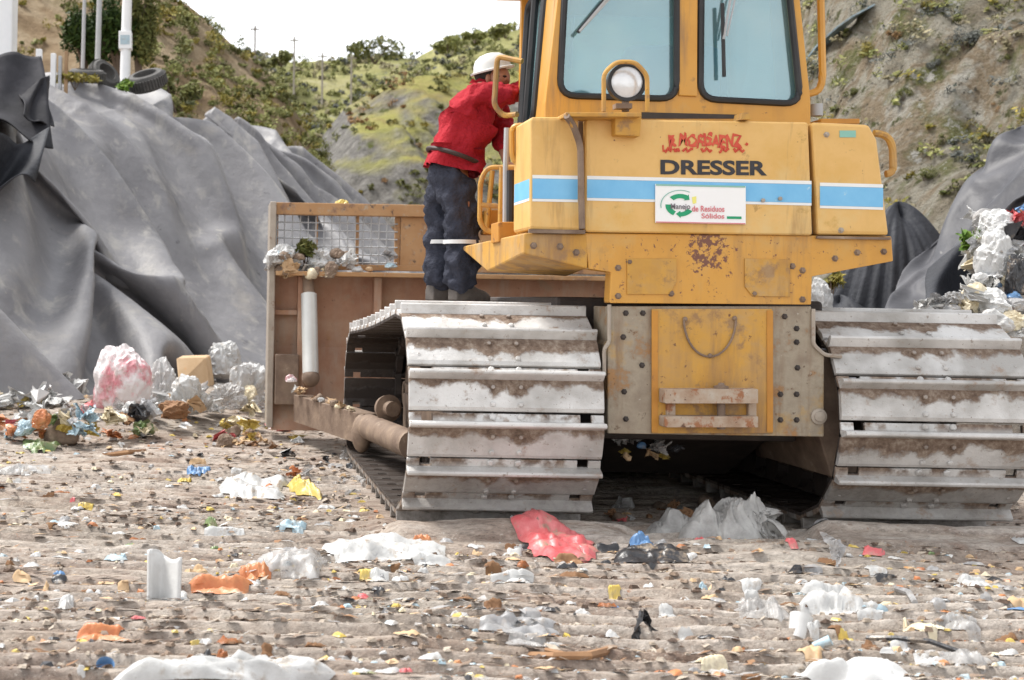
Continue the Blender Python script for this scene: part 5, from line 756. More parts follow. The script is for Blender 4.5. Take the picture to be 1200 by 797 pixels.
3,0,0,0,-4,-2,0,0,1,1,0,0,-1,-1,0,0,1,-4,-3,5,0,-1,-8,-8,2,15,4,-2,2,3,-1,-3,-1,1,3,-1,-3,0,3,1,-3,-3,-5,-2,-1,1,2,4,4,2,1,0,0,0,0,1,-1,1,-1,-1,0,0,0,2,-1,1,-1,-3,-3,1,2,2,0,0,-1,-1,-1,0,0,-1,2,-4,0,-3,-4,-7,2,3,8,6,1,1,0,-2,-3,0,2,2,-2,-3,0,3,3,-2,-3,-4,-4,-2,-1,1,3,5,3,2,1,1,-1,0,1,-1,
1,0,-1,-1,2,0,0,-1,1,-1,-4,-3,-1,2,2,0,1,0,-1,0,1,1,-2,-2,-2,2,0,-1,-4,-4,1,7,6,2,0,-1,-2,-3,0,3,3,-3,-5,0,3,4,0,-2,-3,-5,-3,-2,-1,1,4,5,3,2,2,0,0,0,0,-1,0,0,-4,3,2,-1,0,1,-1,-3,-4,-3,-1,-1,-1,0,0,-2,-2,2,6,4,-1,-8,5,6,5,-8,-5,0,6,5,2,0,-2,-3,-1,0,2,3,-2,-5,-2,3,5,2,-1,-2,-3,-4,-4,-3,-1,1,3,5,
4,3,1,1,-1,1,0,-1,1,-1,1,0,0,0,0,-1,0,-2,-2,-1,0,1,1,1,1,-2,-4,1,-1,4,0,3,1,0,-7,-5,2,6,2,0,1,-1,-4,-1,1,3,3,-3,-5,-3,2,5,3,1,-1,-2,-3,-4,-5,-3,-1,0,1,2,4,3,3,0,1,-1,-2,-3,0,5,5,0,0,1,-1,0,0,0,0,-2,0,-1,-1,-1,0,-2,-1,4,3,-1,1,0,-1,-6,-3,3,5,-4,0,4,1,-4,-1,1,3,2,-2,-5,-2,1,4,4,1,0,-1,-1,
-3,-4,-3,-4,-2,-2,-1,0,0,1,0,1,2,3,4,0,-1,3,4,-1,3,1,0,0,-1,0,-1,-1,-2,0,0,0,0,-2,6,3,-1,-1,1,-1,-8,0,5,5,-5,-5,5,4,-4,-2,2,4,1,-1,-6,-4,1,4,4,0,2,0,-1,-3,2,0,-2,-1,-2,-3,-1,1,2,3,2,1,-4,-2,-1,3,-1,3,0,2,0,1,-1,0,-1,0,-1,0,1,-3,-1,1,1,6,0,-2,-1,2,-2,-9,-1,10,2,-2,-7,3,6,-2,-5,2,4,-2,2,-3,-5,-1,
6,0,-5,5,3,-3,-3,5,1,0,0,-1,-3,2,3,0,0,0,1,-1,-4,-5,2,3,0,1,1,-3,3,1,0,0,1,-2,-5,1,-1,5,1,1,1,-2,0,-2,2,-1,-10,0,11,-2,1,-6,0,7,-1,-6,4,3,-2,3,-1,-8,-3,9,-1,-8,8,3,-5,0,0,0,2,0,-2,0,2,-1,-4,-3,0,1,4,3,-3,-1,1,0,-1,-3,-1,5,2,2,0,1,-4,-1,-1,5,1,-1,0,3,-2,-2,-2,-2,1,-5,-4,9,3,2,-3,-5,3,3,-4,4,
3,-2,0,2,-7,-8,7,5,-7,3,6,-6,-1,0,-2,3,5,-3,-6,0,4,3,1,1,0,-2,0,-4,-3,-5,-1,5,-1,-6,-1,-1,1,2,8,4,9,-1,0,-1,0,-1,0,0,-1,1,0,0,0,-1,0,0,0,0,-1,0,-1,-1,0,-1,0,1,1,0,2,1,1,0,1,0,1,1,0,1,1,0,0,0,0,0,-1,0,0,0,0,0,0,0,0,0,0,0,0,0,0,0,0,0,0,-2,5,5,-2,3,1,-3,-13,2,6,5,0,2,-2,1,1,2,
-2,-8,2,1,4,-1,-1,-1,-5,-3,2,3,-2,6,3,-1,2,0,-2,0,2,2,1,1,3,3,3,-1,-1,0,2,-7,-9,3,5,7,2,-5,-2,3,2,-7,-10,-5,2,1,-1,-6,6,-2,-7,-3,8,3,1,-1,-3,0,5,1,-4,-9,-1,9,-2,4,-5,1,0,-6,1,7,2,0,5,-2,-1,6,2,1,3,0,-1,-1,1,0,0,-1,1,3,2,-3,-3,-2,4,1,1,0,0,4,-1,-5,-9,-7,-1,1,2,5,-7,1,-3,-8,-2,2,10,-1,-6,-3,7,1,
-6,-7,-3,2,4,3,5,-6,-1,4,-3,4,7,3,1,0,-1,1,3,-1,-3,-3,-2,-3,-4,-1,-3,0,-2,-2,2,3,4,7,6,6,6,1,-1,-4,-4,-9,-5,-2,3,7,-1,-2,3,-14,6,7,-9,-3,1,6,-3,-4,3,5,-5,-8,-3,-1,3,6,4,1,-6,1,6,-4,3,8,2,-1,-1,2,2,-4,-7,-6,-6,-2,-2,0,1,-1,2,1,1,2,-1,1,0,0,4,12,7,1,-1,-3,-6,-5,-5,-4,-2,3,8,5,2,1,-1,1,-2,0,-4,-7,1,6,
1,-8,-7,-1,0,4,5,4,0,-6,3,6,-1,2,7,0,1,-1,-3,-7,-7,-5,-3,-2,1,1,2,2,4,4,2,1,-1,-1,-3,-4,-1,0,0,1,1,2,4,5,5,4,0,-3,-3,-4,0,0,1,7,-2,-4,8,4,-4,-5,-2,-5,-8,-7,-1,0,4,5,3,0,-3,2,6,2,1,4,0,-2,-5,-8,-6,-4,-3,0,1,2,3,4,3,4,1,0,0,0,1,1,0,-2,-4,-2,-3,-1,0,1,1,4,4,9,8,3,1,-2,-6,-10,1,1,-8,-2,-8,-3,
13,3,-7,-1,-6,-1,1,3,4,3,1,-3,3,6,1,-1,2,-2,-6,-6,-7,-2,-1,0,2,2,5,5,4,0,1,-1,0,0,0,-1,1,0,1,1,0,0,-3,-4,-1,0,1,-3,-2,2,6,8,2,-4,-4,3,0,-16,5,-4,5,10,-10,-9,5,-3,-1,1,3,5,5,0,-2,3,4,-1,-2,-2,-5,-5,-5,-3,0,1,1,4,5,5,2,1,0,1,-1,0,-1,0,0,0,0,1,0,1,1,-1,1,-5,-3,1,-3,-8,-2,-1,1,3,10,10,1,-4,-1,-2,
0,0,5,-11,-10,1,4,-4,0,3,6,6,-1,0,3,2,-2,-2,-4,-5,-5,-4,0,0,2,4,5,4,3,1,0,0,-1,0,0,0,0,0,0,1,0,0,0,-1,0,1,0,1,-6,-4,-5,-1,2,3,1,-1,-1,4,6,2,-1,-1,2,5,-15,-11,-1,7,0,-3,3,7,6,0,0,2,0,-2,-3,-4,-6,-5,-2,1,3,5,5,3,2,2,0,1,1,0,-1,0,0,-1,-1,0,0,1,-1,0,0,0,-1,-1,2,1,-1,-4,2,8,7,5,2,-1,-2,-10,
-6,1,-2,10,-2,-21,-7,0,4,6,-5,3,7,6,0,0,1,-2,-3,-3,-5,-5,-3,0,4,6,5,3,1,0,-1,-1,-1,1,0,1,3,0,1,0,1,-1,-1,-2,1,0,-1,0,-1,0,0,6,10,4,2,1,-2,-4,-5,-3,-5,-1,1,-1,0,4,-19,-6,0,1,7,2,-2,6,6,0,1,0,-3,-3,-3,-6,-4,-2,4,6,6,3,1,0,0,-1,-1,-1,0,-2,0,0,0,0,1,0,0,0,1,1,1,1,3,3,5,2,2,2,0,0,-2,-4,-3,-4,
-6,-4,-1,6,3,-2,0,-16,-3,-2,6,18,-9,-1,1,4,2,0,-2,-3,-3,-3,-5,-3,0,6,6,4,1,0,0,0,0,0,1,1,0,1,-2,-1,-1,1,-1,2,2,2,2,3,2,2,2,1,0,-1,-2,-3,-4,-4,-3,-1,1,2,0,-5,-4,-3,6,6,0,-4,-5,4,16,-7,-9,-3,5,3,-1,-2,-5,-4,-2,-2,-3,3,9,4,1,0,0,0,0,0,1,2,2,1,2,0,2,1,0,1,1,1,0,1,-1,-2,-3,-3,-3,-3,-4,-4,-4,-2,-2,-1,
1,1,2,4,10,9,3,-2,-7,-1,0,-3,2,16,-5,-16,-1,2,5,-2,-4,-5,-3,-1,0,-2,6,8,1,0,0,0,-1,0,1,2,1,2,1,0,0,-1,0,-1,0,-2,-2,-2,-4,-4,-2,-3,-1,-1,-2,0,0,0,2,1,3,3,4,3,-1,-4,-4,2,7,10,0,-4,-1,2,7,6,-17,-6,3,1,-1,-5,-2,-1,0,0,-1,6,7,0,-1,1,-1,0,0,1,1,2,1,-1,-1,-1,-2,-1,-3,-2,-2,-2,-1,-3,0,1,-1,2,0,2,2,1,2,5,
-2,-1,3,4,-3,-7,-8,-2,0,1,0,1,15,3,-1,3,14,-15,-10,0,3,1,-6,-1,-1,1,1,1,6,2,-1,0,1,-1,0,0,2,1,1,-1,-2,-2,-2,-3,-3,-1,-1,0,-1,1,1,3,3,1,2,0,1,0,1,1,2,2,-2,-3,1,-4,-6,-3,6,5,5,4,2,1,-6,-3,-1,16,-12,-13,0,0,4,2,-2,-2,0,-1,2,4,0,1,-1,0,0,0,1,2,0,0,-2,-3,-2,-2,-2,1,2,1,1,0,1,1,0,0,-1,1,0,0,1,1,
0,1,2,1,0,-2,-4,-3,0,5,1,0,-2,-2,-1,-1,3,5,-1,-3,-6,-1,0,2,5,2,-1,-1,-1,1,1,0,0,0,0,0,0,1,-1,0,0,0,-2,-3,-1,2,3,2,1,0,1,-1,0,-2,0,-1,0,-1,1,1,1,1,2,1,0,0,1,1,-4,0,3,2,-1,-1,0,2,3,2,-7,-3,0,-9,-4,-1,2,3,6,1,0,-1,0,0,0,1,0,-1,1,0,0,-1,1,-2,-1,-1,-1,1,2,2,1,0,1,0,-1,0,-2,1,-1,0,0,0,
1,1,2,0,1,0,-1,0,5,4,2,1,2,0,2,0,0,-3,-7,-11,-1,6,0,-9,1,-1,2,4,2,-2,0,1,0,0,1,-1,0,0,0,0,0,1,-1,0,-2,-1,1,2,1,-1,0,0,0,0,0,-1,1,0,1,0,-1,1,-1,0,-2,0,-1,0,1,1,2,4,4,2,0,-2,-3,-6,-5,-5,0,6,5,1,0,0,-4,3,2,-2,0,0,0,0,0,1,-2,0,0,1,-1,0,0,0,0,0,0,0,0,1,-1,0,-1,0,0,1,0,1,0,0,
0,1,1,-1,0,0,-1,0,-1,0,0,-1,1,-1,-2,-2,-1,-5,-6,0,2,6,6,5,3,-2,0,-2,4,4,-1,-3,-3,0,-1,2,1,0,0,-2,0,-1,0,0,0,0,0,0,1,-1,1,0,0,0,-1,0,-2,0,1,1,2,0,1,0,0,1,0,-1,0,-1,-1,-1,-1,0,-5,-2,-1,3,-7,0,7,7,7,1,-4,-3,-2,2,0,11,1,-4,-4,-3,-1,-1,1,1,1,0,1,0,-2,-1,-1,-1,0,0,1,-1,0,1,0,0,0,0,0,-1,0,0,
0,1,0,1,0,1,0,0,0,0,0,-1,0,-2,-2,-5,0,1,3,-4,3,5,2,3,-2,2,3,-3,-5,1,1,-7,0,1,2,2,3,0,0,1,0,1,0,1,1,0,-1,0,0,1,1,1,1,0,0,0,1,0,1,1,0,0,0,1,0,0,1,-1,0,0,0,0,-1,1,0,0,0,-1,1,-1,-3,-1,2,0,-2,-7,-6,-3,0,6,6,-5,0,-6,-2,1,2,7,0,1,2,0,1,0,0,0,1,1,1,1,1,1,0,1,0,1,0,0,1,-1,
0,0,1,-1,0,0,0,0,0,0,0,0,0,0,1,-1,0,1,-1,1,0,0,0,3,2,0,-1,0,1,-4,-5,-6,-5,0,0,3,-2,1,2,0,0,2,3,1,0,-1,0,0,1,0,1,0,0,-1,0,0,1,0,1,1,-1,1,-1,-1,-1,-1,-1,-2,-1,-1,-2,-1,-1,-1,-1,-1,0,0,0,-1,0,-1,0,1,1,0,1,3,2,2,1,0,-2,-4,-3,3,-1,12,7,2,-1,-4,-9,0,4,2,2,-1,-2,0,0,1,1,1,-1,0,-1,0,-1,-1,
-1,-3,-2,-5,-3,-3,-2,-2,-1,-1,-1,-1,-1,-1,0,0,-1,0,0,-1,0,0,0,1,0,-1,-1,0,1,0,2,3,5,2,4,6,4,-6,0,8,4,-1,-1,9,-9,-5,2,1,2,2,0,0,0,-1,-1,-1,0,-1,-1,-2,-2,-1,-1,-1,-4,-3,-2,-1,-1,1,-1,0,-1,0,0,0,0,0,2,1,1,1,0,1,-1,0,-1,1,5,0,-3,-3,-3,-2,-3,1,0,1,6,8,0,-1,-4,-4,-3,4,18,-5,-1,-1,0,2,3,-1,-4,-2,-2,-1,-2,-2,
-1,-1,-1,-1,0,3,5,1,-1,1,1,1,1,0,1,0,-1,0,-1,-1,-1,0,0,1,1,-1,0,1,-2,0,0,4,3,1,0,-3,0,3,4,-4,-6,-1,1,-11,-1,-2,1,-1,4,8,0,4,-3,-14,0,0,2,0,0,-2,0,-1,0,1,0,0,1,1,3,7,5,2,2,1,1,1,1,1,1,0,0,-1,-3,-3,-3,-2,-2,0,1,-1,1,0,0,-2,-1,3,3,4,1,-2,-4,-1,-1,0,0,-9,-5,0,5,4,5,0,1,0,-3,-4,-8,-1,-1,0,
0,1,0,1,1,0,0,1,0,0,-1,2,3,3,1,2,2,2,2,2,2,2,2,2,2,0,0,-1,-2,-3,-2,-3,0,-3,-3,-2,-3,-4,-1,0,-1,2,6,6,2,-5,0,0,-4,-2,-1,8,1,0,0,0,-4,0,-4,-4,-1,-1,0,1,0,1,0,0,1,0,-1,-1,0,-2,0,0,1,1,1,1,1,1,2,2,2,2,3,4,3,2,3,2,1,0,-1,-2,-5,-3,0,0,-4,-3,-1,-3,-5,1,4,3,0,-3,1,0,4,5,0,-5,-1,-1,-1,-2,
-1,4,0,-3,-2,0,0,0,0,0,0,1,0,-1,-1,-1,-1,-1,0,-2,0,-1,0,0,0,0,0,0,1,1,1,3,3,4,4,6,3,3,2,1,1,0,1,-1,-2,-2,-2,-2,-5,-8,-1,2,0,0,0,0,3,1,-5,1,-1,-1,6,5,1,-2,-6,-3,0,0,0,0,0,0,0,0,-1,1,-1,0,-1,0,-1,0,-1,0,-1,0,-1,-1,-1,-2,-1,-2,-1,0,1,1,4,3,0,1,1,2,1,2,1,1,-4,-7,-3,10,-1,4,1,1,9,-10,-5,4,
-1,-1,2,1,2,1,3,1,-2,-6,-2,0,-1,1,0,-1,0,0,1,-1,1,0,0,-1,0,0,0,-1,1,0,0,1,-1,0,-1,0,-1,-2,-3,-2,-5,-2,0,0,0,-1,1,1,3,4,8,2,3,-5,0,6,4,1,5,-2,-13,-2,3,-2,4,2,0,-1,2,5,0,-4,-6,-1,1,1,2,-1,-2,0,-2,1,0,0,0,0,0,0,0,0,-1,0,1,0,0,0,1,0,0,0,0,2,0,-6,-2,-2,-2,-1,-2,0,-1,-3,-1,8,8,1,0,-4,4,11,
5,2,-4,-14,-1,1,4,3,-2,0,0,4,5,-2,-5,-5,1,1,1,1,1,-2,-1,-2,-1,1,-1,1,-1,0,0,0,1,0,0,-1,0,1,0,0,1,-1,0,1,9,7,-3,-2,-1,-1,0,-1,0,1,1,0,-9,-4,0,15,2,-3,1,4,1,-5,-16,0,2,5,0,0,-1,0,7,3,-3,-6,-3,-1,1,3,1,1,-1,-2,-1,-2,1,-1,0,0,0,0,0,0,0,1,0,-1,0,0,0,0,-1,1,-1,5,7,3,1,0,0,-1,-3,-8,-8,-7,0,10,
-1,-8,9,13,2,3,4,0,-5,-16,-4,4,5,0,0,-1,3,6,2,-5,-7,-2,0,2,2,2,1,1,-3,-2,-2,0,1,-1,0,1,-1,1,0,-1,0,0,0,1,-2,0,0,0,0,-1,1,1,2,1,0,-1,0,1,1,-1,-1,-6,-2,17,2,-1,-2,2,5,2,1,-7,-13,2,2,-3,1,0,-1,7,5,-1,-7,-6,-1,-1,2,3,3,1,1,-1,-2,-1,-1,-1,0,-2,1,-1,0,1,0,0,0,-1,0,0,-1,-2,1,-2,-6,-3,-1,0,1,2,3,7,
4,2,-2,-6,-2,0,7,5,1,3,5,3,1,1,-5,-9,-2,0,-2,1,-2,2,8,3,-3,-8,-5,-2,1,0,3,4,3,2,0,-2,-2,0,-3,-1,-1,0,0,-1,0,1,-1,0,0,-1,0,-1,-9,-9,0,0,0,0,-1,-1,-1,0,3,4,9,3,-1,-6,4,10,5,0,4,5,2,1,-1,-6,-8,-1,-2,0,1,-2,5,8,0,-5,-8,-2,-3,0,0,1,4,3,4,2,0,-1,-1,-3,-3,-2,0,0,0,-1,0,-1,-1,0,1,-1,-11,1,2,1,0,0,
1,2,0,2,-1,1,-1,2,-1,13,0,0,0,-1,4,2,5,1,1,-1,-7,-7,-1,-2,2,-1,-2,9,5,-1,-8,-6,-2,-2,-1,0,1,2,3,4,4,1,1,0,-3,-4,-4,-1,0,0,0,0,0,1,3,-10,4,5,2,2,1,1,1,0,2,-1,2,-2,-7,-6,-1,3,5,1,-1,0,-2,5,5,6,3,0,-2,-7,-6,-1,-1,2,-2,-1,11,2,-3,-9,-4,-1,-2,-1,-1,1,1,1,3,4,3,3,2,1,-2,-3,-3,-1,-1,0,1,1,-1,-1,4,3,
3,1,1,0,0,-1,-6,-10,-9,-5,2,11,-1,-7,0,0,1,0,4,3,4,7,7,5,2,-3,-8,-5,-2,1,1,-4,4,10,1,-5,-9,-3,0,-2,-2,-1,-1,1,0,2,3,4,4,2,2,2,0,-1,0,0,-1,0,0,2,-6,-6,-2,1,3,2,-1,-3,1,1,-2,-3,-2,1,0,-2,-2,-2,0,3,-1,1,2,2,5,8,7,3,-3,-8,-4,-2,3,-3,-5,9,9,0,-7,-8,-2,0,-1,-3,-1,-1,0,0,0,2,3,2,3,1,3,1,1,0,1,-1,
-5,3,5,-5,-9,-8,-6,4,-4,-5,1,7,9,9,0,-9,2,6,-3,-3,-5,0,0,-1,-1,0,2,3,7,10,7,-3,-11,-2,0,1,-6,-3,12,8,1,-9,-9,0,-1,0,-2,-2,-1,0,1,0,0,0,-2,0,-2,-1,-1,-1,-2,-1,1,2,3,6,4,1,-9,-8,0,7,4,-10,-6,0,8,9,2,-13,3,2,4,-1,-2,-2,-1,-1,-1,1,1,4,8,12,5,-10,-5,2,-4,-7,1,8,11,1,-8,-7,1,0,1,0,-2,-4,-1,-2,-7,-3,0,0,1,2,
0,0,0,-2,-2,-2,-2,-2,0,2,9,2,6,9,7,6,-1,-5,-8,-6,1,-1,-8,1,3,0,-3,-2,-1,-1,-1,0,0,0,2,2,7,9,-2,1,2,-10,-7,-6,7,14,0,3,0,-1,-4,-5,-3,3,-2,-5,0,-1,-2,-1,-1,-2,-1,0,-1,1,0,0,2,3,3,4,4,5,5,-1,-4,-2,-3,-5,-2,5,0,11,-4,-9,-1,-3,-3,-1,-1,-1,0,0,0,0,-1,1,2,4,4,-1,-5,8,-10,-6,0,4,17,-1,-6,-6,-1,2,3,-3,-8,-3,0,0,
3,3,3,3,2,1,1,0,3,4,2,2,3,2,2,0,-3,-5,-8,1,2,3,1,-7,-1,-4,6,2,-7,-5,-3,-1,-1,1,1,1,1,1,3,3,3,-5,-5,4,2,-13,-2,2,1,1,-2,1,3,8,6,2,-5,-9,0,0,2,3,3,1,1,0,0,1,3,3,3,1,2,1,-1,-2,-4,-5,-6,-4,1,3,5,0,-2,2,0,-16,-3,2,3,-2,1,0,2,2,2,2,3,2,2,-1,-7,-3,3,-1,-6,-2,-4,6,1,-1,4,6,5,-1,-5,-6,-2,2,
2,4,2,2,-1,1,1,2,3,1,0,1,-2,-2,-4,-4,-4,-4,-3,-3,-1,-1,0,2,3,8,10,0,-1,2,-19,2,-1,1,0,3,3,3,3,2,1,1,-5,-7,-1,4,3,-9,-6,0,3,8,2,4,2,-1,-3,-5,-3,0,2,4,4,3,2,-1,-2,-3,0,0,1,1,0,-3,-4,-2,-3,-3,-1,0,0,1,3,4,3,2,0,-1,5,3,-1,-14,2,-3,-2,1,4,4,3,3,2,1,-3,-8,-3,1,3,3,1,-13,1,2,9,3,0,-2,-2,-1,-2,0,
1,4,2,3,2,1,0,1,-1,-3,-3,-2,-2,2,-1,-5,0,-1,1,3,4,3,-1,1,1,2,2,2,3,0,-12,5,-2,-2,-7,-6,2,5,4,2,3,1,-2,-7,-5,0,2,4,4,3,-3,-3,2,3,-4,-2,-1,-1,0,0,1,0,2,3,3,1,0,0,-1,1,3,3,-1,-3,-3,-5,-1,5,2,1,2,0,-1,-1,2,0,-1,-3,-3,-2,-2,5,8,-6,-1,1,-2,0,0,-1,1,2,-1,-5,-7,-2,1,3,4,4,2,0,0,8,-1,1,-2,-9,-4,-1,
0,-1,1,3,1,-1,0,1,1,0,1,0,1,2,4,4,3,1,0,1,0,2,0,0,-1,0,2,0,0,-2,0,-2,-1,-11,-4,3,0,-1,1,-2,1,0,2,-4,-8,-5,1,2,4,4,3,1,-1,-7,1,12,5,2,2,-3,-7,-5,-4,0,0,2,2,0,-1,-1,-1,-1,0,-1,0,0,-1,1,2,2,3,2,4,1,2,3,1,1,-1,-2,-4,-2,-4,-3,-3,2,0,3,0,11,-1,-12,0,-1,-9,-5,0,3,4,4,3,2,0,-2,-7,-4,-1,5,18,10,
2,-1,-2,-5,-6,-5,-2,-1,0,-1,0,-1,0,0,-1,0,-1,0,-1,0,-2,-1,-1,-2,-1,2,2,1,4,3,2,-1,-3,-2,-2,-1,1,6,5,-3,0,-11,8,1,-8,-5,1,2,2,3,3,3,1,-1,-3,-4,-5,-1,0,0,3,9,10,7,2,0,-2,-5,-4,-3,-2,-1,-1,-1,-1,0,0,1,0,0,1,0,0,-1,0,-1,-3,-3,-2,0,0,1,3,7,7,3,2,0,-2,-5,-4,-1,-2,0,-4,9,3,1,0,2,2,-9,-2,0,-2,-3,-3,-3,0,-1,
-3,2,0,1,3,6,8,5,3,-1,-2,-1,0,0,-2,-2,-2,-3,-1,-1,1,0,0,-1,0,1,1,0,0,-1,-2,-4,-2,-2,0,2,4,3,2,2,2,2,0,-6,0,6,7,9,-1,-1,-3,0,-9,-10,2,-3,-4,-2,-1,0,0,0,-2,-2,1,-1,0,1,3,6,8,7,1,1,1,0,1,0,-1,-2,-3,-5,-3,-2,-1,1,0,0,-1,2,0,-1,-2,0,1,-2,-1,-1,-7,-6,1,2,2,2,6,6,0,5,16,0,1,-2,-4,-6,-18,6,-1,-4,-2,-1,
1,0,1,1,-1,-3,-2,0,0,0,0,1,3,6,9,3,1,1,1,2,1,2,0,1,-2,-3,-3,-4,-2,-1,-1,-2,1,0,1,0,-2,-1,-6,-5,3,6,3,4,4,-1,-9,2,1,16,3,0,-3,-2,-4,-22,-2,11,-4,-2,0,0,0,0,1,0,0,-2,-2,-1,0,0,0,0,0,1,0,3,2,3,3,2,3,2,3,3,3,2,1,1,-1,-1,-1,0,-1,1,0,-1,-2,-1,0,-1,-3,-2,-3,-4,-2,4,4,-6,0,9,3,-2,-5,-9,-12,-1,10,4,
-2,-2,0,-1,0,2,1,1,0,-1,-3,-2,-1,0,0,1,-1,0,0,0,-1,0,0,0,1,1,1,1,1,2,3,2,4,2,3,3,3,2,2,2,0,1,1,-1,1,-1,-2,-3,-4,-7,-9,2,1,1,2,-4,-9,-8,-2,5,11,1,-2,0,-2,0,-1,-1,2,2,2,0,-1,0,1,-1,-2,-3,-1,-2,0,-1,0,0,-1,0,-1,0,0,0,0,0,0,-1,-2,0,0,0,1,1,3,3,4,3,3,4,1,1,-2,-4,-4,-2,4,2,-1,1,-2,-9,-6,-2,
3,8,8,-2,-2,1,0,-1,-1,0,0,1,1,1,0,1,-1,0,0,0,-1,-1,-1,-2,-1,0,0,1,1,1,0,1,1,1,-1,-1,0,-2,-2,-2,-4,-2,-2,-1,-1,1,2,2,5,4,5,1,-2,-2,1,2,0,0,-11,-6,-2,2,7,8,2,0,0,-2,0,0,-1,-1,0,1,0,1,1,0,0,-1,0,0,0,1,-1,1,0,-1,1,0,0,0,0,0,1,-1,1,0,-1,1,0,0,-1,-2,-4,-1,1,-7,-3,-1,-1,0,4,11,11,4,-1,-10,0,-8,
-7,-3,1,6,7,4,2,0,2,-1,-2,-2,-1,0,-1,0,0,1,1,0,0,1,-1,0,0,0,0,0,1,0,-1,0,0,0,1,-1,-1,1,0,1,0,-1,1,0,0,1,-1,0,0,-1,-3,-1,-2,-1,-3,-4,-2,5,5,7,1,-9,-10,0,7,6,4,3,0,2,1,-1,-1,-1,0,-1,-1,-1,-1,0,1,1,0,0,0,0,0,0,1,0,-1,0,0,0,0,0,-1,0,-1,1,0,0,1,1,-1,0,1,-1,0,0,0,1,0,1,4,1,1,0,2,-2,
-6,-3,0,-17,1,7,5,2,1,2,2,0,2,1,0,-1,-1,0,0,-1,0,-1,0,-2,1,-1,0,0,0,1,1,1,0,-1,0,-1,-1,-1,0,-1,0,-1,1,1,0,1,1,0,-1,0,0,-1,1,0,0,-1,-1,0,2,0,-3,0,5,-4,-1,-4,4,7,-4,-5,4,1,0,0,2,3,1,1,-1,-1,0,-1,1,-1,-1,-2,-3,0,1,1,4,1,0,1,0,0,-1,-2,-2,-1,-2,0,0,-1,-2,0,1,0,0,0,1,0,2,1,-2,2,2,-2,-4,-2,
-3,-1,-1,0,4,5,-1,12,0,-1,-4,-6,1,1,0,1,0,2,3,2,2,-1,-2,1,1,1,-1,1,-3,-4,-2,-1,-1,0,2,1,2,2,1,1,1,0,1,-1,-1,-1,-1,-1,0,-1,0,1,3,3,3,0,-2,3,1,2,0,0,-1,-1,-1,-3,-10,-4,-1,9,1,-10,-3,5,1,0,0,0,-1,-2,-1,1,5,5,2,1,0,1,0,1,2,-1,-4,-4,-4,-1,-3,-3,0,2,2,2,2,1,1,2,0,1,1,1,0,1,1,0,-1,0,0,0,1,0,
0,-2,-1,-2,-5,-5,-5,-3,4,7,-1,-6,-5,-1,7,10,-2,0,0,-2,-3,-3,-2,0,0,4,7,3,1,2,3,0,0,3,1,-2,0,-4,-6,-4,-2,-3,-1,0,0,0,0,-1,0,-1,-1,-1,-1,-1,-2,0,0,-1,0,1,0,0,1,2,3,3,5,3,1,-1,-3,-1,0,-12,2,7,5,1,0,-1,0,-1,-2,0,0,-3,-3,-2,0,2,2,2,3,2,2,2,5,4,-2,-12,-4,3,1,-2,-3,-1,-1,-1,-1,0,0,1,0,0,0,0,1,-1,-2,-2,
-2,-2,2,-3,-2,-1,-1,0,1,6,9,10,-3,-3,-1,4,2,-2,-1,1,0,0,0,-2,-1,0,0,1,-3,-3,-3,-1,0,0,1,1,0,0,2,4,5,7,-6,-5,0,0,0,-2,-1,0,0,2,1,1,2,0,-1,0,0,0,-1,2,-4,0,1,1,0,-1,0,-1,-2,-3,-4,-3,13,0,0,11,0,-2,-6,0,1,0,-1,-1,-2,1,0,0,1,-2,-3,-2,-2,-1,-1,-1,1,1,1,1,2,10,2,-6,-2,0,1,1,-1,0,1,-1,0,0,0,1,1,0,
-1,0,0,-1,0,1,0,3,2,2,1,0,1,0,1,1,-13,-1,0,-12,3,6,7,0,-1,0,1,-1,-1,-1,1,0,0,0,-1,-2,-1,-2,-1,-1,2,2,2,1,0,-2,3,5,-1,-2,-1,-1,0,0,-1,0,0,0,0,0,1,0,1,-1,0,-1,1,0,-1,-4,-1,1,0,3,1,0,0,0,0,0,0,6,2,2,0,-5,-1,1,-1,1,0,-1,-2,0,0,0,1,-1,-1,-1,-2,1,0,2,0,1,0,-1,7,6,0,1,-2,-1,-1,-2,-2,-3,-1,-2,
-1,0,0,1,0,0,0,-1,1,0,-1,-3,-2,-1,-1,-1,0,-2,-2,-1,12,0,0,16,7,1,-2,-7,-9,-2,1,2,1,0,0,-2,-2,-1,-1,1,0,-1,-1,-1,0,0,-1,0,1,5,6,1,2,1,1,1,0,0,0,-1,-2,-1,-2,-3,-2,-2,-1,0,2,2,2,-2,-2,3,1,-2,-2,-3,-1,2,1,-1,-2,-1,1,7,5,7,3,-2,-10,-6,0,2,6,3,0,-1,-3,-4,-3,-2,0,1,-1,-1,-2,-2,0,0,-1,0,2,3,3,3,2,2,1,2,
1,2,0,0,0,0,0,0,0,0,1,1,0,1,0,1,0,0,1,-1,-2,-1,-3,-6,-12,1,0,-13,-3,5,16,12,-2,-8,-2,-1,1,4,6,3,-1,-1,-4,-4,-2,-2,1,-1,0,-1,-2,-3,-1,0,-1,1,1,1,3,1,2,0,1,1,1,-1,0,0,0,0,0,1,-1,0,1,-1,-1,0,-1,-1,-1,0,0,-1,-1,-2,3,-3,1,-4,-4,-1,4,10,7,-4,-3,-5,-6,1,4,8,7,1,-1,-3,-3,-2,-1,-1,-1,0,0,0,-2,-4,-1,-1,0,0,
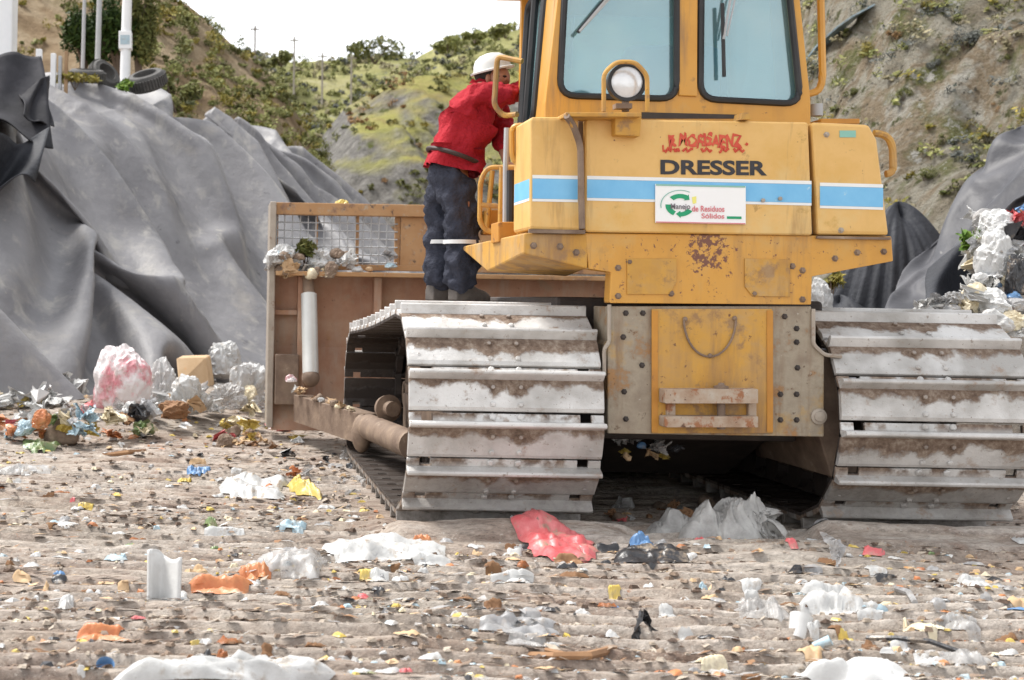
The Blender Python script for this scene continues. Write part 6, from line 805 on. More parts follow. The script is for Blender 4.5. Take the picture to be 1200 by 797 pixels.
1,1,2,2,1,-2,-7,-3,-3,-1,-2,-1,-1,0,1,0,0,0,0,-1,0,1,-1,2,2,5,-1,3,1,6,0,-4,0,-1,0,4,11,0,-3,-2,-5,-4,-1,2,8,7,3,-1,-2,-2,-2,-1,-3,-1,0,0,0,-1,-2,-2,-1,0,-1,1,0,2,1,-3,-3,-5,-2,-3,-1,2,1,-1,-1,1,-2,-1,0,0,1,0,1,0,0,-2,9,14,0,-4,0,-3,-1,0,-1,0,9,6,-3,3,-2,-8,-4,0,2,7,7,3,-1,-1,-2,-2,-2,-3,-2,0,1,1,
0,-1,-3,-1,-2,-1,1,-1,1,8,3,-3,-6,0,6,3,1,-3,-6,-7,-1,2,4,-2,-2,1,2,2,3,2,0,-4,0,1,-1,9,-2,-7,-2,0,1,9,0,3,2,-4,-8,-4,0,2,7,8,3,-1,0,-1,-2,-4,-3,-2,-1,1,0,0,1,-2,-1,-2,-3,0,1,0,9,5,-2,-5,0,1,4,3,2,0,-5,-5,-4,5,4,-1,-4,-4,-3,-2,0,-5,9,2,-1,10,3,-5,-10,1,-1,7,4,2,3,-1,-5,-8,-3,0,2,6,8,4,0,0,-1,-2,
-4,-3,-3,0,0,0,-1,0,0,-1,0,-3,-2,0,2,9,5,-4,-6,0,1,6,4,2,-3,-3,2,0,1,1,2,1,-1,-1,-4,-3,-8,2,-1,-11,0,10,4,-4,2,0,6,1,4,3,-2,-7,-7,-1,-1,2,5,8,4,2,0,0,-1,-4,-4,-5,-1,0,0,0,0,1,-1,1,-2,-3,-2,3,11,3,-7,-3,-1,0,6,4,0,-2,-4,-1,-2,0,1,-1,1,0,-2,-3,0,2,0,0,12,6,1,-12,-7,0,0,1,6,6,1,-2,-8,-7,1,-1,0,3,
6,5,4,2,1,-1,-2,-3,-5,-3,-1,-1,1,0,0,0,0,0,-2,-5,-1,13,1,-6,0,-1,1,5,6,-1,-6,-7,-5,-4,-3,-1,-2,1,4,7,6,-2,2,14,1,1,0,0,-10,-8,-1,1,3,6,6,0,-3,-8,-7,1,-1,0,2,5,5,4,3,2,1,-2,-2,-3,-5,-2,-2,0,0,-1,0,0,0,0,-2,-3,9,-3,-1,1,-1,2,8,6,-1,-2,-4,-3,-3,-2,-2,-3,-2,0,1,3,3,5,0,-1,6,3,-2,-9,-5,-1,2,5,6,4,0,-5,
-8,-5,1,-1,-1,0,4,5,4,4,2,3,0,-2,-1,-4,-5,-4,-1,-1,0,0,1,0,0,0,-4,5,-2,1,0,-2,3,8,7,2,1,1,0,0,1,-1,-2,-4,-7,-10,2,-7,3,6,-5,3,10,-1,-9,-3,0,3,5,7,3,0,-5,-9,-5,1,1,-2,-1,1,4,4,5,3,3,2,0,-1,-1,-3,-5,-3,-3,-1,-1,0,0,-1,2,0,0,-2,1,-3,-1,3,5,5,4,1,0,-2,-4,-3,-4,-7,-3,9,2,1,1,1,-2,-6,4,9,-4,-7,-1,-1,
4,8,6,2,-1,-5,-7,-5,0,2,-2,-2,0,2,3,4,4,4,3,3,0,0,-1,-2,-2,-3,-3,-2,0,1,3,3,-1,-5,-7,-4,-3,1,4,4,0,-1,-5,-3,-2,0,0,6,5,-3,1,7,0,-2,-1,-3,-7,6,8,-7,-4,-3,0,3,9,9,2,-2,-7,-6,-4,0,2,-1,-3,0,1,2,2,3,4,3,4,1,2,1,0,0,0,0,-1,0,-1,-2,-8,-10,-11,0,2,0,3,5,4,-2,-2,-2,-2,-3,0,1,4,3,2,-2,2,1,2,4,-6,-7,
8,4,-6,1,-6,-3,2,8,11,3,-3,-8,-3,-3,-1,2,-1,-4,-1,0,1,0,-2,0,4,5,3,2,2,2,1,-1,-2,-3,-4,-7,-8,-3,0,2,0,1,0,2,3,8,7,1,2,1,2,1,-8,-9,1,-4,1,0,4,5,4,-10,-4,10,2,-3,2,-8,-5,0,6,10,8,-4,-8,1,-5,-3,3,0,-6,-2,-2,1,1,-4,-1,1,2,1,0,-3,-3,3,3,0,-1,2,6,4,-2,2,-9,-4,-1,-2,0,0,6,8,3,3,-1,-9,-4,5,2,2,-8,-1,
1,-4,11,4,-6,0,8,-2,-2,4,-8,-6,0,3,9,12,-8,-6,4,-6,-4,4,3,-5,-3,-5,1,3,-7,-1,-1,-1,1,0,-3,0,1,0,-3,-3,2,4,12,2,7,-14,-5,-4,-2,-1,0,3,5,2,3,8,5,-6,1,-1,0,-5,-4,6,-4,8,5,-4,-7,1,-1,0,6,0,-6,-3,-2,4,15,1,-6,3,-2,-6,-2,1,0,-1,-3,-1,3,-4,-4,-1,-3,1,4,-3,-4,0,4,5,2,3,1,-4,-6,5,-5,-5,-1,0,-1,-2,0,1,1,3,6,12])
SETTLE_R = settle(62, 48, .007, [
-14,0,0,0,0,-1,0,1,0,0,-1,-2,-2,-2,-2,-2,-1,-1,0,0,1,1,1,1,1,1,2,1,2,1,2,2,1,1,1,0,0,1,0,-1,0,0,0,1,0,0,0,0,-2,-4,-4,6,-8,3,1,1,-4,-2,3,1,6,-7,0,-2,0,6,0,4,2,-9,4,6,-5,-1,4,-3,5,-6,5,0,-1,0,-2,2,0,2,-4,1,0,-2,1,0,0,2,2,-1,-2,-8,10,-4,6,-8,3,-6,5,5,-7,2,3,-11,1,1,9,-4,7,-4,-2,0,6,-6,
-4,7,-1,4,-8,5,-2,0,4,3,-3,-1,3,-7,-1,-1,-2,4,1,-3,4,1,0,1,-1,0,3,-5,1,-6,3,-4,7,1,-3,7,-14,0,1,12,-1,3,-7,4,-15,17,-3,-11,11,3,-4,-1,-7,6,0,5,-1,-5,4,3,-5,-7,6,-1,4,-3,-5,5,1,0,-2,3,0,5,-5,2,-16,11,-7,12,-1,-11,12,-3,-15,8,10,3,-1,-5,4,-21,20,1,-14,7,8,-4,-1,-12,11,1,4,-4,-4,1,5,-3,-8,2,3,6,3,-5,-2,2,0,-1,1,-1,
1,0,-5,-6,-1,6,0,8,-11,7,6,-19,0,16,2,-2,-3,2,-19,17,6,-11,-2,13,-3,-6,-10,12,4,3,-6,-3,1,5,-4,-13,-1,13,4,0,-6,-4,9,0,-1,0,-1,1,-1,0,2,-14,6,1,10,-5,-2,9,-13,-11,15,7,0,-5,-1,-14,9,12,-7,-10,15,-1,-8,-8,11,9,0,-6,-2,0,5,-7,-13,3,14,2,-1,-5,-8,9,2,1,-2,-3,4,0,0,2,-9,-6,9,4,2,-3,4,-3,-17,6,14,2,-4,-3,-11,2,16,-2,-15,13,3,-9,
-8,11,9,-6,1,-1,-1,3,-10,-9,4,12,2,-1,-4,-8,5,6,0,-2,1,3,-2,0,1,0,-15,6,8,4,-3,-4,6,-15,-5,16,6,-3,-4,-8,-4,17,2,-13,3,8,-7,-7,10,7,-2,1,-4,-1,1,-11,-6,6,12,0,-3,-2,-6,1,8,0,-2,-1,1,2,-1,1,1,-7,0,2,7,-1,-2,1,-4,-14,8,14,-1,-5,-6,-8,14,6,-7,-9,14,-4,-10,8,9,-2,-3,0,0,-2,-13,-3,10,9,-2,-3,0,-3,-4,10,-1,-1,1,2,0,0,1,-2,
-1,2,-11,12,1,-1,-2,0,-15,-2,19,2,-4,-4,-10,9,10,-3,-12,9,1,-9,5,10,-3,-3,0,0,-7,-11,1,13,7,-4,-3,1,-1,-7,11,0,2,2,1,0,-1,-6,1,1,-1,-10,3,12,-2,-2,-1,-8,-8,11,11,-2,-4,-9,1,13,-1,-7,-4,7,-6,2,12,-4,-4,0,1,-7,-9,-1,15,6,-3,-2,0,-1,-7,9,3,2,-1,-1,-2,-3,-5,6,1,0,0,-9,9,4,-6,0,-3,-11,1,19,0,-3,-8,-5,13,3,-6,-3,0,1,-1,11,-3,-4,
1,0,-8,-10,1,16,5,-2,-3,2,-1,-3,4,2,0,-2,-2,0,-3,-3,7,0,-1,0,-3,-5,12,3,-7,-5,-7,-5,13,8,-1,-7,-8,8,8,-3,-3,-5,3,0,10,-2,-4,0,-2,-6,-11,2,16,6,-1,-4,-1,-3,-2,2,5,1,-1,-1,0,-5,0,6,1,-1,-3,1,-4,0,8,0,-4,-6,-10,3,18,0,-5,-10,2,10,1,-3,-3,-5,8,7,-3,-4,0,-1,-4,-12,2,14,6,0,-5,-5,-1,0,2,2,1,1,-1,0,-5,2,6,1,-5,-1,4,-1,
-3,2,6,-2,-4,-8,-7,17,3,-2,-8,-2,7,5,-4,-2,-6,5,10,-3,-3,0,0,-5,-12,3,11,6,0,-3,1,4,1,0,-2,1,-1,-4,-5,-3,7,5,-2,-3,2,2,-3,-1,-1,2,3,-1,-10,-7,5,12,0,-3,-7,3,5,1,-3,-3,-2,12,1,-6,0,-1,-6,-10,5,7,6,2,-2,-2,-1,1,1,3,2,-5,-2,3,-2,1,1,-2,1,1,-1,-2,1,0,-1,4,2,-6,-10,-3,12,2,1,-4,-1,7,-1,-1,-1,-5,6,5,-5,-5,0,-4,-9,11,
7,-1,4,-2,-3,-1,0,0,1,-1,-2,2,3,-2,2,1,-2,0,-1,-1,1,0,0,1,1,3,-1,-15,0,14,-1,-1,0,-4,8,2,-5,0,-2,-3,9,0,-1,4,-19,-5,12,9,-7,4,2,-4,-1,0,-1,1,-3,-5,6,5,-3,-4,4,2,1,-1,0,0,-6,2,0,1,2,5,-20,1,10,10,-4,-5,0,7,1,-2,-3,-2,-3,4,4,-3,0,-1,-6,3,10,-7,-4,8,-2,-2,-1,-1,2,-9,-2,10,2,-4,-3,6,1,1,-3,1,-4,-5,6,0,2,-1,
0,-3,2,-10,16,3,-4,-5,0,1,2,-4,5,-2,0,4,-2,-1,-1,-4,5,4,0,-10,6,2,-1,-1,-1,-1,-12,4,9,1,-5,0,6,-1,1,-2,-1,-5,-2,6,2,1,-1,-1,1,-4,-1,-1,12,0,-1,-8,-1,-1,2,-2,-1,3,8,-1,-3,-1,-1,-6,8,5,-4,-6,6,2,-4,-2,-4,-8,8,5,2,-4,2,2,-2,1,-3,-2,-2,1,7,2,-2,-2,0,0,3,-2,-9,10,4,0,2,-8,-6,1,-1,4,-1,-2,3,7,-2,0,-6,7,6,-4,-7,0,
6,-3,-7,-4,-1,10,4,-3,-1,0,0,-1,0,-3,-2,-1,6,6,1,0,0,-1,-4,0,1,-1,-5,10,0,0,7,-5,-4,2,-3,-1,2,-6,-2,2,6,-1,3,6,3,-2,-14,3,3,-5,-7,6,9,1,-2,-1,-5,-1,-3,-2,-1,-1,3,7,2,0,-1,-2,0,1,2,-1,1,3,-5,6,0,-4,8,3,-12,1,8,5,-1,-3,-9,-5,1,4,7,-1,0,2,-3,-1,-1,-11,9,5,-4,-3,-6,3,-1,-2,0,1,2,5,1,1,-2,-1,-1,0,-1,-4,2,3,
0,-1,2,3,-1,-2,3,6,-6,-5,1,6,5,2,0,-6,-9,-2,3,4,1,0,3,-2,-2,-4,2,1,-2,-1,-2,-4,-1,3,5,4,2,-1,-1,-2,-2,0,-2,-3,-2,4,2,-1,0,-4,5,2,1,-2,2,6,-1,-10,1,1,1,2,6,4,-2,-9,-6,2,4,0,3,-1,-11,-1,8,-2,0,-1,2,-1,2,4,1,-2,-2,0,1,-2,0,-5,-3,1,5,2,-3,1,0,0,2,2,-1,-3,1,7,1,-7,-1,-1,1,1,0,4,5,2,-6,-8,0,4,3,-7,
-11,12,1,-2,-2,-4,2,7,4,-2,-3,0,0,-1,1,-2,-4,-2,4,5,1,-1,1,-4,0,3,1,-1,1,-2,-3,5,1,-1,-4,1,2,0,0,0,1,3,4,0,-7,-1,0,1,-9,7,-1,-7,-3,4,8,1,-4,0,1,-1,0,1,-5,-4,2,6,4,-1,-3,-1,-3,3,2,4,-2,0,0,2,-7,3,6,1,-8,0,1,1,-1,-1,0,0,-1,0,2,0,0,-8,5,3,-2,-4,7,3,-1,-4,1,-3,0,2,-1,-7,0,4,6,2,-2,-2,0,-3,1,1,
1,0,5,-3,2,5,-8,-2,7,0,-2,-4,0,1,-1,-3,-4,-3,2,5,6,-12,2,-1,8,1,-2,1,3,1,-3,1,-1,1,-2,-6,-4,4,6,5,-2,-2,-1,-2,-3,3,2,-1,0,-2,7,0,-2,6,-2,-2,-1,-13,18,-2,-10,-4,-2,-1,2,6,6,2,-18,7,-1,1,6,1,-3,4,-4,2,1,0,-2,-4,-4,2,5,5,1,-2,-2,-1,-2,-1,3,1,0,-1,2,5,3,-2,-4,2,0,0,-8,3,0,5,-2,-9,-2,3,7,4,-3,-14,-2,10,-4,3,
6,-1,-1,5,-6,-4,1,-5,-2,2,7,5,2,-2,-1,-1,-1,-2,-1,3,3,0,-2,-1,2,-3,15,1,-3,-6,-2,-15,6,7,0,-3,-1,1,1,8,-1,-6,-7,-11,15,-1,-3,5,3,-1,2,-1,5,-9,-7,2,5,7,0,-2,-2,0,0,-2,0,1,4,2,-3,-1,-3,2,1,8,-4,2,-4,-5,-5,-11,10,14,-4,-11,-1,8,11,-3,-5,-4,-12,8,5,-4,-1,5,5,-3,1,-2,-3,3,0,4,4,-1,-2,-1,0,0,-1,1,1,2,-1,-2,-3,-2,5,-1,
0,-4,4,2,2,-14,-6,4,4,7,-9,-1,11,9,-2,-5,-4,-9,0,12,1,-11,0,10,2,-2,-5,-5,-1,5,10,4,-1,-4,-1,0,0,-1,-1,1,0,1,-3,-3,4,3,-1,0,1,-1,4,-2,-4,-11,-2,8,-1,0,-2,13,6,-2,-7,-6,-4,-2,8,7,-5,-5,0,12,-5,-6,-4,2,7,8,1,-1,-4,-1,0,0,-1,-1,1,0,0,-3,-1,5,2,-2,0,0,1,3,0,-2,-10,-6,2,9,-3,-3,11,5,-2,-8,-5,1,-3,4,7,1,-3,-1,-3,2,
-5,-3,4,9,6,0,-3,-4,-1,-1,0,-2,0,3,-1,0,-2,1,6,0,-4,3,-1,-1,2,3,-2,-5,-11,0,5,2,3,8,2,-2,-9,-4,5,-2,3,0,4,-2,0,-2,-4,-3,-2,7,9,3,0,-5,-4,-1,0,1,-1,2,0,-2,-3,0,5,3,0,-1,2,-5,-1,2,0,6,-5,-7,-6,0,8,9,2,0,-5,-7,-1,5,-7,7,-4,4,4,-3,1,-4,1,-5,6,7,2,-1,-4,-2,-1,0,-2,0,1,-1,0,0,3,3,0,-1,-1,-2,-4,1,2,1,
0,-1,-2,-7,-3,2,14,2,0,-5,-4,-1,4,-8,9,-3,-1,6,1,-2,0,-3,2,2,5,1,-1,-2,-3,-2,0,-3,1,0,1,3,2,2,0,-1,-2,-1,-4,-4,2,2,1,-1,-2,-1,-5,-4,-1,7,8,-1,-2,-3,-1,4,-6,3,0,1,1,4,0,-1,-1,-2,4,4,2,-1,-3,-3,-4,-1,-1,4,4,3,1,-3,-1,-1,2,-2,0,-5,-3,5,2,-2,0,0,-4,2,0,-10,-1,11,3,-2,-2,-2,3,-3,4,-3,1,-1,4,3,-2,0,-1,-1,4,3,
0,-1,-3,-4,-1,2,6,2,-1,-3,-1,1,0,0,-2,-2,-4,-1,7,3,1,-2,-2,0,-5,3,-7,-4,3,12,-4,0,-2,2,2,0,1,-5,1,0,5,0,-1,0,-2,1,5,1,-1,-2,-3,0,6,4,-2,-6,0,1,-1,-1,-1,-2,-4,0,3,7,1,-1,-3,1,-4,1,-3,-3,-6,-1,8,9,0,-10,4,5,-2,0,-1,-3,1,0,4,0,-2,0,0,1,6,-4,0,-1,0,4,1,-2,-3,1,-3,-2,0,-1,-1,-1,3,2,3,0,-1,-3,1,-2,5,-3,
-3,5,-14,1,11,3,1,-4,4,-1,-2,0,-2,-2,0,1,4,-2,-1,0,-2,4,-6,6,0,1,4,-4,-4,2,3,2,2,0,0,-1,-1,2,-3,-1,-1,-1,-1,-2,-4,3,0,3,-2,-8,-1,3,10,1,2,0,-2,-2,0,0,-1,-3,0,5,0,-2,-1,0,-14,6,10,1,-1,-1,-2,2,0,-6,0,1,0,2,0,2,3,1,-1,0,-2,0,-4,-2,4,2,0,-1,-1,-10,5,1,8,0,0,5,-8,1,0,0,-3,0,-1,3,1,-1,1,-10,0,16,2,-8,
-3,0,-4,-1,1,2,0,0,2,1,2,3,0,-1,-4,1,0,-5,-1,6,2,-3,1,0,1,-7,1,4,4,0,-1,-5,2,2,0,1,-4,0,0,2,0,1,-5,-6,16,6,1,0,-4,-5,3,0,0,3,1,2,-1,-1,-1,-1,-2,-15,8,-2,-3,1,6,1,-3,1,0,-1,2,0,-7,5,2,1,-2,-4,2,1,1,0,-3,2,-2,0,1,1,-9,9,10,-1,0,2,1,1,-1,-1,0,-2,-2,-4,-2,0,0,0,-8,3,-1,0,2,5,1,-2,0,2,-1,-2,
1,-1,-2,5,0,0,-2,-2,0,1,1,1,-4,6,-5,-2,1,2,0,9,1,-3,-2,-2,0,0,1,-1,-2,0,-2,-1,4,1,-1,-7,-7,11,-1,3,3,0,-1,0,2,-2,-2,1,1,-3,2,3,0,-1,1,-1,-4,2,2,0,-2,11,-3,-10,0,1,5,4,-4,-2,0,0,0,0,0,-3,2,0,-5,5,0,-3,-2,-8,16,1,0,1,1,-5,0,-2,-4,1,2,3,3,0,2,-1,-1,0,1,2,-7,-1,4,-2,6,6,0,-10,-4,0,10,-4,-3,-3,3,0,
0,1,-3,5,0,-10,7,2,-1,-1,-10,10,2,2,2,-3,-1,-1,-4,-2,4,-1,3,-3,1,2,4,-3,-2,0,3,4,-6,-4,2,-2,11,0,2,-2,-12,0,2,4,0,-6,0,3,1,-1,2,0,-9,4,6,-3,-3,-10,7,7,0,-1,1,0,0,-2,-1,4,1,3,-4,-2,3,-1,8,-4,-3,0,2,6,1,-14,0,10,3,-3,3,2,-7,-9,3,1,3,-3,-4,0,2,2,1,-6,-3,11,-3,-2,-10,3,9,0,-1,1,0,0,-1,2,0,1,-1,-4,0,3,
0,2,-1,6,-3,-1,0,7,4,-4,-11,4,1,-2,6,5,0,-11,-4,1,5,0,-7,-1,0,3,-1,-6,10,1,-4,-7,-3,11,0,0,1,-1,-1,0,-2,1,4,-2,-5,3,2,0,1,2,-1,8,-5,-1,-1,3,7,1,-10,-4,3,-3,2,9,2,-1,-12,0,1,9,-7,-7,-1,0,3,-2,10,-8,-5,-5,10,2,1,-1,-1,-2,-3,0,2,5,-4,-3,6,1,-1,-1,1,5,3,2,0,-8,0,1,2,6,-2,-8,5,-1,-8,6,8,1,-2,-7,-5,9,4,-8,
-8,-2,3,9,-3,-10,-4,8,4,0,-2,0,-3,-1,3,3,2,-5,-1,5,-4,0,1,0,1,-1,8,2,3,-7,-2,-1,0,5,2,-6,-2,11,-7,-9,11,4,-2,-3,-4,-3,9,1,-4,-8,-5,9,1,-1,4,0,-1,-1,-2,-4,2,4,2,-2,-7,2,6,-1,-4,-1,-1,2,1,8,3,-3,2,0,-6,-2,1,-1,-1,7,-7,3,-1,-1,-3,10,-1,4,-6,-7,5,6,1,-3,-6,0,0,1,4,1,2,0,0,-3,-1,0,-2,-4,2,0,1,-2,-2,1,0,0,
2,9,2,-1,-1,0,-1,-5,-5,1,6,4,-5,-4,7,-1,0,-2,6,-3,0,-2,-6,2,5,5,-1,-5,-5,8,1,1,0,-4,2,2,-3,0,-6,2,0,1,-4,-2,1,-1,1,-1,3,5,3,3,-3,3,-3,-4,1,-2,5,-5,6,-4,2,2,-5,-2,4,-1,3,0,-3,0,0,0,4,-1,-3,3,0,1,-2,0,-3,2,2,-5,2,1,0,-4,-3,0,5,-3,-3,-2,-5,0,0,0,-1,0,0,0,1,-1,0,-1,0,-1,-1,-1,0,0,-1,0,1,0,1,0,
1,0,1,0,1,0,1,1,0,0,1,0,0,0,0,0,0,0,0,0,0,0,0,0,-1,2,-6,0,-2,3,-8,5,-4,6,0,4,-1,-3,5,-1,-5,5,3,1,-1,-3,1,3,-1,2,-4,3,0,0,1,-1,-1,0,0,-1,-2,0,-7,2,8,-3,4,-4,-5,4,-1,3,-1,-1,2,0,0,-9,10,-4,3,0,2,0,0,-3,2,-2,3,2,-1,-1,0,1,-2,0,0,-4,5,0,-2,1,1,-1,-1,1,0,0,0,-4,4,1,-6,6,-3,-5,8,-7,6,-1,
0,1,1,0,-4,1,2,-2,4,-1,1,-2,-2,2,-1,-4,6,-2,2,-2,-2,1,2,-2,0,-1,4,-3,0,3,-2,-3,4,2,-2,-1,1,-1,2,-3,2,-8,0,9,-4,1,1,0,0,1,2,-1,-6,6,-1,0,0,1,-1,-1,-4,7,-7,3,0,2,-1,-4,3,0,1,0,-3,6,-3,-2,5,-1,-7,6,1,-2,0,2,-4,-5,6,-1,-4,6,0,-1,-3,5,-2,0,0,3,1,-10,5,4,-2,-3,4,0,-2,-2,1,0,-5,6,3,-2,-6,7,-5,7,-2,-3,
4,0,-5,5,-1,-9,8,2,-1,-1,0,-11,-2,14,-5,0,5,-1,-2,-3,7,0,-3,0,0,3,-5,-4,9,0,-5,5,0,-3,2,-8,7,-6,3,5,-1,-6,4,-5,8,-3,0,2,2,-4,3,-4,-3,7,1,-1,-2,-1,-13,4,8,-7,2,8,-5,2,-2,5,1,-3,0,-1,0,-3,-1,5,3,-5,-1,6,-2,0,-8,5,-2,-2,7,1,-4,0,-2,3,0,1,-1,3,-2,2,-4,5,0,1,-1,-1,-5,-15,9,5,-3,5,4,-5,2,-3,5,1,-2,1,-2,0,
0,-2,-2,6,-1,-5,7,0,-2,-1,-8,8,-5,5,4,-3,-4,2,-2,5,0,-3,3,-2,1,-3,4,0,2,1,-2,-10,-11,12,0,1,7,2,-3,-1,-1,3,0,-1,0,-2,2,-1,0,2,-3,5,-6,2,2,-1,1,-12,11,-6,1,7,-1,-5,4,-5,6,-2,0,2,-2,0,-3,4,3,0,0,-2,-12,-9,15,-4,6,6,0,-1,-3,2,2,-1,-1,0,-2,-2,-2,4,0,-3,4,1,-2,2,1,0,-8,-3,6,-4,8,1,-5,3,-5,4,1,2,-1,-2,0,-4,
4,3,0,0,-1,-17,-2,15,-6,8,4,0,-1,-3,3,0,-3,-1,-1,1,1,-1,3,-2,0,0,1,-1,0,2,1,-3,-11,13,-7,4,3,-3,0,-2,2,5,-1,0,0,-2,-5,5,2,-1,1,-4,-17,4,12,-5,6,5,-2,-1,0,1,-3,-3,2,2,2,-1,-4,4,1,-1,0,-4,6,-5,3,3,0,-11,2,4,-2,5,0,-3,2,-3,5,0,1,1,-3,-4,6,2,0,0,-7,-16,5,12,-5,5,4,-1,-1,0,-1,0,0,3,0,0,-2,-4,2,-3,1,2,
-1,1,1,-3,5,0,-4,-10,13,-7,4,4,-4,3,-4,3,2,-1,1,-2,-7,6,3,2,0,-6,-17,9,11,-6,2,5,0,-1,0,-1,0,1,1,0,0,-3,-1,-1,-2,6,-1,-2,-2,3,-1,1,1,1,-13,6,1,0,6,-2,1,-2,-1,4,-1,0,0,-9,6,4,0,-1,-5,-18,14,9,-5,1,6,-1,0,-1,1,0,-1,1,1,-1,-3,1,-5,1,5,0,-2,0,-1,3,-2,1,0,-5,-9,10,-2,6,1,0,2,-2,3,0,-1,0,-9,4,4,-1,0,-5,
-17,14,8,-4,-1,5,0,-1,-1,0,0,-3,-1,-5,4,4,1,-6,5,5,-1,-3,0,1,-1,3,-2,1,-1,-15,12,2,1,1,1,1,-1,0,3,0,0,-5,-1,4,0,0,-5,-16,11,9,-2,-4,5,1,1,0,-1,0,0,-2,-2,2,-3,-1,-1,6,2,-1,1,-4,2,-1,0,3,-2,0,-11,2,10,0,0,0,-1,-1,2,1,1,1,-2,-4,5,0,0,-3,-14,7,8,0,-4,2,2,1,-1,1,1,-1,-3,2,1,1,-2,-1,1,0,0,0,-2,1,0,-2,
0,2,-2,-5,-6,8,5,1,-1,1,-2,-1,1,1,1,0,-2,1,0,-3,-1,-5,5,4,1,-2,-3,4,1,-1,1,0,-2,-3,2,0,3,0,1,-1,-1,2,-1,-1,-7,6,-4,3,1,0,-7,2,7,-2,2,2,0,-4,-1,1,1,1,-1,0,-2,2,0,0,-1,0,-1,3,0,-3,1,2,0,0,0,-5,0,4,-1,3,-1,0,-1,-2,4,-1,-1,-8,7,-1,1,-2,0,-6,10,-1,1,-1,1,1,-1,0,0,-2,0,1,0,-2,1,0,-1,1,0,-3,2,3,
-1,-3,3,0,0,0,-8,4,2,1,2,0,-1,-1,0,2,0,-6,-4,8,-1,-3,2,0,1,2,-1,1,-2,1,0,3,-1,-2,1,0,-3,3,-2,1,0,0,1,-2,0,-1,2,1,-2,-1,3,0,-2,-9,8,3,0,0,0,-1,1,1,0,-2,-7,4,2,-2,1,1,-1,0,1,2,-1,1,-1,0,-3,4,-2,-1,3,0,-3,-3,4,0,2,0,0,-5,-1,0,6,0,-3,2,-1,-2,-11,12,0,2,0,0,0,0,0,-1,-3,-2,5,-2,-1,1,1,1,0,0,
0,1,2,0,2,1,-7,3,3,-1,-3,2,0,-3,-5,3,5,0,-3,-2,-6,2,10,0,-2,0,-2,-12,9,-1,3,0,4,-2,-2,0,0,-2,3,0,-5,2,4,2,1,-1,-5,3,1,-5,7,0,1,1,-4,-1,7,0,-6,-5,1,3,2,-8,-2,8,0,2,-1,0,-1,4,-1,0,-10,4,5,0,0,-1,-2,1,0,0,-1,0,0,-3,4,2,1,0,-2,-7,7,-1,0,2,0,1,1,1,-2,-7,9,1,0,-2,-4,-4,-2,6,-3,-6,7,3,0,0,-2,3,
0,-5,1,5,0,0,-1,-2,-1,1,0,-3,-2,3,0,3,2,0,-1,-4,-4,7,-2,0,-1,1,2,0,1,0,0,-6,2,5,0,1,-1,-1,-3,-5,2,3,-5,4,3,-1,-3,2,-6,-3,8,4,1,0,-1,1,-2,-4,-1,2,3,0,-1,2,0,-4,-4,1,4,-2,3,-1,0,0,1,1,-1,0,1,-3,-2,7,0,0,0,0,0,-2,-4,-3,4,-1,3,2,-3,-7,0,8,-1,2,0,0,1,-4,-1,3,2,1,-1,0,0,0,-6,-1,3,0,-4,3,-1,3,
1,1,-1,0,0,1,0,-1,-5,6,2,0,0,0,0,0,-1,-2,-5,0,2,3,-2,-9,12,1,1,-2,-1,2,-4,2,2,0,0,0,0,0,-3,-6,3,4,-5,-1,6,1,-2,-1,0,1,1,-2,1,-2,2,0,-6,3,5,0,1,0,0,0,0,0,0,-2,-3,0,1,3,1,-1,2,1,-2,-2,1,1,0,0,0,0,0,-6,-2,6,-3,-6,6,4,0,-1,1,-3,1,-4,5,0,0,-3,5,-1,-6,-1,5,2,-1,0,0,0,-1,-2,2,1,0,-2,2,1,
0,0,0,0,0,-1,2,-1,0,0,0,-4,-4,3,3,-7,1,7,1,0,-2,1,-2,0,0,2,-1,0,0,0,1,1,1,-6,-10,4,5,-1,-1,0,2,3,-1,2,-7,5,3,0,1,1,1,-1,0,0,-1,0,0,-2,-4,1,1,-4,-3,6,5,1,0,-1,0,-2,0,-1,0,-2,-1,1,0,2,1,0,3,-4,-3,-4,-1,4,1,3,-2,-2,4,-4,2,3,1,1,0,2,1,-1,0,-2,0,-3,-3,2,2,-6,-4,6,5,2,1,-2,0,0,-3,-1,2,0,
1,1,-18,3,4,8,-1,1,1,1,1,1,-1,-1,2,-8,1,6,-1,-14,13,1,-2,2,2,1,1,0,-1,0,-3,0,3,-5,-11,8,8,0,0,1,-1,1,-2,-4,2,2,-6,3,0,-4,4,1,3,-3,-4,-4,5,1,5,-1,-2,0,-9,4,6,-1,-19,20,-5,5,-1,2,-1,2,0,1,0,-2,1,-1,-9,-5,13,1,-1,1,1,-1,-1,-1,0,3,-1,-2,0,0,1,-2,3,0,0,-3,-2,4,2,-1,2,0,-1,-10,3,6,-1,-16,12,3,-1,0,2,2,
-1,1,1,-2,-1,2,-4,-8,2,9,1,0,0,0,0,0,1,0,-1,-1,0,-2,3,-2,0,3,-1,1,-1,-4,-3,7,-1,2,0,-3,-9,6,8,-2,-16,5,11,-5,3,-4,3,0,3,0,-3,1,1,-7,-6,7,7,1,-1,0,1,0,0,0,-1,-2,0,0,-3,3,0,-1,0,2,0,2,-2,-5,1,4,0,-2,-5,-8,9,7,-1,-14,3,13,-1,-1,3,-1,-3,2,-1,-3,2,0,-8,-3,9,4,0,0,-1,0,0,0,1,-1,-2,1,-1,-2,4,-2,-3,4,
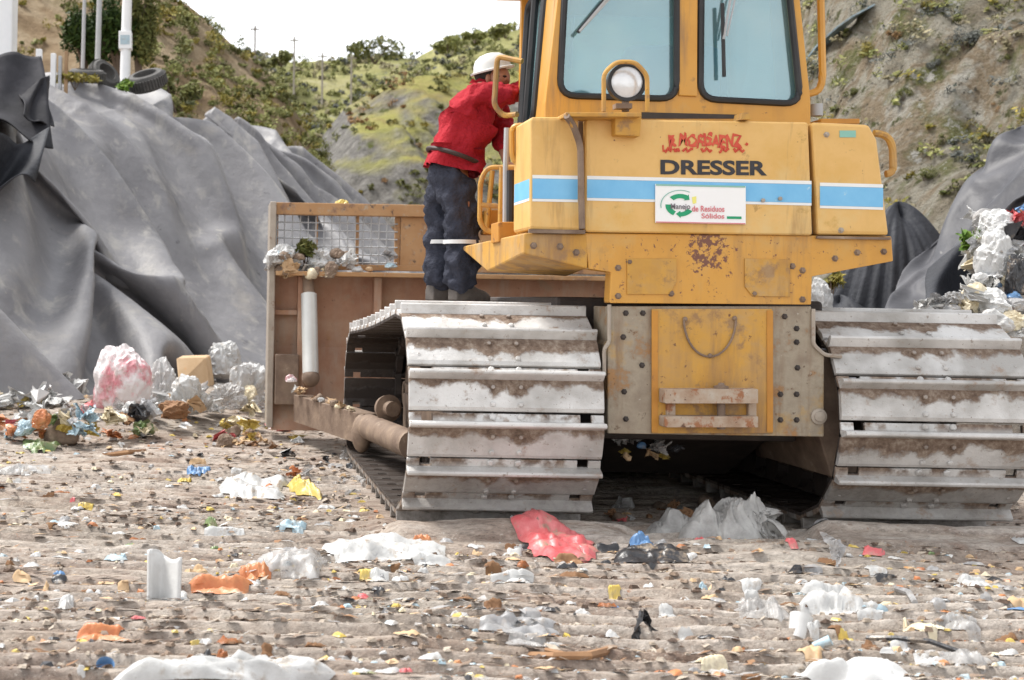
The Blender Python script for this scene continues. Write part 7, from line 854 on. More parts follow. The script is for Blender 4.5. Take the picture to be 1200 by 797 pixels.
1,1,2,0,-5,-2,5,1,-2,-8,-8,12,5,-1,-10,-1,12,1,-1,2,0,1,1,-2,-3,2,-3,-8,0,9,2,0,0,-1,1,0,-1,0,-2,0,0,-2,1,3,0,-3,2,-1,0,-1,5,-1,-6,1,3,-6,-4,-3,12,3,0,-8,-9,15,3,-1,-2,1,1,1,1,-2,1,-5,-6,2,6,2,0,0,0,0,0,0,0,-1,0,-3,0,2,1,0,-4,1,2,-1,0,2,1,-2,-5,4,-1,-3,-1,7,1,0,-6,-14,18,4,0,-1,-1,2,-1,1,0,-1,
-5,-4,1,4,3,0,0,0,0,0,0,-1,-2,0,0,2,1,0,-2,-5,0,2,2,-1,-1,1,0,-2,-1,4,-1,1,2,0,-1,-3,-18,19,4,0,0,-1,0,1,0,1,0,-4,-4,1,3,2,-1,0,0,0,-1,-1,-1,2,2,0,-1,1,0,-3,-3,2,-1,3,-2,1,-1,-4,5,-4,2,4,-1,2,-1,0,0,-23,21,4,-1,1,0,-2,2,-1,1,0,-1,-2,-1,2,2,0,0,0,-3,-3,0,3,2,-1,0,1,1,-1,-5,-1,4,-2,2,2,-1,-2,
-2,3,-1,-5,4,1,0,1,2,-1,-22,20,3,0,1,-1,0,-1,1,1,-1,0,-3,0,1,2,2,-1,-1,-4,2,3,0,-1,-1,0,0,-1,-2,-2,2,-1,-7,4,6,-3,3,-1,-1,0,-1,-2,6,-3,0,3,-1,-17,15,4,0,1,0,1,-3,1,0,0,0,-1,-3,-1,3,1,0,-1,0,2,0,0,0,-1,-2,-1,0,0,1,-3,-9,1,10,4,-1,-4,-2,4,-1,-3,-1,4,3,-1,0,-1,-12,10,4,1,0,1,0,0,-1,1,1,-1,0,-5,-1,3,
2,1,-2,1,-1,0,1,-1,-1,-1,0,1,-1,-4,-5,-8,11,7,2,-2,-4,1,1,1,-1,-2,-3,7,0,1,-3,-1,2,3,0,0,0,0,0,-1,1,3,0,0,-4,-1,4,0,0,-1,0,-1,-1,-2,-3,-1,-1,-1,0,-3,0,5,-6,10,4,0,-3,-3,1,-2,4,-2,-1,-2,4,1,0,0,0,-6,6,1,0,0,0,0,0,0,1,1,1,0,0,-3,-3,5,0,-1,-2,-1,0,1,0,0,-1,0,-1,0,0,-3,0,7,-1,-3,-1,1,-5,6,-1,0,
1,1,0,1,-1,0,1,0,0,0,1,-1,1,0,-1,0,1,0,1,0,-2,-6,-4,-1,5,0,0,0,1,-5,-2,-3,1,1,2,2,1,-5,14,-2,-2,1,-1,-4,7,0,-3,0,0,3,-1,2,-1,1,-1,1,0,0,0,0,0,0,-1,0,1,0,0,0,-6,0,1,-5,-4,0,2,2,-1,4,2,2,1,1,0,0,-3,-1,1,1,1,-2,-2,5,1,-1,-6,4,1,2,-1,2,1,0,0,1,-1,0,-1,0,2,-3,0,0,1,0,0,-6,-1,4,2,0,
-1,0,-1,1,1,0,1,1,-1,0,0,-3,-7,8,0,-1,0,-2,4,1,-1,-3,3,-3,0,-2,5,-1,2,1,0,1,0,1,0,-1,-1,-6,1,3,0,0,-1,-4,3,1,0,1,0,0,0,-2,0,2,-1,1,1,-1,-1,-5,6,0,-1,-4,-1,6,-1,0,-4,1,4,-2,1,1,2,-1,-1,2,0,-1,2,0,0,1,-3,-4,0,4,-2,1,-8,8,0,1,0,0,0,-1,0,0,0,-1,2,-1,0,1,-4,3,0,0,-1,3,0,0,-2,-4,1,3,-2,0,
1,2,0,1,-1,1,0,-1,2,-2,3,-1,-5,-1,-3,3,4,-2,0,1,0,1,0,0,-1,1,-1,-1,1,1,-2,2,0,-6,0,3,3,0,0,0,1,-2,0,-4,-3,0,2,3,1,-2,0,4,-1,0,1,-5,0,6,0,-2,-3,2,-3,-4,6,-1,3,1,0,0,0,0,0,0,-1,1,-2,-1,2,0,-6,1,4,2,0,0,0,0,0,-1,-7,0,7,-1,0,-1,0,3,-2,1,0,-3,3,-4,-5,0,9,1,0,1,-4,-7,1,7,1,-1,1,0,0,-1,
2,-1,1,-2,1,-1,1,-3,-2,5,1,-1,1,0,-2,0,-1,-8,2,8,-3,3,0,-2,0,3,0,-7,5,-3,1,3,-6,-3,0,8,2,-1,1,-7,-5,6,2,0,4,-4,4,0,-3,2,0,0,-4,4,-1,-5,5,1,1,0,-1,-3,-6,-1,-1,3,6,-3,4,0,-2,1,1,-1,-1,-2,-2,5,-3,4,-1,-6,0,-2,7,1,0,0,-8,1,4,-9,9,3,-7,7,3,-4,1,-3,5,-4,-2,5,1,-1,1,0,-4,-2,4,0,-2,3,-2,2,0,0,-1,0,
0,1,-1,-1,-6,6,-2,3,1,-3,-2,-2,2,0,2,1,-2,-6,1,2,-7,10,-1,-8,10,3,-2,1,1,1,-2,1,-1,-4,-1,4,1,0,-6,0,5,2,0,0,2,-2,-1,0,0,-7,-1,6,-3,1,0,3,1,0,-5,-2,1,5,1,2,-5,-5,6,-7,-4,3,6,-7,1,7,2,1,1,0,-4,3,-4,-4,-3,5,5,-5,7,1,-2,0,1,2,1,-5,2,-1,1,-7,-6,7,1,-2,0,2,5,0,-2,-5,4,-6,5,1,-1,-4,1,3,0,-13,10,2,
-11,4,0,4,5,-6,-3,4,1,5,-3,-5,4,1,6,-2,1,-3,3,1,-2,0,2,-2,1,-1,-1,-10,9,-6,3,-6,2,7,-2,3,-9,7,-3,-1,6,-2,-14,8,0,1,-12,7,1,-9,1,1,-6,8,12,-6,6,1,4,-4,-6,10,-4,1,-1,4,0,-2,-3,4,-1,2,12,0,0,0,0,1,0,0,-1,0,1,2,2,1,2,1,2,0,1,0,-1,-1,-1,-1,-1,-1,-1,-1,-2,-1,-2,-1,-1,-1,-1,0,0,-1,1,0,0,0,0,-1,0,0,0,0,
2,-1,6,0,4,-4,4,-4,3,-3,3,-3,0,1,-4,2,2,-3,-5,-1,-1,7,-2,-7,7,-1,-3,1,-1,8,-7,1,5,-2,1,2,2,-3,6,-4,-5,5,-5,5,5,-4,2,-11,2,5,-7,2,0,6,-9,6,-2,-2,2,2,-4,2,0,2,-12,4,1,2,3,-2,-7,7,-1,-4,-1,2,6,-8,7,2,-7,2,6,-2,-3,7,-2,-8,9,-5,5,4,-5,-2,-6,3,0,0,-2,5,-2,-1,-2,4,-4,2,0,-4,4,0,4,-16,4,-1,5,-1,6,-11,4,7,
-8,-2,7,0,4,-3,3,-9,3,6,-3,-4,6,4,-7,8,-3,3,5,-8,-8,-2,7,1,0,-5,6,-1,1,-6,8,-8,-2,7,-6,3,1,2,-10,-1,2,3,-1,8,-10,-2,11,-4,-7,7,2,6,-5,1,-10,7,5,-2,-6,7,6,-1,-11,2,-3,7,2,-11,-3,11,3,-1,0,0,3,-5,-1,0,2,-10,9,-2,-3,5,2,-8,-5,5,3,-1,7,-7,-7,11,0,-10,7,5,5,-5,-5,-7,10,5,-2,-6,6,5,-2,-10,3,-2,7,3,-15,-2,11,0,-6,8,
0,2,-2,-4,4,1,-12,6,2,-5,7,-2,-1,-8,2,6,1,5,-3,-11,8,4,-10,3,8,4,-7,-8,-2,10,3,-1,-5,7,2,0,-13,-5,3,9,8,-12,-5,8,3,5,0,-5,0,3,-4,1,-2,-5,-3,6,-1,2,1,1,-9,-3,7,3,4,-1,-12,4,8,-6,-1,8,3,-7,-7,4,2,3,0,-3,7,-1,1,-13,-3,3,6,10,-6,-11,7,7,1,-2,-4,3,0,-1,-2,3,-6,-6,6,4,-4,6,-3,-3,-8,6,4,3,2,-9,-2,9,-1,-6,8,4,
-6,-7,2,2,3,0,0,4,-2,0,-12,0,6,4,7,-1,-13,7,9,1,-2,-10,3,0,-1,1,-1,-1,-9,3,5,-2,4,-3,3,-11,1,7,3,3,-7,-7,8,5,-8,5,6,-5,-8,3,3,0,1,2,2,-1,-2,-12,4,7,1,4,4,-12,6,6,-4,-5,-4,2,9,-4,1,2,-8,0,-4,3,2,2,1,-2,-5,-4,8,2,3,-3,-9,5,7,-4,0,7,-4,-9,4,4,0,-1,5,-1,0,-6,-11,9,6,-1,2,6,-10,2,-1,-6,-2,2,5,12,-14,5,
0,-1,-1,-4,2,2,-1,2,-5,4,-11,5,4,4,1,-10,1,8,1,-4,5,-2,-10,5,4,-1,0,4,-1,3,-9,-9,8,4,0,3,3,-7,-5,-2,3,1,3,6,7,-10,2,-3,1,-10,9,-7,13,-9,2,-2,1,-7,-2,6,5,1,-6,-3,7,1,1,-1,1,-11,5,4,-1,1,2,1,2,-9,-8,5,5,-1,1,0,0,-4,0,4,2,2,6,3,-12,-4,3,4,2,-8,5,-3,4,-2,2,-6,1,-7,4,6,3,-1,-8,4,3,2,-1,2,-12,5,3,0,
1,1,2,2,-8,-9,3,7,1,3,3,0,-9,-1,4,1,2,7,0,-15,-4,7,5,0,4,-4,-3,2,1,0,-3,0,-7,-1,7,4,0,-6,-1,5,2,2,-5,-9,6,4,0,1,0,2,4,-6,-11,1,9,4,2,0,-2,-2,4,-2,-1,2,6,-4,-15,1,12,2,-2,-2,2,-1,-4,2,-1,1,-5,-1,-3,4,6,0,-2,-7,6,2,2,-2,-10,5,3,0,0,1,2,3,-3,-9,-1,7,1,-1,-1,0,-1,-3,3,9,5,1,-11,-12,7,8,-4,-3,4,0,
1,1,-3,0,-1,-5,7,-5,-1,4,2,0,-4,0,3,1,0,-8,0,6,-1,1,2,1,2,0,-8,-6,8,4,0,0,-1,-1,0,9,-1,-10,3,-8,-2,7,1,0,2,2,-4,2,1,1,-2,0,-11,10,3,-2,-3,3,0,-1,-2,0,2,1,-2,-7,8,3,-2,1,3,-3,-1,-1,-8,5,6,0,1,-1,0,1,3,-4,-7,6,0,-2,3,-2,0,1,0,-1,-1,2,-1,3,1,-11,-3,12,-2,0,-1,1,0,-2,0,1,1,1,-5,3,2,-1,6,2,-5,-3,
2,-5,-4,9,0,1,0,0,2,3,-8,-8,7,6,-5,1,-2,2,0,1,3,-3,5,-5,-2,8,-12,-7,12,-2,-1,5,-2,-1,-1,1,-2,3,1,0,-4,5,0,1,3,0,-9,4,0,-7,4,3,1,0,0,5,0,-12,-2,9,4,-7,-3,-1,6,0,7,5,-4,1,-10,2,0,7,-13,4,0,-2,-2,4,3,-1,-1,2,-3,1,0,-1,2,1,1,1,1,-5,-1,3,-2,-7,7,0,1,2,4,-3,-9,1,8,-1,-7,-1,0,6,0,11,2,-8,-9,-7,4,7,
-1,-4,-3,10,-4,1,-3,2,5,2,-3,0,6,-5,-5,0,4,0,1,1,0,-6,2,1,-5,-1,5,1,3,1,-3,-5,-2,5,-2,-2,2,2,3,5,5,-3,-12,-8,4,8,4,-6,-2,-6,0,10,-4,1,3,-2,8,-1,-3,-1,6,4,-7,-7,1,1,3,-4,-1,8,-6,0,-6,4,6,2,-6,-4,-3,3,1,1,1,2,0,4,5,1,-9,-11,-3,3,5,2,2,-2,-1,-9,9,0,0,2,3,-5,0,-3,5,0,-1,8,7,-5,-9,1,-2,-1,-1,3,1,-1,
-5,8,2,-11,-1,0,1,0,6,2,3,1,3,2,-6,-11,-6,1,5,5,0,-1,1,-3,-1,-10,15,-1,-2,2,1,-1,1,-2,-4,0,0,1,6,10,1,-9,-5,1,0,-1,4,-6,0,5,-12,0,4,2,3,-1,3,2,0,0,-3,-8,-3,-2,5,3,1,1,3,6,-13,5,0,-1,8,-3,-2,2,-1,6,-10,6,-1,-5,-1,0,0,2,10,7,-6,-6,-1,0,2,-5,3,0,0,-6,1,1,2,4,1,-3,-7,-5,-2,2,-1,4,5,-1,5,5,2,-15,3,2,
0,9,-2,-2,-1,0,-2,5,-6,3,-1,0,-1,-2,-2,0,1,6,9,-3,-5,-1,1,-5,2,0,-8,5,0,1,-1,1,-3,-6,0,2,3,-1,0,3,1,7,5,-2,-11,2,1,-1,0,2,4,-1,0,1,-2,0,3,-6,2,-1,0,0,0,-2,-2,0,3,10,-1,-4,1,-6,4,-7,-4,5,1,3,0,-7,-4,4,3,1,0,-1,1,4,4,4,-7,-12,-4,3,5,4,0,1,6,-1,-2,1,2,-3,6,-10,3,0,-2,0,0,0,0,-2,-1,0,8,0,4,-10,
-3,-3,2,7,2,-4,-7,2,5,0,0,0,-2,2,7,5,-2,-11,-11,-1,8,4,6,-5,-1,7,0,2,-2,-2,3,-3,5,-9,2,0,0,-1,0,1,-1,1,1,1,-2,3,-9,1,2,-6,7,2,-5,-1,2,2,1,2,0,-2,3,7,2,-7,-14,-6,4,8,2,6,-6,0,-1,7,-1,4,-1,-4,-1,2,2,1,-8,3,-1,0,1,1,3,2,-2,-5,-4,1,-2,3,-1,-2,4,-1,-3,0,3,-1,0,0,1,7,6,-3,-11,-12,2,6,5,3,5,-9,-1,2,
0,-2,2,7,2,-5,-7,3,3,7,-7,-3,5,3,1,1,-1,-7,-7,-1,5,-6,1,3,0,1,4,-2,4,-4,-1,1,2,3,6,-1,-10,-10,-3,5,7,3,4,2,-5,0,-4,0,-2,4,-5,2,11,-5,-5,-2,2,10,-6,-1,1,2,1,-3,-8,-3,3,5,-2,-7,3,3,1,0,2,-2,3,5,-2,3,1,0,-8,-11,-3,4,4,5,1,4,0,-5,-6,-2,7,0,-2,-2,-3,-1,7,10,-2,-2,-11,0,3,4,1,0,-3,-7,0,5,5,-4,-5,1,-2,4,
1,4,-1,0,-1,4,6,-1,-3,-10,-8,7,7,1,1,0,2,-3,-5,-6,5,5,4,-5,-1,-5,6,-4,0,0,6,-4,-11,3,9,4,0,-4,-8,1,6,1,-4,4,-6,3,-2,5,-3,5,-1,2,2,0,0,-5,-10,-2,9,2,-2,0,2,1,-2,-3,-1,8,6,4,-14,1,0,6,-3,-5,0,-1,-4,3,0,-4,9,1,-6,-8,2,7,1,-2,3,-5,0,4,-3,1,-1,5,4,3,0,-4,-10,-6,2,8,1,-2,2,2,-1,0,0,0,6,5,-6,-12,6,0,
-1,4,-8,4,1,-7,2,3,8,-3,0,-8,-8,2,6,2,-2,1,2,-8,8,-2,-1,-2,6,6,3,-2,-6,-9,-4,4,6,2,-1,2,0,1,0,-1,1,6,2,-10,-8,10,1,-4,0,-6,1,4,0,-7,3,-2,5,6,-8,-7,3,7,3,-8,-1,5,-3,-1,3,-1,5,0,5,2,-3,-8,-8,-2,8,4,2,-1,2,2,-1,-3,1,3,3,-1,-12,-3,12,-5,4,-3,-2,-6,5,3,-4,-3,5,0,-3,-5,-3,6,8,2,-8,2,2,0,-5,3,0,-1,3,7,
2,-4,-10,-6,1,9,3,1,0,0,0,-2,0,3,5,1,-8,-9,1,8,-3,10,-10,2,-1,-7,6,2,-7,3,0,-6,-1,0,7,5,0,-7,0,1,4,-2,-4,3,0,0,3,7,-6,-8,-3,2,7,2,1,1,1,0,0,1,2,0,-5,-8,-1,3,5,2,7,-9,0,0,1,-1,0,0,-8,6,-4,-4,1,6,4,0,-5,-3,2,2,0,-3,-1,3,0,1,3,-2,-6,-2,2,5,3,1,0,1,1,0,-1,-3,-3,-3,0,3,4,1,6,5,-10,-10,7,3,
2,0,1,-7,-3,7,-7,3,3,2,0,-4,-5,7,0,-2,0,-4,2,2,-1,0,3,-4,-4,1,4,4,2,1,1,-2,-5,-2,0,3,2,-1,-1,3,0,9,4,-12,-11,14,-7,2,3,-1,-3,-6,2,3,-3,2,3,2,-3,-9,9,2,-3,0,-2,-2,1,1,1,1,2,-1,-4,1,5,2,0,-1,-5,-3,1,2,1,0,-1,3,2,2,8,0,-11,-5,1,1,7,-5,4,-8,3,-7,8,-3,7,-2,-1,-3,-11,12,1,1,-3,0,-2,-2,3,-1,1,2,-1,1,
0,1,1,-1,-3,-3,2,4,0,-1,-1,0,2,4,5,3,-5,-13,-8,4,14,-6,-1,3,3,-1,-5,-3,9,-8,-1,9,-4,-11,10,3,0,-1,-2,0,-4,2,1,0,0,2,-1,-2,1,3,-1,-1,-1,1,2,1,3,2,1,0,2,0,-2,-7,-11,-2,7,5,0,11,-5,-4,2,-3,-7,6,3,-4,-2,1,-7,7,5,-1,1,-1,-2,-2,-2,2,2,-1,1,5,1,-9,6,0,-1,2,3,-2,-2,-2,-1,-1,0,1,0,-2,-1,-6,3,5,3,3,6,-12,-4,7,
2,4,-15,11,-2,-3,0,1,0,3,0,0,0,-1,-2,-2,-1,2,-1,1,2,0,-2,3,2,1,2,0,0,5,1,-1,0,0,0,-1,-2,-5,-5,-1,4,1,5,5,-13,-7,8,1,1,5,-1,-1,-6,0,2,1,4,-4,-1,0,0,0,2,-5,-1,0,0,3,0,-4,-2,10,4,0,1,1,0,-1,0,1,-2,-1,-3,-3,-2,3,-9,7,1,9,2,-15,-7,15,-4,0,0,8,-2,-3,-5,1,1,3,0,-2,0,0,-1,0,5,-7,0,-2,3,1,-2,-6,0,1,
4,4,-1,-1,-1,-2,-2,-1,1,0,1,0,0,-6,11,4,6,-2,-14,-5,13,0,5,-7,-2,8,4,-10,-3,2,2,1,0,-1,-1,0,-1,1,5,1,-6,-1,2,0,-7,1,1,0,0,0,0,1,-2,1,3,2,0,0,-1,0,2,6,2,0,-5,-13,-3,11,2,-3,-3,4,-1,-4,2,4,-3,2,1,0,4,-4,0,-1,0,1,3,4,-4,-4,-1,-5,-1,4,3,1,0,0,-1,1,3,0,0,1,-5,-1,1,2,0,-1,2,-5,-4,-2,6,2,-2,3,1,-3,
-1,-10,8,10,-2,-4,1,-1,5,-4,-2,0,0,-1,0,9,1,-6,-3,-5,5,2,-1,1,0,-1,1,1,-1,0,3,-5,1,3,3,-2,-8,-3,0,-3,0,10,0,2,7,-4,-10,2,-2,8,-2,3,2,-5,-3,0,4,2,-7,0,2,-3,0,2,9,-2,-3,-4,3,1,-2,-1,0,0,1,-2,0,5,-4,-3,2,0,2,-5,-4,2,-3,6,2,1,7,4,-9,-8,10,-6,-2,-4,8,3,5,0,-9,0,1,8,-9,0,-1,-1,2,-2,7,5,-3,-5,0,2,0,-3,
0,0,0,-1,4,-2,-7,4,2,2,-8,-3,6,1,0,1,-1,5,4,-13,-8,6,4,2,-2,6,2,-1,5,0,-4,-5,1,8,-1,-9,-1,3,-1,2,-1,10,-3,-4,-3,2,2,0,-2,-1,-1,3,0,-9,3,2,2,-3,-5,3,4,-2,0,0,3,1,-11,-3,9,7,-7,0,0,-4,5,0,7,4,-2,-6,-1,4,5,-7,-1,1,-3,4,-3,2,2,3,-7,-1,5,1,-1,-2,-1,1,-5,-3,4,3,2,-7,0,3,-2,2,1,1,3,-11,-5,12,6,-8,-3,2,
-1,0,0,1,3,8,-1,-5,-2,1,11,-3,-6,2,-3,-2,4,-5,10,0,-5,-4,0,4,2,-1,-2,-2,-11,9,4,2,-1,-4,1,-1,2,5,4,-1,-13,-9,14,2,-11,0,9,-4,-1,8,-6,-2,0,10,2,-5,-1,-2,2,11,-10,-1,6,-6,1,-3,-1,14,-2,-9,-1,1,3,2,-1,-3,-2,4,0,-1,-2,3,-3,3,5,1,-8,-12,-4,16,2,-7,7,-1,-13,7,-1,-6,7,1,-1,2,10,-5,-2,-1,-2,9,2,-10,3,7,-8,2,-5,5,8,-4,-6,1,
-3,4,4,-3,-3,1,-3,-2,1,3,6,-1,-3,-6,-8,-1,16,1,-12,-1,3,-5,11,-5,-1,2,1,0,-2,-3,10,2,-3,-1,3,-6,11,-6,-3,1,4,-1,-4,-5,11,5,-7,-3,-3,0,3,-1,2,-1,-2,-3,-4,1,2,1,-3,-6,11,0,0,-4,-3,3,0,1,-4,4,-1,3,3,-4,-1,-3,1,11,-2,-1,-4,0,1,9,-9,-4,-1,9,-4,-1,-1,10,0,-2,0,-7,-1,3,5,-3,-3,-6,0,1,-2,-1,-3,2,5,2,-5,-3,8,-2,-3,3,6,-5,
-3,6,-5,-1,0,2,-3,7,3,-3,0,-1,-2,-1,3,-1,2,-5,9,1,-5,-4,8,-2,1,2,-7,-2,6,-5,-1,2,-1,-2,1,-2,1,5,-6,2,-2,2,-1,-1,-4,2,-3,9])
def laid_tarp(name, D, B0, B1, run, hgt, u0, u1, v0, v1, mat, label, group=None, nl=NL, lift=.0, scale=1., win=None, fold=1.):
    if win: n0, m0 = D.shape[:2]; D = D[int(win[0]*n0):int(win[1]*n0), int(win[2]*m0):int(win[3]*m0)]
    for ax in (0, 1):                                # finer grid between the settled points
        k = D.shape[ax]; q = np.linspace(0, k-1, k*3-2); i = np.minimum(q.astype(int), k-2); f = q-i; f = f.reshape((-1, 1, 1) if ax == 0 else (1, -1, 1))
        D = np.take(D, i, ax)*(1-f)+np.take(D, i+1, ax)*f
    for _ in range(3):
        p = np.pad(D, ((1, 1), (1, 1), (0, 0)), 'edge'); D = (p[1:-1, 1:-1]*2+p[:-2, 1:-1]+p[2:, 1:-1]+p[1:-1, :-2]+p[1:-1, 2:])/6
    nu, nv = D.shape[:2]
    U, V = np.meshgrid(np.linspace(u0, u1, nu), np.linspace(v0, v1, nv), indexing='ij')
    x, y, z = mound_pt(B0, B1, run, hgt, U, V, nl)
    c = math.hypot(run, hgt(0) if callable(hgt) else hgt); h0 = (hgt(0) if callable(hgt) else hgt)/c
    v = np.stack([x, y, z], -1)+D*scale+lift*np.array([-nl[0]*h0, -nl[1]*h0, run/c])
    L = math.hypot(B1[0]-B0[0], B1[1]-B0[1]); ln = U*L; hv = V*c
    w1 = ln-hv*.42+.8*(fbm(ln*.35, hv*.35, 71, 2)-.5); act = sstep(fbm(ln*.35+9, hv*.3, 73, 3), .34, .62)
    fine = fold*(.11*(ridge(w1*.85, hv*.10, 74, 1)**3-.25)+.075*act*(ridge(w1*2.1, hv*.22, 75, 2)**2.5-.25)+.022*(ridge(w1*5+hv*.6, hv*.8, 76, 2)-.5)*act)
    seam = .016*np.exp(-((((ln+.4) % 3.1)-1.5)/.05)**2)
    v = v + (fine+seam)[..., None]*np.array([-nl[0]*h0, -nl[1]*h0, run/c])
    m = MB(); m.grid(v.reshape(-1, 3).tolist(), nu, nv)
    o = m.build(name, mat, at=(float(v[..., 0].mean()), float(v[..., 1].mean()), 0.))
    o.data.polygons.foreach_set('use_smooth', [True]*len(o.data.polygons))
    so = o.modifiers.new('thickness', 'SOLIDIFY'); so.thickness = .008
    return tag(o, label, 'tarp', group)
A0, A1 = (-2.0, 12.7), (2.0, 22.0)
hA = lambda u: 4.02+.42*sstep(u, .1, 1.)+.10*np.sin(np.asarray(u)*9)
laid_tarp('waste_tarp', SETTLE_A, A0, A1, 3.4, hA, -.45, 1.06, -.04, 1.30, M['tarp'], 'large grey tarp in long sagging folds covering the left waste mound', 'tarps over the left waste mound')
D0, D1 = (3.0, 23.5), (5.6, 33.0)
hD = lambda u: 5.2+.3*np.sin(np.asarray(u)*7)
laid_tarp('waste_tarp', SETTLE_A, D0, D1, 5.2, hD, -.15, .52, -.02, .84, M['tarp'], 'farther pale grey tarp below the bare brown soil patch', 'tarps over the left waste mound', lift=.10, win=(.25, .95, .0, .72))
laid_tarp('waste_tarp', SETTLE_A, D0, D1, 5.2, hD, .60, 1.02, -.02, 1.10, M['tarp'], 'narrow grey tarp farthest back on the left, its edge sloping against the hill', 'tarps over the left waste mound', lift=.12, win=(.5, 1., .0, .9))

def soil_mound(name, B0, B1, run, hgt, u0, u1, nl=NL, vmax=1.6, drop=.12):
    U, V = np.meshgrid(np.linspace(u0, u1, 110), np.linspace(-.05, vmax, 90), indexing='ij')
    x, y, z = mound_pt(B0, B1, run, hgt, U, V, nl)
    z = z + .22*(fbm(U*22, V*9, 201, 5)-.5) - drop
    # close the ends
    e = np.minimum(sstep(U, u0, u0+.06), sstep(U, u1, u1-.06)); z = z*e-.25*(1-e)
    gridmesh(name, x, y, z, M['soil'])
soil_mound('waste_mound', A0, A1, 3.4, hA, -.5, 1.0, drop=.62)
soil_mound('waste_mound', D0, D1, 5.2, hD, -.16, 1.05)

def flap(name, quad, sag, seed, mat, label, group=None, th=.012):
    """a hanging piece of sheet between four corners (top-left, top-right, bottom-right, bottom-left)"""
    a, b, c, d = [Vector(p) for p in quad]; n = 34; pts = []
    nn = (b-a).cross(d-a).normalized()
    for i in range(n):
        for j in range(n):
            u, v = i/(n-1), j/(n-1)
            p = (a*(1-u)+b*u)*(1-v)+(d*(1-u)+c*u)*v
            k = (float(vn(np.array([u*2.6+v*.9]), np.array([v*.5]), seed)[0])-.5)*1.6
            p = p + nn*(k*sag+sag*.8*math.sin(math.pi*u)*math.sin(math.pi*v)) + Vector((0, 0, .25*sag*math.sin(5*u+seed)))
            pts.append(tuple(p))
    mb = MB(); mb.grid(pts, n, n); ctr = (a+b+c+d)/4
    o = mb.build(name, mat, at=ctr); o.data.polygons.foreach_set('use_smooth', [True]*len(o.data.polygons))
    so = o.modifiers.new('thickness', 'SOLIDIFY'); so.thickness = th
    return tag(o, label, 'tarp', group)
flap('tarp_flap', [P(-60, 66, 15.8), P(44, 66, 16.8), P(64, 160, 15.7), P(-60, 150, 14.6)], .45, 301, M['tarp_black'], 'black folded tarp flap hanging over the left edge of the near mound')
flap('tarp_flap', [P(30, 95, 16.2), P(62, 98, 16.6), P(66, 150, 16.0), P(30, 130, 15.6)], .25, 305, M['tarp_black'], 'small black torn flap hanging beside the larger black flap')
flap('tarp_flap', [P(-60, 175, 14.3), P(62, 148, 15.7), P(40, 222, 14.9), P(-60, 205, 13.9)], .3, 311, M['tarp_dark'], 'dark grey triangular flap below the black folded flap')

# right side
NR = np.array([.93, .36])
R0, R1 = (5.52, 9.6), (6.64, 14.6)
laid_tarp('waste_tarp', SETTLE_R, R0, R1, 3.0, 3.5, -.1, 1.0, -.03, 1.25, M['tarp_mid'], 'dark grey creased tarp running diagonally up the right mound', nl=NR, fold=1.6)
soil_mound('waste_mound', R0, R1, 3.0, 3.5, -.25, .98, NR, drop=.5)
def pleated(c, rx, ry, h, seed, name, label):
    n, k = 150, 40; pts = []
    for i in range(n):
        a = 2*math.pi*i/n
        for j in range(k):
            t = j/(k-1)
            pl = 1+(.10*math.sin(a*13+seed)+.07*math.sin(a*29+2*seed+t)+.16*(float(vn(np.array([a*4]), np.array([t*1.5]), seed)[0])-.5))*t
            r = t**.82*pl
            z = h*(1-t**1.5)*(1+.04*math.sin(a*3+seed))
            pts.append((c[0]+rx*r*math.cos(a), c[1]+ry*r*math.sin(a), z-.05))
    mb = MB(); mb.v = pts
    for i in range(n):
        for j in range(k-1):
            i2 = (i+1) % n; mb.f.append((i*k+j, i2*k+j, i2*k+j+1, i*k+j+1)); mb.m.append(0)
    o = mb.build(name, M['tarp_dark'], at=(c[0], c[1], 0)); o.data.polygons.foreach_set('use_smooth', [True]*len(o.data.polygons))
    return tag(o, label, 'tarp')
pleated((P(1052, 300, 17.5).x, 17.5), 1.2, 1.2, 2.45, 3, 'pleated_tarp', 'dark pleated tarp draped over a heap behind the right fender')
pleated((P(985, 300, 17.0).x, 17.0), 1.0, 1.0, 1.30, 5, 'pleated_tarp', 'low dark pleated tarp tucked under the right fender edge')
flap('crumpled_tarp', [P(1090, 318, 11.5), P(1165, 300, 11.8), P(1180, 385, 11.0), P(1065, 385, 11.0)], .35, 321, M['tarp_dark'], 'dark crumpled tarp piece behind the right track')

# ================================================================== BULLDOZER
XC = 2.38
ROOT = Vector((XC, 8.3, 0.0))
dz = thing('bulldozer', ROOT, 'muddy yellow bulldozer seen from behind with wide steel tracks and a raised cab', 'bulldozer')

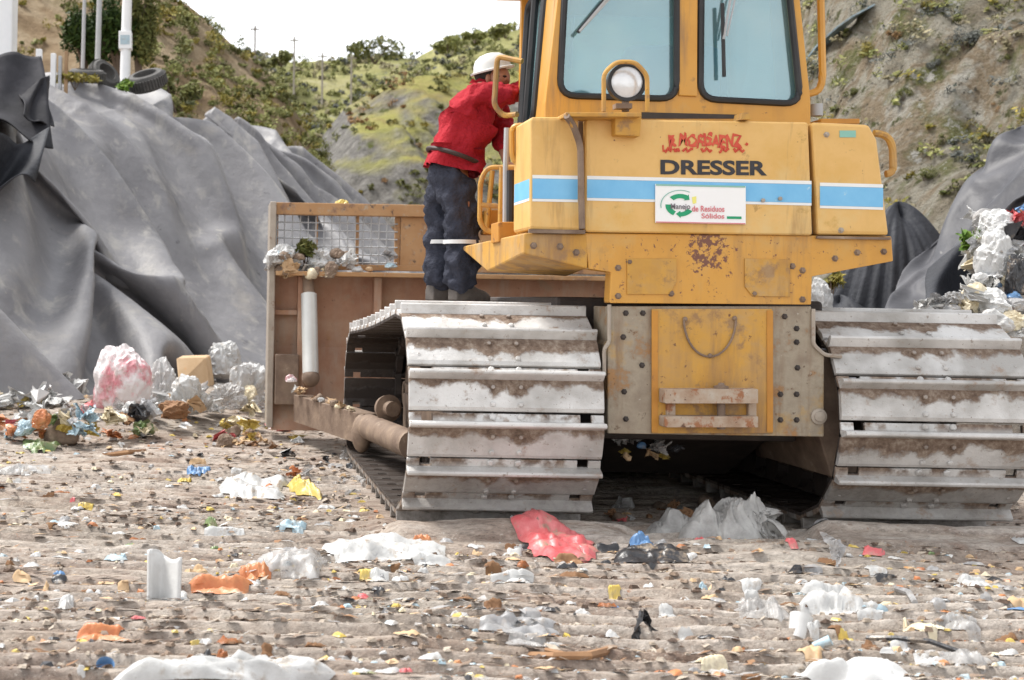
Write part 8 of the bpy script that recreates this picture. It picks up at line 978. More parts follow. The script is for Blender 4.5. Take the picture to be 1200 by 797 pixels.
# ---- tracks
SH_W, NSH = .924, 35
def shoe_mesh(p):
    mb = MB(); hw = SH_W/2
    # plate (y 0 .. .142), step, hollow band (.146 .. p-.03) and grouser at the trailing edge
    def strip(prof_yz, x0, x1):
        mb.prism([(x0, y, z) for y, z in prof_yz], (x1-x0, 0, 0))
    plate = [(-.012, -.022), (-.012, -.004), (0.0, .014), (.022, .020), (.132, .020), (.150, .012), (.152, -.022)]
    strip(plate, -hw, hw)
    yb0, yb1 = .160, p-.030
    for x0, x1 in ((-hw, -hw+.06), (-hw+.112, hw-.112), (hw-.06, hw)):
        strip([(yb0, -.022), (yb0, .006), (yb1, .010), (yb1, -.022)], x0, x1)
    g = [(p-.033, -.022), (p-.030, .02), (p-.024, .058), (p-.016, .064), (p-.006, .064), (p-.001, .058), (p+.004, .015), (p+.004, -.022)]
    strip(g, -hw, hw)
    for bx in (-.066, .066):
        for by, bz, r in ((.036, .020, .014), (.118, .020, .014), (.176, .008, .017)):
            mb.lathe((bx, by, bz-.004), (0, 0, 1), [(0, r), (.012, r), (.017, r*.6)], 6)
    for bx in (-hw+.055, hw-.055):
        mb.lathe((bx, .04, .017), (0, 0, 1), [(0, .009), (.006, .008)], 8); mb.lathe((bx, .10, .017), (0, 0, 1), [(0, .009), (.006, .008)], 8)
    return mb
RS, RI = .503, .425
SC_Y, SC_Z, ID_Y, ID_Z = 7.065, .568, 9.60, .490
# path (outer hull of two circles), in (y, z); runs along the top to the rear, down and forward again
_d = math.hypot(SC_Y-ID_Y, SC_Z-ID_Z); _al = math.atan2(SC_Z-ID_Z, SC_Y-ID_Y); _be = math.asin((RS-RI)/_d)
def track_path():
    # outward normals: top tangent ~ +z, bottom ~ -z ; angles measured from +y
    at = math.pi/2; ab = -math.pi/2
    # sprocket on the low-y side: arc from 90deg through 180 to 270
    tilt = math.asin((RS-RI)/_d)
    t1 = math.pi/2+tilt; t2 = 3*math.pi/2-tilt
    base = math.atan2(ID_Z-SC_Z, ID_Y-SC_Y)
    a_top, a_bot = base+t1-2*tilt, base+t2+2*tilt
    pts = []
    pI = (ID_Y+RI*math.cos(a_top), ID_Z+RI*math.sin(a_top)); pS = (SC_Y+RS*math.cos(a_top), SC_Z+RS*math.sin(a_top))
    N = 400
    for i in range(N): f = i/N; pts.append((pI[0]+(pS[0]-pI[0])*f, pI[1]+(pS[1]-pI[1])*f - .018*math.sin(math.pi*f)))
    for i in range(N): a = a_top+(a_bot-a_top)*i/N; pts.append((SC_Y+RS*math.cos(a), SC_Z+RS*math.sin(a)))
    qS = (SC_Y+RS*math.cos(a_bot), SC_Z+RS*math.sin(a_bot)); qI = (ID_Y+RI*math.cos(a_bot), ID_Z+RI*math.sin(a_bot))
    for i in range(N): f = i/N; pts.append((qS[0]+(qI[0]-qS[0])*f, qS[1]+(qI[1]-qS[1])*f))
    a3 = a_top+2*math.pi
    for i in range(N): a = a_bot+(a3-a_bot)*i/N; pts.append((ID_Y+RI*math.cos(a), ID_Z+RI*math.sin(a)))
    return np.array(pts)
TP = track_path(); _seg = np.hypot(*(np.roll(TP, -1, 0)-TP).T); _cum = np.concatenate([[0], np.cumsum(_seg)]); TL = _cum[-1]
def tp_at(s):
    s = s % TL; y = np.interp(s, _cum, np.append(TP[:, 0], TP[0, 0])); z = np.interp(s, _cum, np.append(TP[:, 1], TP[0, 1])); return float(y), float(z)
PITCH = TL/NSH
SHOE_OFF = .030
shoe0 = None
def make_track(xc, label, phase):
    global shoe0
    links = MB()
    for k in range(NSH):
        s = k*PITCH+phase; y0, z0 = tp_at(s); y1, z1 = tp_at(s+PITCH)
        T = Vector((0, y1-y0, z1-z0)).normalized(); N = Vector((0, T.z, -T.y))
        if N.dot(Vector((0, (y0+y1)/2-(SC_Y+ID_Y)/2, (z0+z1)/2-.5))) < 0: N = -N
        for sx in (-.085, .085):
            pts = []
            m = Vector((0, (y0+y1)/2, (z0+z1)/2)); hl = PITCH*.52
            for a, h in ((-hl, -.03), (hl, -.03), (hl*1.05, -.075), (hl*.5, -.105), (-hl*.5, -.105), (-hl*1.05, -.075)):
                pts.append(m+T*a+N*h+Vector((xc+sx-.02, 0, 0)))
            links.prism(pts, (.04, 0, 0))
        links.cyl(Vector((xc-.12, y0, z0))-N*.07, Vector((xc+.12, y0, z0))-N*.07, .026, 10)
    tr = links.build('track', M['dark_steel'], dz); tr['label'] = label
    for k in range(NSH):
        s = k*PITCH+phase; y0, z0 = tp_at(s); y1, z1 = tp_at(s+PITCH)
        T = Vector((0, y1-y0, z1-z0)).normalized(); N = Vector((0, T.z, -T.y))
        if N.dot(Vector((0, (y0+y1)/2-(SC_Y+ID_Y)/2, (z0+z1)/2-.5))) < 0: N = -N
        X = T.cross(N)
        if shoe0 is None:
            o = shoe_mesh(PITCH).build('track_shoe', M['shoe'], None, bevel=.003); shoe0 = o
        else:
            o = shoe0.copy(); C.objects.link(o)
        o.parent = tr; o['dirt'] = float(np.clip(1.0-((z0+z1)/2-.10)/.42, .0, 1.)**.8) if T.z < .3 else .5  # low shoes darker: ground dirt plus shade of downward faces painted in
        loc = Vector((xc, y0, z0))-ROOT
        o.matrix_basis = Matrix(((X.x, T.x, N.x, loc.x), (X.y, T.y, N.y, loc.y), (X.z, T.z, N.z, loc.z), (0, 0, 0, 1)))
    fr = MB()
    fr.box((xc-.15, 7.4, .22), (xc+.15, 9.15, .52)); fr.box((xc-.09, 9.1, .40), (xc+.09, 9.6, .56))
    fr.build('track_frame', M['brown_steel'], dz, bevel=.01)
    for k in range(6):
        y = 7.5+k*.33; r = MB(); r.lathe((xc-.15, y, .205), (1, 0, 0), [(0, .09), (.06, .09), (.07, .075), (.23, .075), (.24, .09), (.30, .09)], 20)
        r.build('roller', M['dark_steel'], dz, smooth=True)
    i = MB(); i.lathe((xc-.09, ID_Y, ID_Z), (1, 0, 0), [(0, .08), (.03, .09), (.05, .30), (.055, .335), (.12, .335), (.13, .30), (.15, .09), (.18, .08)], 36)
    i.build('idler', M['brown_steel'], dz, smooth=True)
    sp = MB(); prf = []
    for q in range(26*2): a = 2*math.pi*q/52; r = .365 if q % 2 else .32; prf.append((xc-.03, SC_Y+r*math.cos(a), SC_Z+r*math.sin(a)))
    sp.prism(prf, (.06, 0, 0)); sp.lathe((xc-.2, SC_Y, SC_Z), (1, 0, 0), [(0, .14), (.1, .2), (.17, .22), (.23, .22), (.3, .2), (.4, .15)], 28)
    sp.build('sprocket', M['dark_steel'], dz)
XL, XR = 1.357, 3.403
PH = -.032
make_track(XL, 'left track of wide pale steel shoes under the worker', PH)
make_track(XR, 'right track of wide pale steel shoes', PH+.012)

# ---- rear case, hull
YB = 6.66
def R(px, py, Y=YB): return P(px, py, Y)
hull = MB()
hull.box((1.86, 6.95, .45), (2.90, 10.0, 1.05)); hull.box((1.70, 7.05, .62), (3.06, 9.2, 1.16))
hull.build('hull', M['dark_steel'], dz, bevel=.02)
bg_ = MB(); bg_.prism([(1.84, 7.3, .46), (1.84, 8.0, .16), (1.84, 9.8, .14), (1.84, 9.8, .44)], (1.08, 0, 0)); bg_.build('belly_light_block', M['dark_steel'], dz)  # dark block added to keep light out of the gap underneath
case = MB(); case.prism([R(715, 359), R(951, 359), R(953, 404), R(966, 414), R(966, 512), R(712, 508), R(712, 404), R(715, 400)], (0, .30, 0))
case.build('rear_case', M['grey_plate'], dz, bevel=.006)
guard = MB(); guard.prism([P(953, 406, 6.80), P(986, 416, 6.80), P(986, 520, 6.80), P(975, 560, 6.80), P(960, 512, 6.80), P(953, 512, 6.80)], (0, .9, 0))
guard.build('drive_guard', M['brown_steel'], dz, bevel=.008)
rim = MB()
for pts in ([(714, 357), (714, 402), (708, 408), (708, 440)], [(953, 362), (953, 404), (966, 416), (986, 418)]):
    rim = MB(); rim.tube(bendpath([P(a, b, YB-.006) for a, b in pts], .02), .010, 6); rim.build('case_rim', M['blade_edge'], dz, smooth=True)
cov = MB(); cov.prism([R(764, 362, YB-.014), R(905, 362, YB-.014), R(906, 508, YB-.014), R(764, 508, YB-.014)], (0, .012, 0))
cover = cov.build('access_cover', M['yellow_dirty'], dz, bevel=.003)
st = MB()
for a, b in ((764, 771), (899, 906)): st.prism([R(a, 364, YB-.019), R(b, 364, YB-.019), R(b, 506, YB-.019), R(a, 506, YB-.019)], (0, .004, 0))
st.build('cover_trim', M['orange'], cover)
wr = MB(); c0 = R(832, 374, YB-.022)
wr.tube([c0+Vector((math.cos(a)*.125, 0, math.sin(a)*.185+.005)) for a in [math.pi+(math.pi*1.0)*i/18 for i in range(19)]], .0055, 6)
for px, py in ((803, 374), (861, 373), (832, 417)): wr.ball(R(px, py, YB-.02), .012, 8, 6)
wr.build('bent_rod', M['brown_steel'], cover, smooth=True)
# tow bracket
tow = MB()
tow.prism([R(779, 456, YB-.10), R(889, 456, YB-.10), R(889, 473, YB-.10), R(779, 473, YB-.10)], (0, .10, 0))
tow.prism([R(779, 488, YB-.10), R(889, 488, YB-.10), R(889, 501, YB-.10), R(779, 501, YB-.10)], (0, .10, 0))
tow.prism([R(782, 472.5, YB-.04), R(792, 472.5, YB-.04), R(792, 488.5, YB-.04), R(782, 488.5, YB-.04)], (0, .04, 0))
tow.prism([R(877, 472.5, YB-.04), R(887, 472.5, YB-.04), R(887, 488.5, YB-.04), R(877, 488.5, YB-.04)], (0, .04, 0))
towo = tow.build('tow_bracket', M['tow_rust'], dz, bevel=.006)
pin = MB(); pin.cyl(R(845, 455, YB-.06), R(845, 503, YB-.06), .020, 12); pin.lathe(R(845, 456, YB-.06), (0, 0, 1), [(0, .034), (.014, .034), (.02, .016), (.03, .012)], 10)
pin.build('tow_pin', M['brown_steel'], towo, smooth=True)
def bolt(par, px, py, Y, r=.013, mat='dark_steel'):
    b = MB(); b.lathe(P(px, py, Y+.004), (0, -1, 0), [(0, r*1.5), (.006, r*1.5), (.007, r), (.018, r), (.020, r*.7)], 6); b.build('bolt', M[mat], par)
CB = [(733, 367), (753, 367), (730, 395), (752, 428), (731, 459), (733, 491), (919, 371), (933, 385), (933, 401), (934, 431), (914, 462), (933, 462), (914, 492), (933, 492)]
case_o = bpy.data.objects['rear_case']
for px, py in CB: bolt(case_o, px, py, YB, .010)
b = MB(); b.lathe(R(959, 488, YB), (0, -1, 0), [(-.01, .038), (.01, .038), (.014, .026), (.02, .024), (.022, .012)], 18); b.build('drain_plug', M['blade_edge'], case_o, smooth=True)

# ---- apron and fenders (yellow)
YF = 6.64
ap = MB()
ap.prism([P(685, 273, YF), P(1045, 277, YF), P(1047, 306, YF), P(952, 324, YF), P(951, 357, YF), P(714, 355, YF), P(716, 319, YF), P(690, 315, YF)], (0, .10, 0))
M['apron'] = mat_apron()
apron = ap.build('rear_apron', M['apron'], dz, bevel=.006)
for q in ([(735, 303), (793, 303), (793, 330), (785, 345), (735, 345)], [(873, 303), (926, 304), (926, 348), (882, 347), (873, 336)]):
    c = MB(); c.prism([P(a, b_, YF-.008) for a, b_ in q], (0, .007, 0)); c.build('inspection_cover', M['yellow_dirty'], apron, bevel=.002)
for px, py in ((737, 307), (786, 344), (883, 344), (724, 314), (724, 347), (940, 317), (928, 312), (940, 351), (978, 303), (1004, 296), (1035, 295)): bolt(apron, px, py, YF, .011, 'brown_steel')
# left fender: a side profile pushed across
xl = P(614, 285, YF).x; xr = P(684, 285, YF).x+.02
pf = [(6.64, P(615, 273, YF).z), (8.45, P(615, 273, YF).z), (7.55, P(577, 318, 7.55).z), (6.64, P(613, 297, YF).z)]
fl = MB(); n = len(pf)
xi = XC-.5
botz = P(690, 315, YF).z
vs = [(xl, y, z) for y, z in pf]+[(xr, pf[0][0], pf[0][1]), (xi, pf[1][0], pf[1][1]), (xi, pf[2][0], pf[2][1]-.02), (xr, pf[3][0], botz)]
fl.add(vs, [(0, 1, 2, 3), (4, 7, 6, 5), (0, 4, 5, 1), (1, 5, 6, 2), (2, 6, 7, 3), (3, 7, 4, 0)])
fl.build('left_fender', M['yellow_dirty'], dz, bevel=.008)
for px, py in ((625, 288), (656, 289), (675, 296)): bolt(bpy.data.objects['left_fender'], px, py, YF, .012, 'brown_steel')
fr_ = MB(); x0 = P(952, 280, YF).x; x1 = P(1046, 280, YF).x; zt = P(1000, 279, YF).z
fr_.add([(x0, YF+.101, zt), (x1, YF+.101, zt), (x1, 8.4, zt), (x0, 8.4, zt), (x0, YF+.101, zt-.16), (x1, YF+.101, zt-.11), (x1, 8.4, zt-.11), (x0, 8.4, zt-.16)],
        [(0, 1, 2, 3), (4, 7, 6, 5), (0, 4, 5, 1), (1, 5, 6, 2), (2, 6, 7, 3), (3, 7, 4, 0)])
fr_.build('right_fender', M['yellow_dirty'], dz, bevel=.006)

# ---- fuel tank panels
YT = 6.62
def panel(name, pts, depth, mat='yellow_faded_skylit', Y=YT, bev=.014, par=dz):
    m = MB(); m.prism([P(a, b_, Y) for a, b_ in pts], (0, depth, 0)); return m.build(name, M[mat], par, bevel=bev)
tl = panel('left_tank', [(622, 137), (678, 137), (680, 271), (621, 269)], .38)
tc = panel('rear_tank', [(687, 139), (948, 143), (953, 276), (686, 272)], .40)
trk = panel('right_tank', [(951, 143), (1018, 146), (1028, 164), (1042, 276), (959, 275)], .40)
def stripe(par, pl, pr, topl, topr, k=27, Y=YT):
    def q(a, b_): return [P(pl, topl+a, Y-.003), P(pr, topr+a, Y-.003), P(pr, topr+b_, Y-.003), P(pl, topl+b_, Y-.003)]
    m = MB(); m.prism(q(0, 4), (0, .002, 0)); m.prism(q(k+4, k+7), (0, .002, 0)); m.build('stripe_border', M['white_mark'], par)
    m = MB(); m.prism(q(4.2, k+3.8), (0, .002, 0)); m.build('stripe', M['blue_mark'], par)
stripe(tl, 624, 677, 205, 206, 24); stripe(tc, 688, 951, 206, 212, 22); stripe(trk, 961, 1035, 214, 216, 23)
# the stripe turns the corner on to the tank's left side
xs_ = P(622, 220, YT).x-.003
for nm, a, b_, mt_ in (('stripe_border', 204, 208, 'white_mark'), ('stripe', 208.3, 231.7, 'blue_mark'), ('stripe_border', 232, 235, 'white_mark')):
    m = MB(); m.prism([(xs_, YT+.02, P(622, a, YT).z), (xs_, YT+.36, P(622, a, YT).z), (xs_, YT+.36, P(622, b_, YT).z), (xs_, YT+.02, P(622, b_, YT).z)], (.002, 0, 0)); m.build(nm, M[mt_], tl)
gp = MB(); gp.prism([P(678, 139, YT+.06), P(689, 139, YT+.06), P(689, 272, YT+.06), P(678, 272, YT+.06)], (0, .2, 0)); gp.build('tank_gap', M['brown_steel'], dz); gp = MB(); gp.prism([P(946, 146, YT+.06), P(961, 146, YT+.06), P(961, 274, YT+.06), P(946, 274, YT+.06)], (0, .2, 0))
gp.build('tank_gap', M['brown_steel'], dz)
hs_ = MB(); hs_.tube(bendpath([P(664, 136, 6.50), P(672, 147, 6.55), P(680, 170, 6.57), P(682, 268, 6.58)], .03), .016, 8)
hs_.build('hose', M['brown_steel'], dz, smooth=True)
rl = MB(); rl.prism([P(686, 269.5, YT-.006), P(620, 268.5, YT-.006), P(620, 273, YT-.006), P(686, 274, YT-.006)], (0, .02, 0)); rl.build('tank_seam', M['brown_steel'], dz); rl = MB(); rl.prism([P(958, 276.5, YT-.004), P(1044, 278, YT-.004), P(1044, 281, YT-.004), P(958, 279.5, YT-.004)], (0, .02, 0))
rl.build('tank_seam', M['brown_steel'], dz)
nm_ = MB(); nm_.prism([P(984, 153, YT-.003), P(1003, 153, YT-.003), P(1003, 161, YT-.003), P(984, 161, YT-.003)], (0, .002, 0)); nm_.build('plate', M['sign_teal'], trk)
for px, py in ((985, 270), (968, 158), (893, 235), (913, 233)): bolt(trk if px > 955 else tc, px, py, YT, .010, 'blade_edge')
bk = MB(); bk.prism([P(868, 140, YT-.03), P(870, 132, YT-.03), P(878, 132, YT-.03), P(880, 140, YT-.03)], (0, .1, 0)); bk.build('lift_lug', M['yellow_dirty'], tc)

# ---- lettering
def text(s, px0, py0, px1, py1, Y, mat, name, par, off=0., slant=0., jitter=None):
    cu = bpy.data.curves.new('t', 'FONT'); cu.body = s; cu.size = 1; cu.offset = off; cu.extrude = 0; cu.resolution_u = 4; cu.shear = slant
    o = bpy.data.objects.new('t', cu); C.objects.link(o)
    dg = bpy.context.evaluated_depsgraph_get(); me = o.evaluated_get(dg).to_mesh()
    vs = [v.co.copy() for v in me.vertices]; fs = [tuple(p.vertices) for p in me.polygons]
    o.evaluated_get(dg).to_mesh_clear(); bpy.data.objects.remove(o); bpy.data.curves.remove(cu)
    a = min(v.x for v in vs); b_ = max(v.x for v in vs); c = min(v.y for v in vs); d = max(v.y for v in vs)
    m = MB(); out = []
    for v in vs:
        u, w_ = (v.x-a)/(b_-a), (v.y-c)/(d-c)
        px = px0+(px1-px0)*u; py = py1+(py0-py1)*w_
        if jitter: px, py = jitter(px, py)
        out.append(P(px, py+.012*(px-px0), Y))
    m.add(out, fs); return m.build(name, M[mat], par, fix=False)
text('DRESSER', 774, 187, 899, 204.5, YT-.003, 'black_mark', 'lettering', tc, off=.035)
wob = lambda px, py: (px+1.2*math.sin(py*.9+px*.3), py+1.6*math.sin(px*.21)+1.0*math.sin(px*.6+1))
text('R MORISAENZ', 784, 156, 870, 172, YT-.003, 'red_mark', 'scrawl', tc, off=.045, jitter=wob)
rng = random.Random(12); m = MB()
for a, b_ in ((779, 787), (789, 796), (800, 812), (822, 834), (843, 854), (860, 872)):
    m = MB(); m.tube([P(a+(b_-a)*i/6, 176+2.2*math.sin(i*1.7+a)+rng.uniform(-1, 1), YT-.002) for i in range(7)], .006, 5); m.build('scrawl', M['red_mark'], tc)
for q0, q1, r in (((777, 170), (777.5, 178), .004), ((874, 168), (876, 170), .007)):
    m = MB(); m.tube([P(*q0, YT-.002), P(*q1, YT-.002)], r, 5); m.build('scrawl', M['red_mark'], tc)

# ---- recycling sign on the tank
YS = YT-.012
sg = panel('sign', [(768, 215.5), (874, 218), (874, 263), (768, 261)], .006, 'sign_white', YS, .001, tc)
def sgm(pts, mat, name='sign_mark'):
    m = MB(); m.prism([P(a, b_, YS-.0025) for a, b_ in pts], (0, .002, 0)); return m.build(name, M[mat], sg)
sgm([(769, 215.6), (873.5, 217.9), (873.5, 219.9), (769, 217.6)], 'sign_teal'); sgm([(769, 259.6), (873.5, 261.6), (873.5, 262.8), (769, 260.8)], 'sign_pink')
def ring(cx, cy, r0, r1, a0, a1, mat, head=0):
    pts = []; k = 14
    for i in range(k+1): a = math.radians(a0+(a1-a0)*i/k); pts.append((cx+r1*math.cos(a), cy-r1*.78*math.sin(a)))
    if head:
        a = math.radians(a1); e = math.radians(a1+head); rm = (r0+r1)/2
        pts += [(cx+(r1+2)*math.cos(a), cy-(r1+2)*.78*math.sin(a)), (cx+rm*math.cos(e), cy-rm*.78*math.sin(e)), (cx+(r0-2)*math.cos(a), cy-(r0-2)*.78*math.sin(a))]
    for i in range(k+1): a = math.radians(a1+(a0-a1)*i/k); pts.append((cx+r0*math.cos(a), cy-r0*.78*math.sin(a)))
    sgm(pts, mat)
ring(797, 240.5, 10.5, 17, 135, 58, 'sign_green', -22); ring(797, 240.5, 10.5, 17, 242, 176, 'sign_green'); ring(797, 240.5, 10.5, 17, -32, -88, 'sign_green', -22)
ring(797, 240.5, 22, 23, 190, 60, 'sign_teal')
sgm([(811, 231), (816, 230), (816, 238), (812, 239)], 'sign_yellow')
text('Manejo', 786, 238.5, 809, 247, YS-.006, 'sign_grey', 'sign_text', sg, off=.02)
text('de Residuos', 811, 241, 849, 248, YS-.004, 'sign_pink', 'sign_text', sg, off=.02)
text('Sólidos', 822, 250, 849, 256, YS-.004, 'sign_pink', 'sign_text', sg, off=.02)
sgm([(852, 253.5), (869, 253.8), (869, 256.8), (852, 256.5)], 'sign_green')

# ---- work lamp on a shelf
sh = panel('lamp_shelf', [(663, 131.5), (752, 132), (752, 137), (663, 136.5)], .17, 'yellow_dirty', 6.50, .004)
bx = MB(); bx.prism([P(721, 137.3, 6.55), P(752, 137.3, 6.55), P(750, 160, 6.55), P(721, 158, 6.55)], (0, .069, 0))
m = MB(); m.tube([P(665, 137, 6.50), P(676, 158, 6.58)], .010, 6); m.build('shelf_strut', M['yellow_dirty'], sh)
bx.build('shelf_bracket', M['yellow_dirty'], sh, bevel=.004)
YL = 6.58
lc = P(735, 96, YL)
lp = MB(); lp.lathe(lc, (0, -1, 0), [(-.13, .03), (-.12, .06), (-.05, .088), (-.005, .092), (.006, .092), (.006, .078), (-.004, .076)], 32)
lamp = lp.build('work_lamp', M['rubber'], dz, smooth=True)
ln_ = MB(); ln_.lathe(lc, (0, -1, 0), [(-.012, .076), (-.003, .074), (.004, .055), (.008, .02)], 28); ln_.build('lens', M['lens'], lamp, smooth=True)
ft = MB(); ft.cyl(P(733, 118, YL+.02), P(733, 131, YL+.02), .018, 10); ft.prism([P(722, 121, YL-.03), P(741, 121, YL-.03), P(741, 127, YL-.03), P(722, 127, YL-.03)], (0, .06, 0)); ft.build('lamp_foot', M['brown_steel'], lamp)
gd = MB(); gd.tube(bendpath([P(707.5, 131, 6.52), P(707.5, 86, 6.52), P(722, 72.5, 6.52), P(744, 72.5, 6.52), P(758.5, 88, 6.52), P(758.5, 131, 6.52)], .03), .011, 8)
gd.build('lamp_guard', M['yellow_dirty'], dz, smooth=True)

# ---- cab
YC = 7.0
def Q(px, py, Y=YC): return P(px, py, Y)
topy = -72
outer = [Q(639, 150), Q(950, 150), Q(950, 118), Q(930, topy), Q(662, topy), Q(639, 120)]
w1 = round_loop([Q(655.5, 112), Q(793, 116), Q(793, -52), Q(664, -52)], .085)
w2 = round_loop([Q(820.5, 116), Q(938, 122), Q(920, -52), Q(822, -52)], .085)
cb = MB(); cb.holed(outer, [w1, w2], (0, .06, 0)); cabr = cb.build('cab_rear', M['yellow'], dz, bevel=.004)
for wl in (w1, w2):
    g = MB(); g.tube([p+Vector((0, -.003, 0)) for p in wl], .017, 7, closed=True); gk = g.build('window_gasket', M['rubber'], cabr, smooth=True)
    g = MB(); g.prism([p+Vector((0, .028, 0)) for p in wl], (0, .006, 0)); g.build('window_pane', M['glass'], gk)
pl_ = MB(); pl_.prism([Q(796, 112, YC-.012), Q(817, 113, YC-.012), Q(817, topy, YC-.012), Q(796, topy, YC-.012)], (0, .010, 0)); pl_.build('centre_pillar', M['yellow'], cabr, bevel=.004)
m = MB(); m.prism([Q(752, 131.5, YC-.004), Q(872, 134.5, YC-.004), Q(872, 139, YC-.004), Q(752, 139, YC-.004)], (0, .003, 0)); m.build('cab_gap_shade', M['dark_steel'], cabr)  # dark strip painting the shade in the gap between cab and tank
# wipers
for nm, arm, blade in (('wiper', [(760, -60), (679, 37)], [(712, -4), (677, 38)]), ('wiper', [(866, -60), (848, 46)], [(846.5, 4), (848.5, 90)])):
    m = MB(); m.tube([Q(a, b_, YC-.035) for a, b_ in arm], .007, 6); m.tube([Q(arm[0][0]+8, arm[0][1], YC-.035), Q(arm[1][0]+4, arm[1][1]-4, YC-.035)], .005, 6)
    wo_ = m.build(nm, M['grey_paint'], cabr, smooth=True)
    m = MB(); m.tube([Q(a, b_, YC-.028) for a, b_ in blade], .010, 6); m.build('wiper_blade', M['rubber'], wo_, smooth=True)
m = MB(); m.tube([Q(672, 20, YC+.05), Q(668.5, 80, YC+.05)], .008, 6); m.build('inner_rod', M['grey_paint'], cabr)
# left side wall (widening to the front) with the door window
zb, zt_ = Q(639, 150).z, Q(650, topy).z
xa, xb_ = Q(639, 130).x, 1.752
YD = 8.25
xa2 = Q(660, topy).x
def LS(t, z): # t 0 rear .. 1 front
    k = (z-zb)/(zt_-zb); x = (xa+(xa2-xa)*max(0, k-.1)/.9)*(1-t)+(xb_+.04*k)*t
    return Vector((x, YC+.061+(YD-YC-.061)*t, z))
zs0, zs1 = Q(639, 126).z, zt_-.1
win = round_loop([LS(.30, zs0), LS(.93, zs0-.02), LS(.93, zs1), LS(.30, zs1)], .07)
ls = MB(); ls.holed([LS(0, zb), LS(1, zb), LS(1, zt_), LS(0, zt_)], [win], (.05, 0, 0)); cl = ls.build('cab_left_side', M['yellow'], dz, bevel=.003)
g = MB(); g.tube([p+Vector((-.004, 0, 0)) for p in win], .024, 7, closed=True); gk = g.build('door_gasket', M['rubber'], cl, smooth=True)
g = MB(); g.prism([p+Vector((.024, 0, 0)) for p in win], (.006, 0, 0)); g.build('window_pane', M['glass'], gk)
m = MB(); m.tube([LS(.62, zs0)+Vector((-.012, 0, 0)), LS(.62, zs1)+Vector((-.012, 0, 0))], .022, 7); m.build('door_post', M['rubber'], cl)
lo = MB(); lo.add([LS(.02, zb-.002), LS(1, zb-.002), Vector((xb_, YD, P(600, 272, 7).z)), Vector((xa, YC+.07, P(639, 272, 7).z))], [(0, 1, 2, 3)]); lo.build('cab_lower_side', M['orange'], dz, fix=False)
# right side, front, roof, floor, seat
xr0 = Q(950, 130).x; xr2 = Q(930, topy).x
def RSd(t, z): k = (z-zb)/(zt_-zb); return Vector(((xr0+(xr2-xr0)*k)*(1-t)+(3.0)*t, YC+.061+(YD-YC-.061)*t, z))
win = round_loop([RSd(.2, zs0), RSd(.9, zs0), RSd(.9, zs1), RSd(.2, zs1)], .07)
m = MB(); m.holed([RSd(0, zb), RSd(1, zb), RSd(1, zt_), RSd(0, zt_)], [win], (-.05, 0, 0)); cr = m.build('cab_right_side', M['yellow'], dz, bevel=.003)
g = MB(); g.prism([p+Vector((-.024, 0, 0)) for p in win], (-.006, 0, 0)); g.build('window_pane', M['glass'], cr)
xf0, xf1 = xb_+.052, 2.948
win = round_loop([(xf0+.1, YD+.01, zb+.25), (xf1-.1, YD+.01, zb+.25), (xf1-.1, YD+.01, zt_-.12), (xf0+.1, YD+.01, zt_-.12)], .07)
m = MB(); m.holed([(xf0-.05, YD+.002, zb-.3), (xf1+.05, YD+.002, zb-.3), (xf1+.05, YD+.002, zt_), (xf0-.05, YD+.002, zt_)], [win], (0, .05, 0)); cf = m.build('cab_front', M['yellow'], dz, bevel=.003)
g = MB(); g.prism([Vector(p)+Vector((0, .02, 0)) for p in win], (0, .006, 0)); g.build('window_pane', M['glass'], cf)
m = MB(); m.prism([(1.66, 6.86, zt_+.002), (3.1, 6.86, zt_+.002), (3.18, 8.5, zt_+.002), (1.62, 8.5, zt_+.002)], (0, 0, .10)); m.build('roof', M['yellow'], dz, bevel=.03)
m = MB(); m.box((1.75, 7.07, zb-.22), (3.0, 8.24, zb-.16)); m.build('cab_floor', M['dark_steel'], dz)
m = MB(); m.box((2.1, 7.45, zb-.15), (2.65, 7.95, zb+.10)); m.box((2.12, 7.33, zb+.05), (2.63, 7.47, zb+.50)); m.build('seat', M['p_blue'], dz, bevel=.05)
m = MB(); m.box((2.05, 8.4, 1.46), (2.75, 9.9, 1.80)); m.build('hood', M['yellow'], dz, bevel=.06)
m = MB(); m.cyl((2.6, 9.2, 1.75), (2.6, 9.2, 2.45), .06, 14); m.build('exhaust_pipe', M['brown_steel'], dz, smooth=True)
# ---- rails and hoses
def rail(name, pts, r, mat, rad=.035):
    m = MB(); m.tube(bendpath([P(*p) for p in pts], rad), r, 8); return m.build(name, M[mat], dz, smooth=True)
rail('hand_rail', [(612, 72, 7.75), (583, 66, 7.85), (579, 124, 7.85), (590, 136, 7.85), (606, 134, 7.75)], .016, 'yellow_dirty')
rail('hand_rail', [(623, 147, 6.95), (600, 147, 6.97), (600, 186, 6.97), (608, 194, 6.97), (622, 195, 6.95)], .014, 'yellow')
rail('hand_rail', [(946, -40, 7.1), (961, -30, 7.1), (964, 92, 7.1), (960, 107, 7.1), (947, 110, 7.1)], .019, 'yellow')
rail('hand_rail', [(1024, 156, 6.75), (1039, 158, 6.75), (1046, 170, 6.75), (1047, 203, 6.75), (1038, 204, 6.75)], .018, 'yellow_dirty')
stp = MB()
for pts in ([(604, 196, 7.9), (571, 196, 7.95), (563, 212, 7.95), (562, 262, 7.95), (572, 272, 7.95), (600, 274, 7.9)], [(563, 240, 7.95), (600, 243, 7.9)], [(588, 196, 7.6), (586, 274, 7.6)], [(577, 200, 8.3), (570, 270, 8.3)]):
    stp = MB(); stp.tube(bendpath([P(*p) for p in pts], .04) if len(pts) > 2 else [P(*p) for p in pts], .015, 8)
    stp.build('step_rail', M['yellow_dirty'], dz, smooth=True)
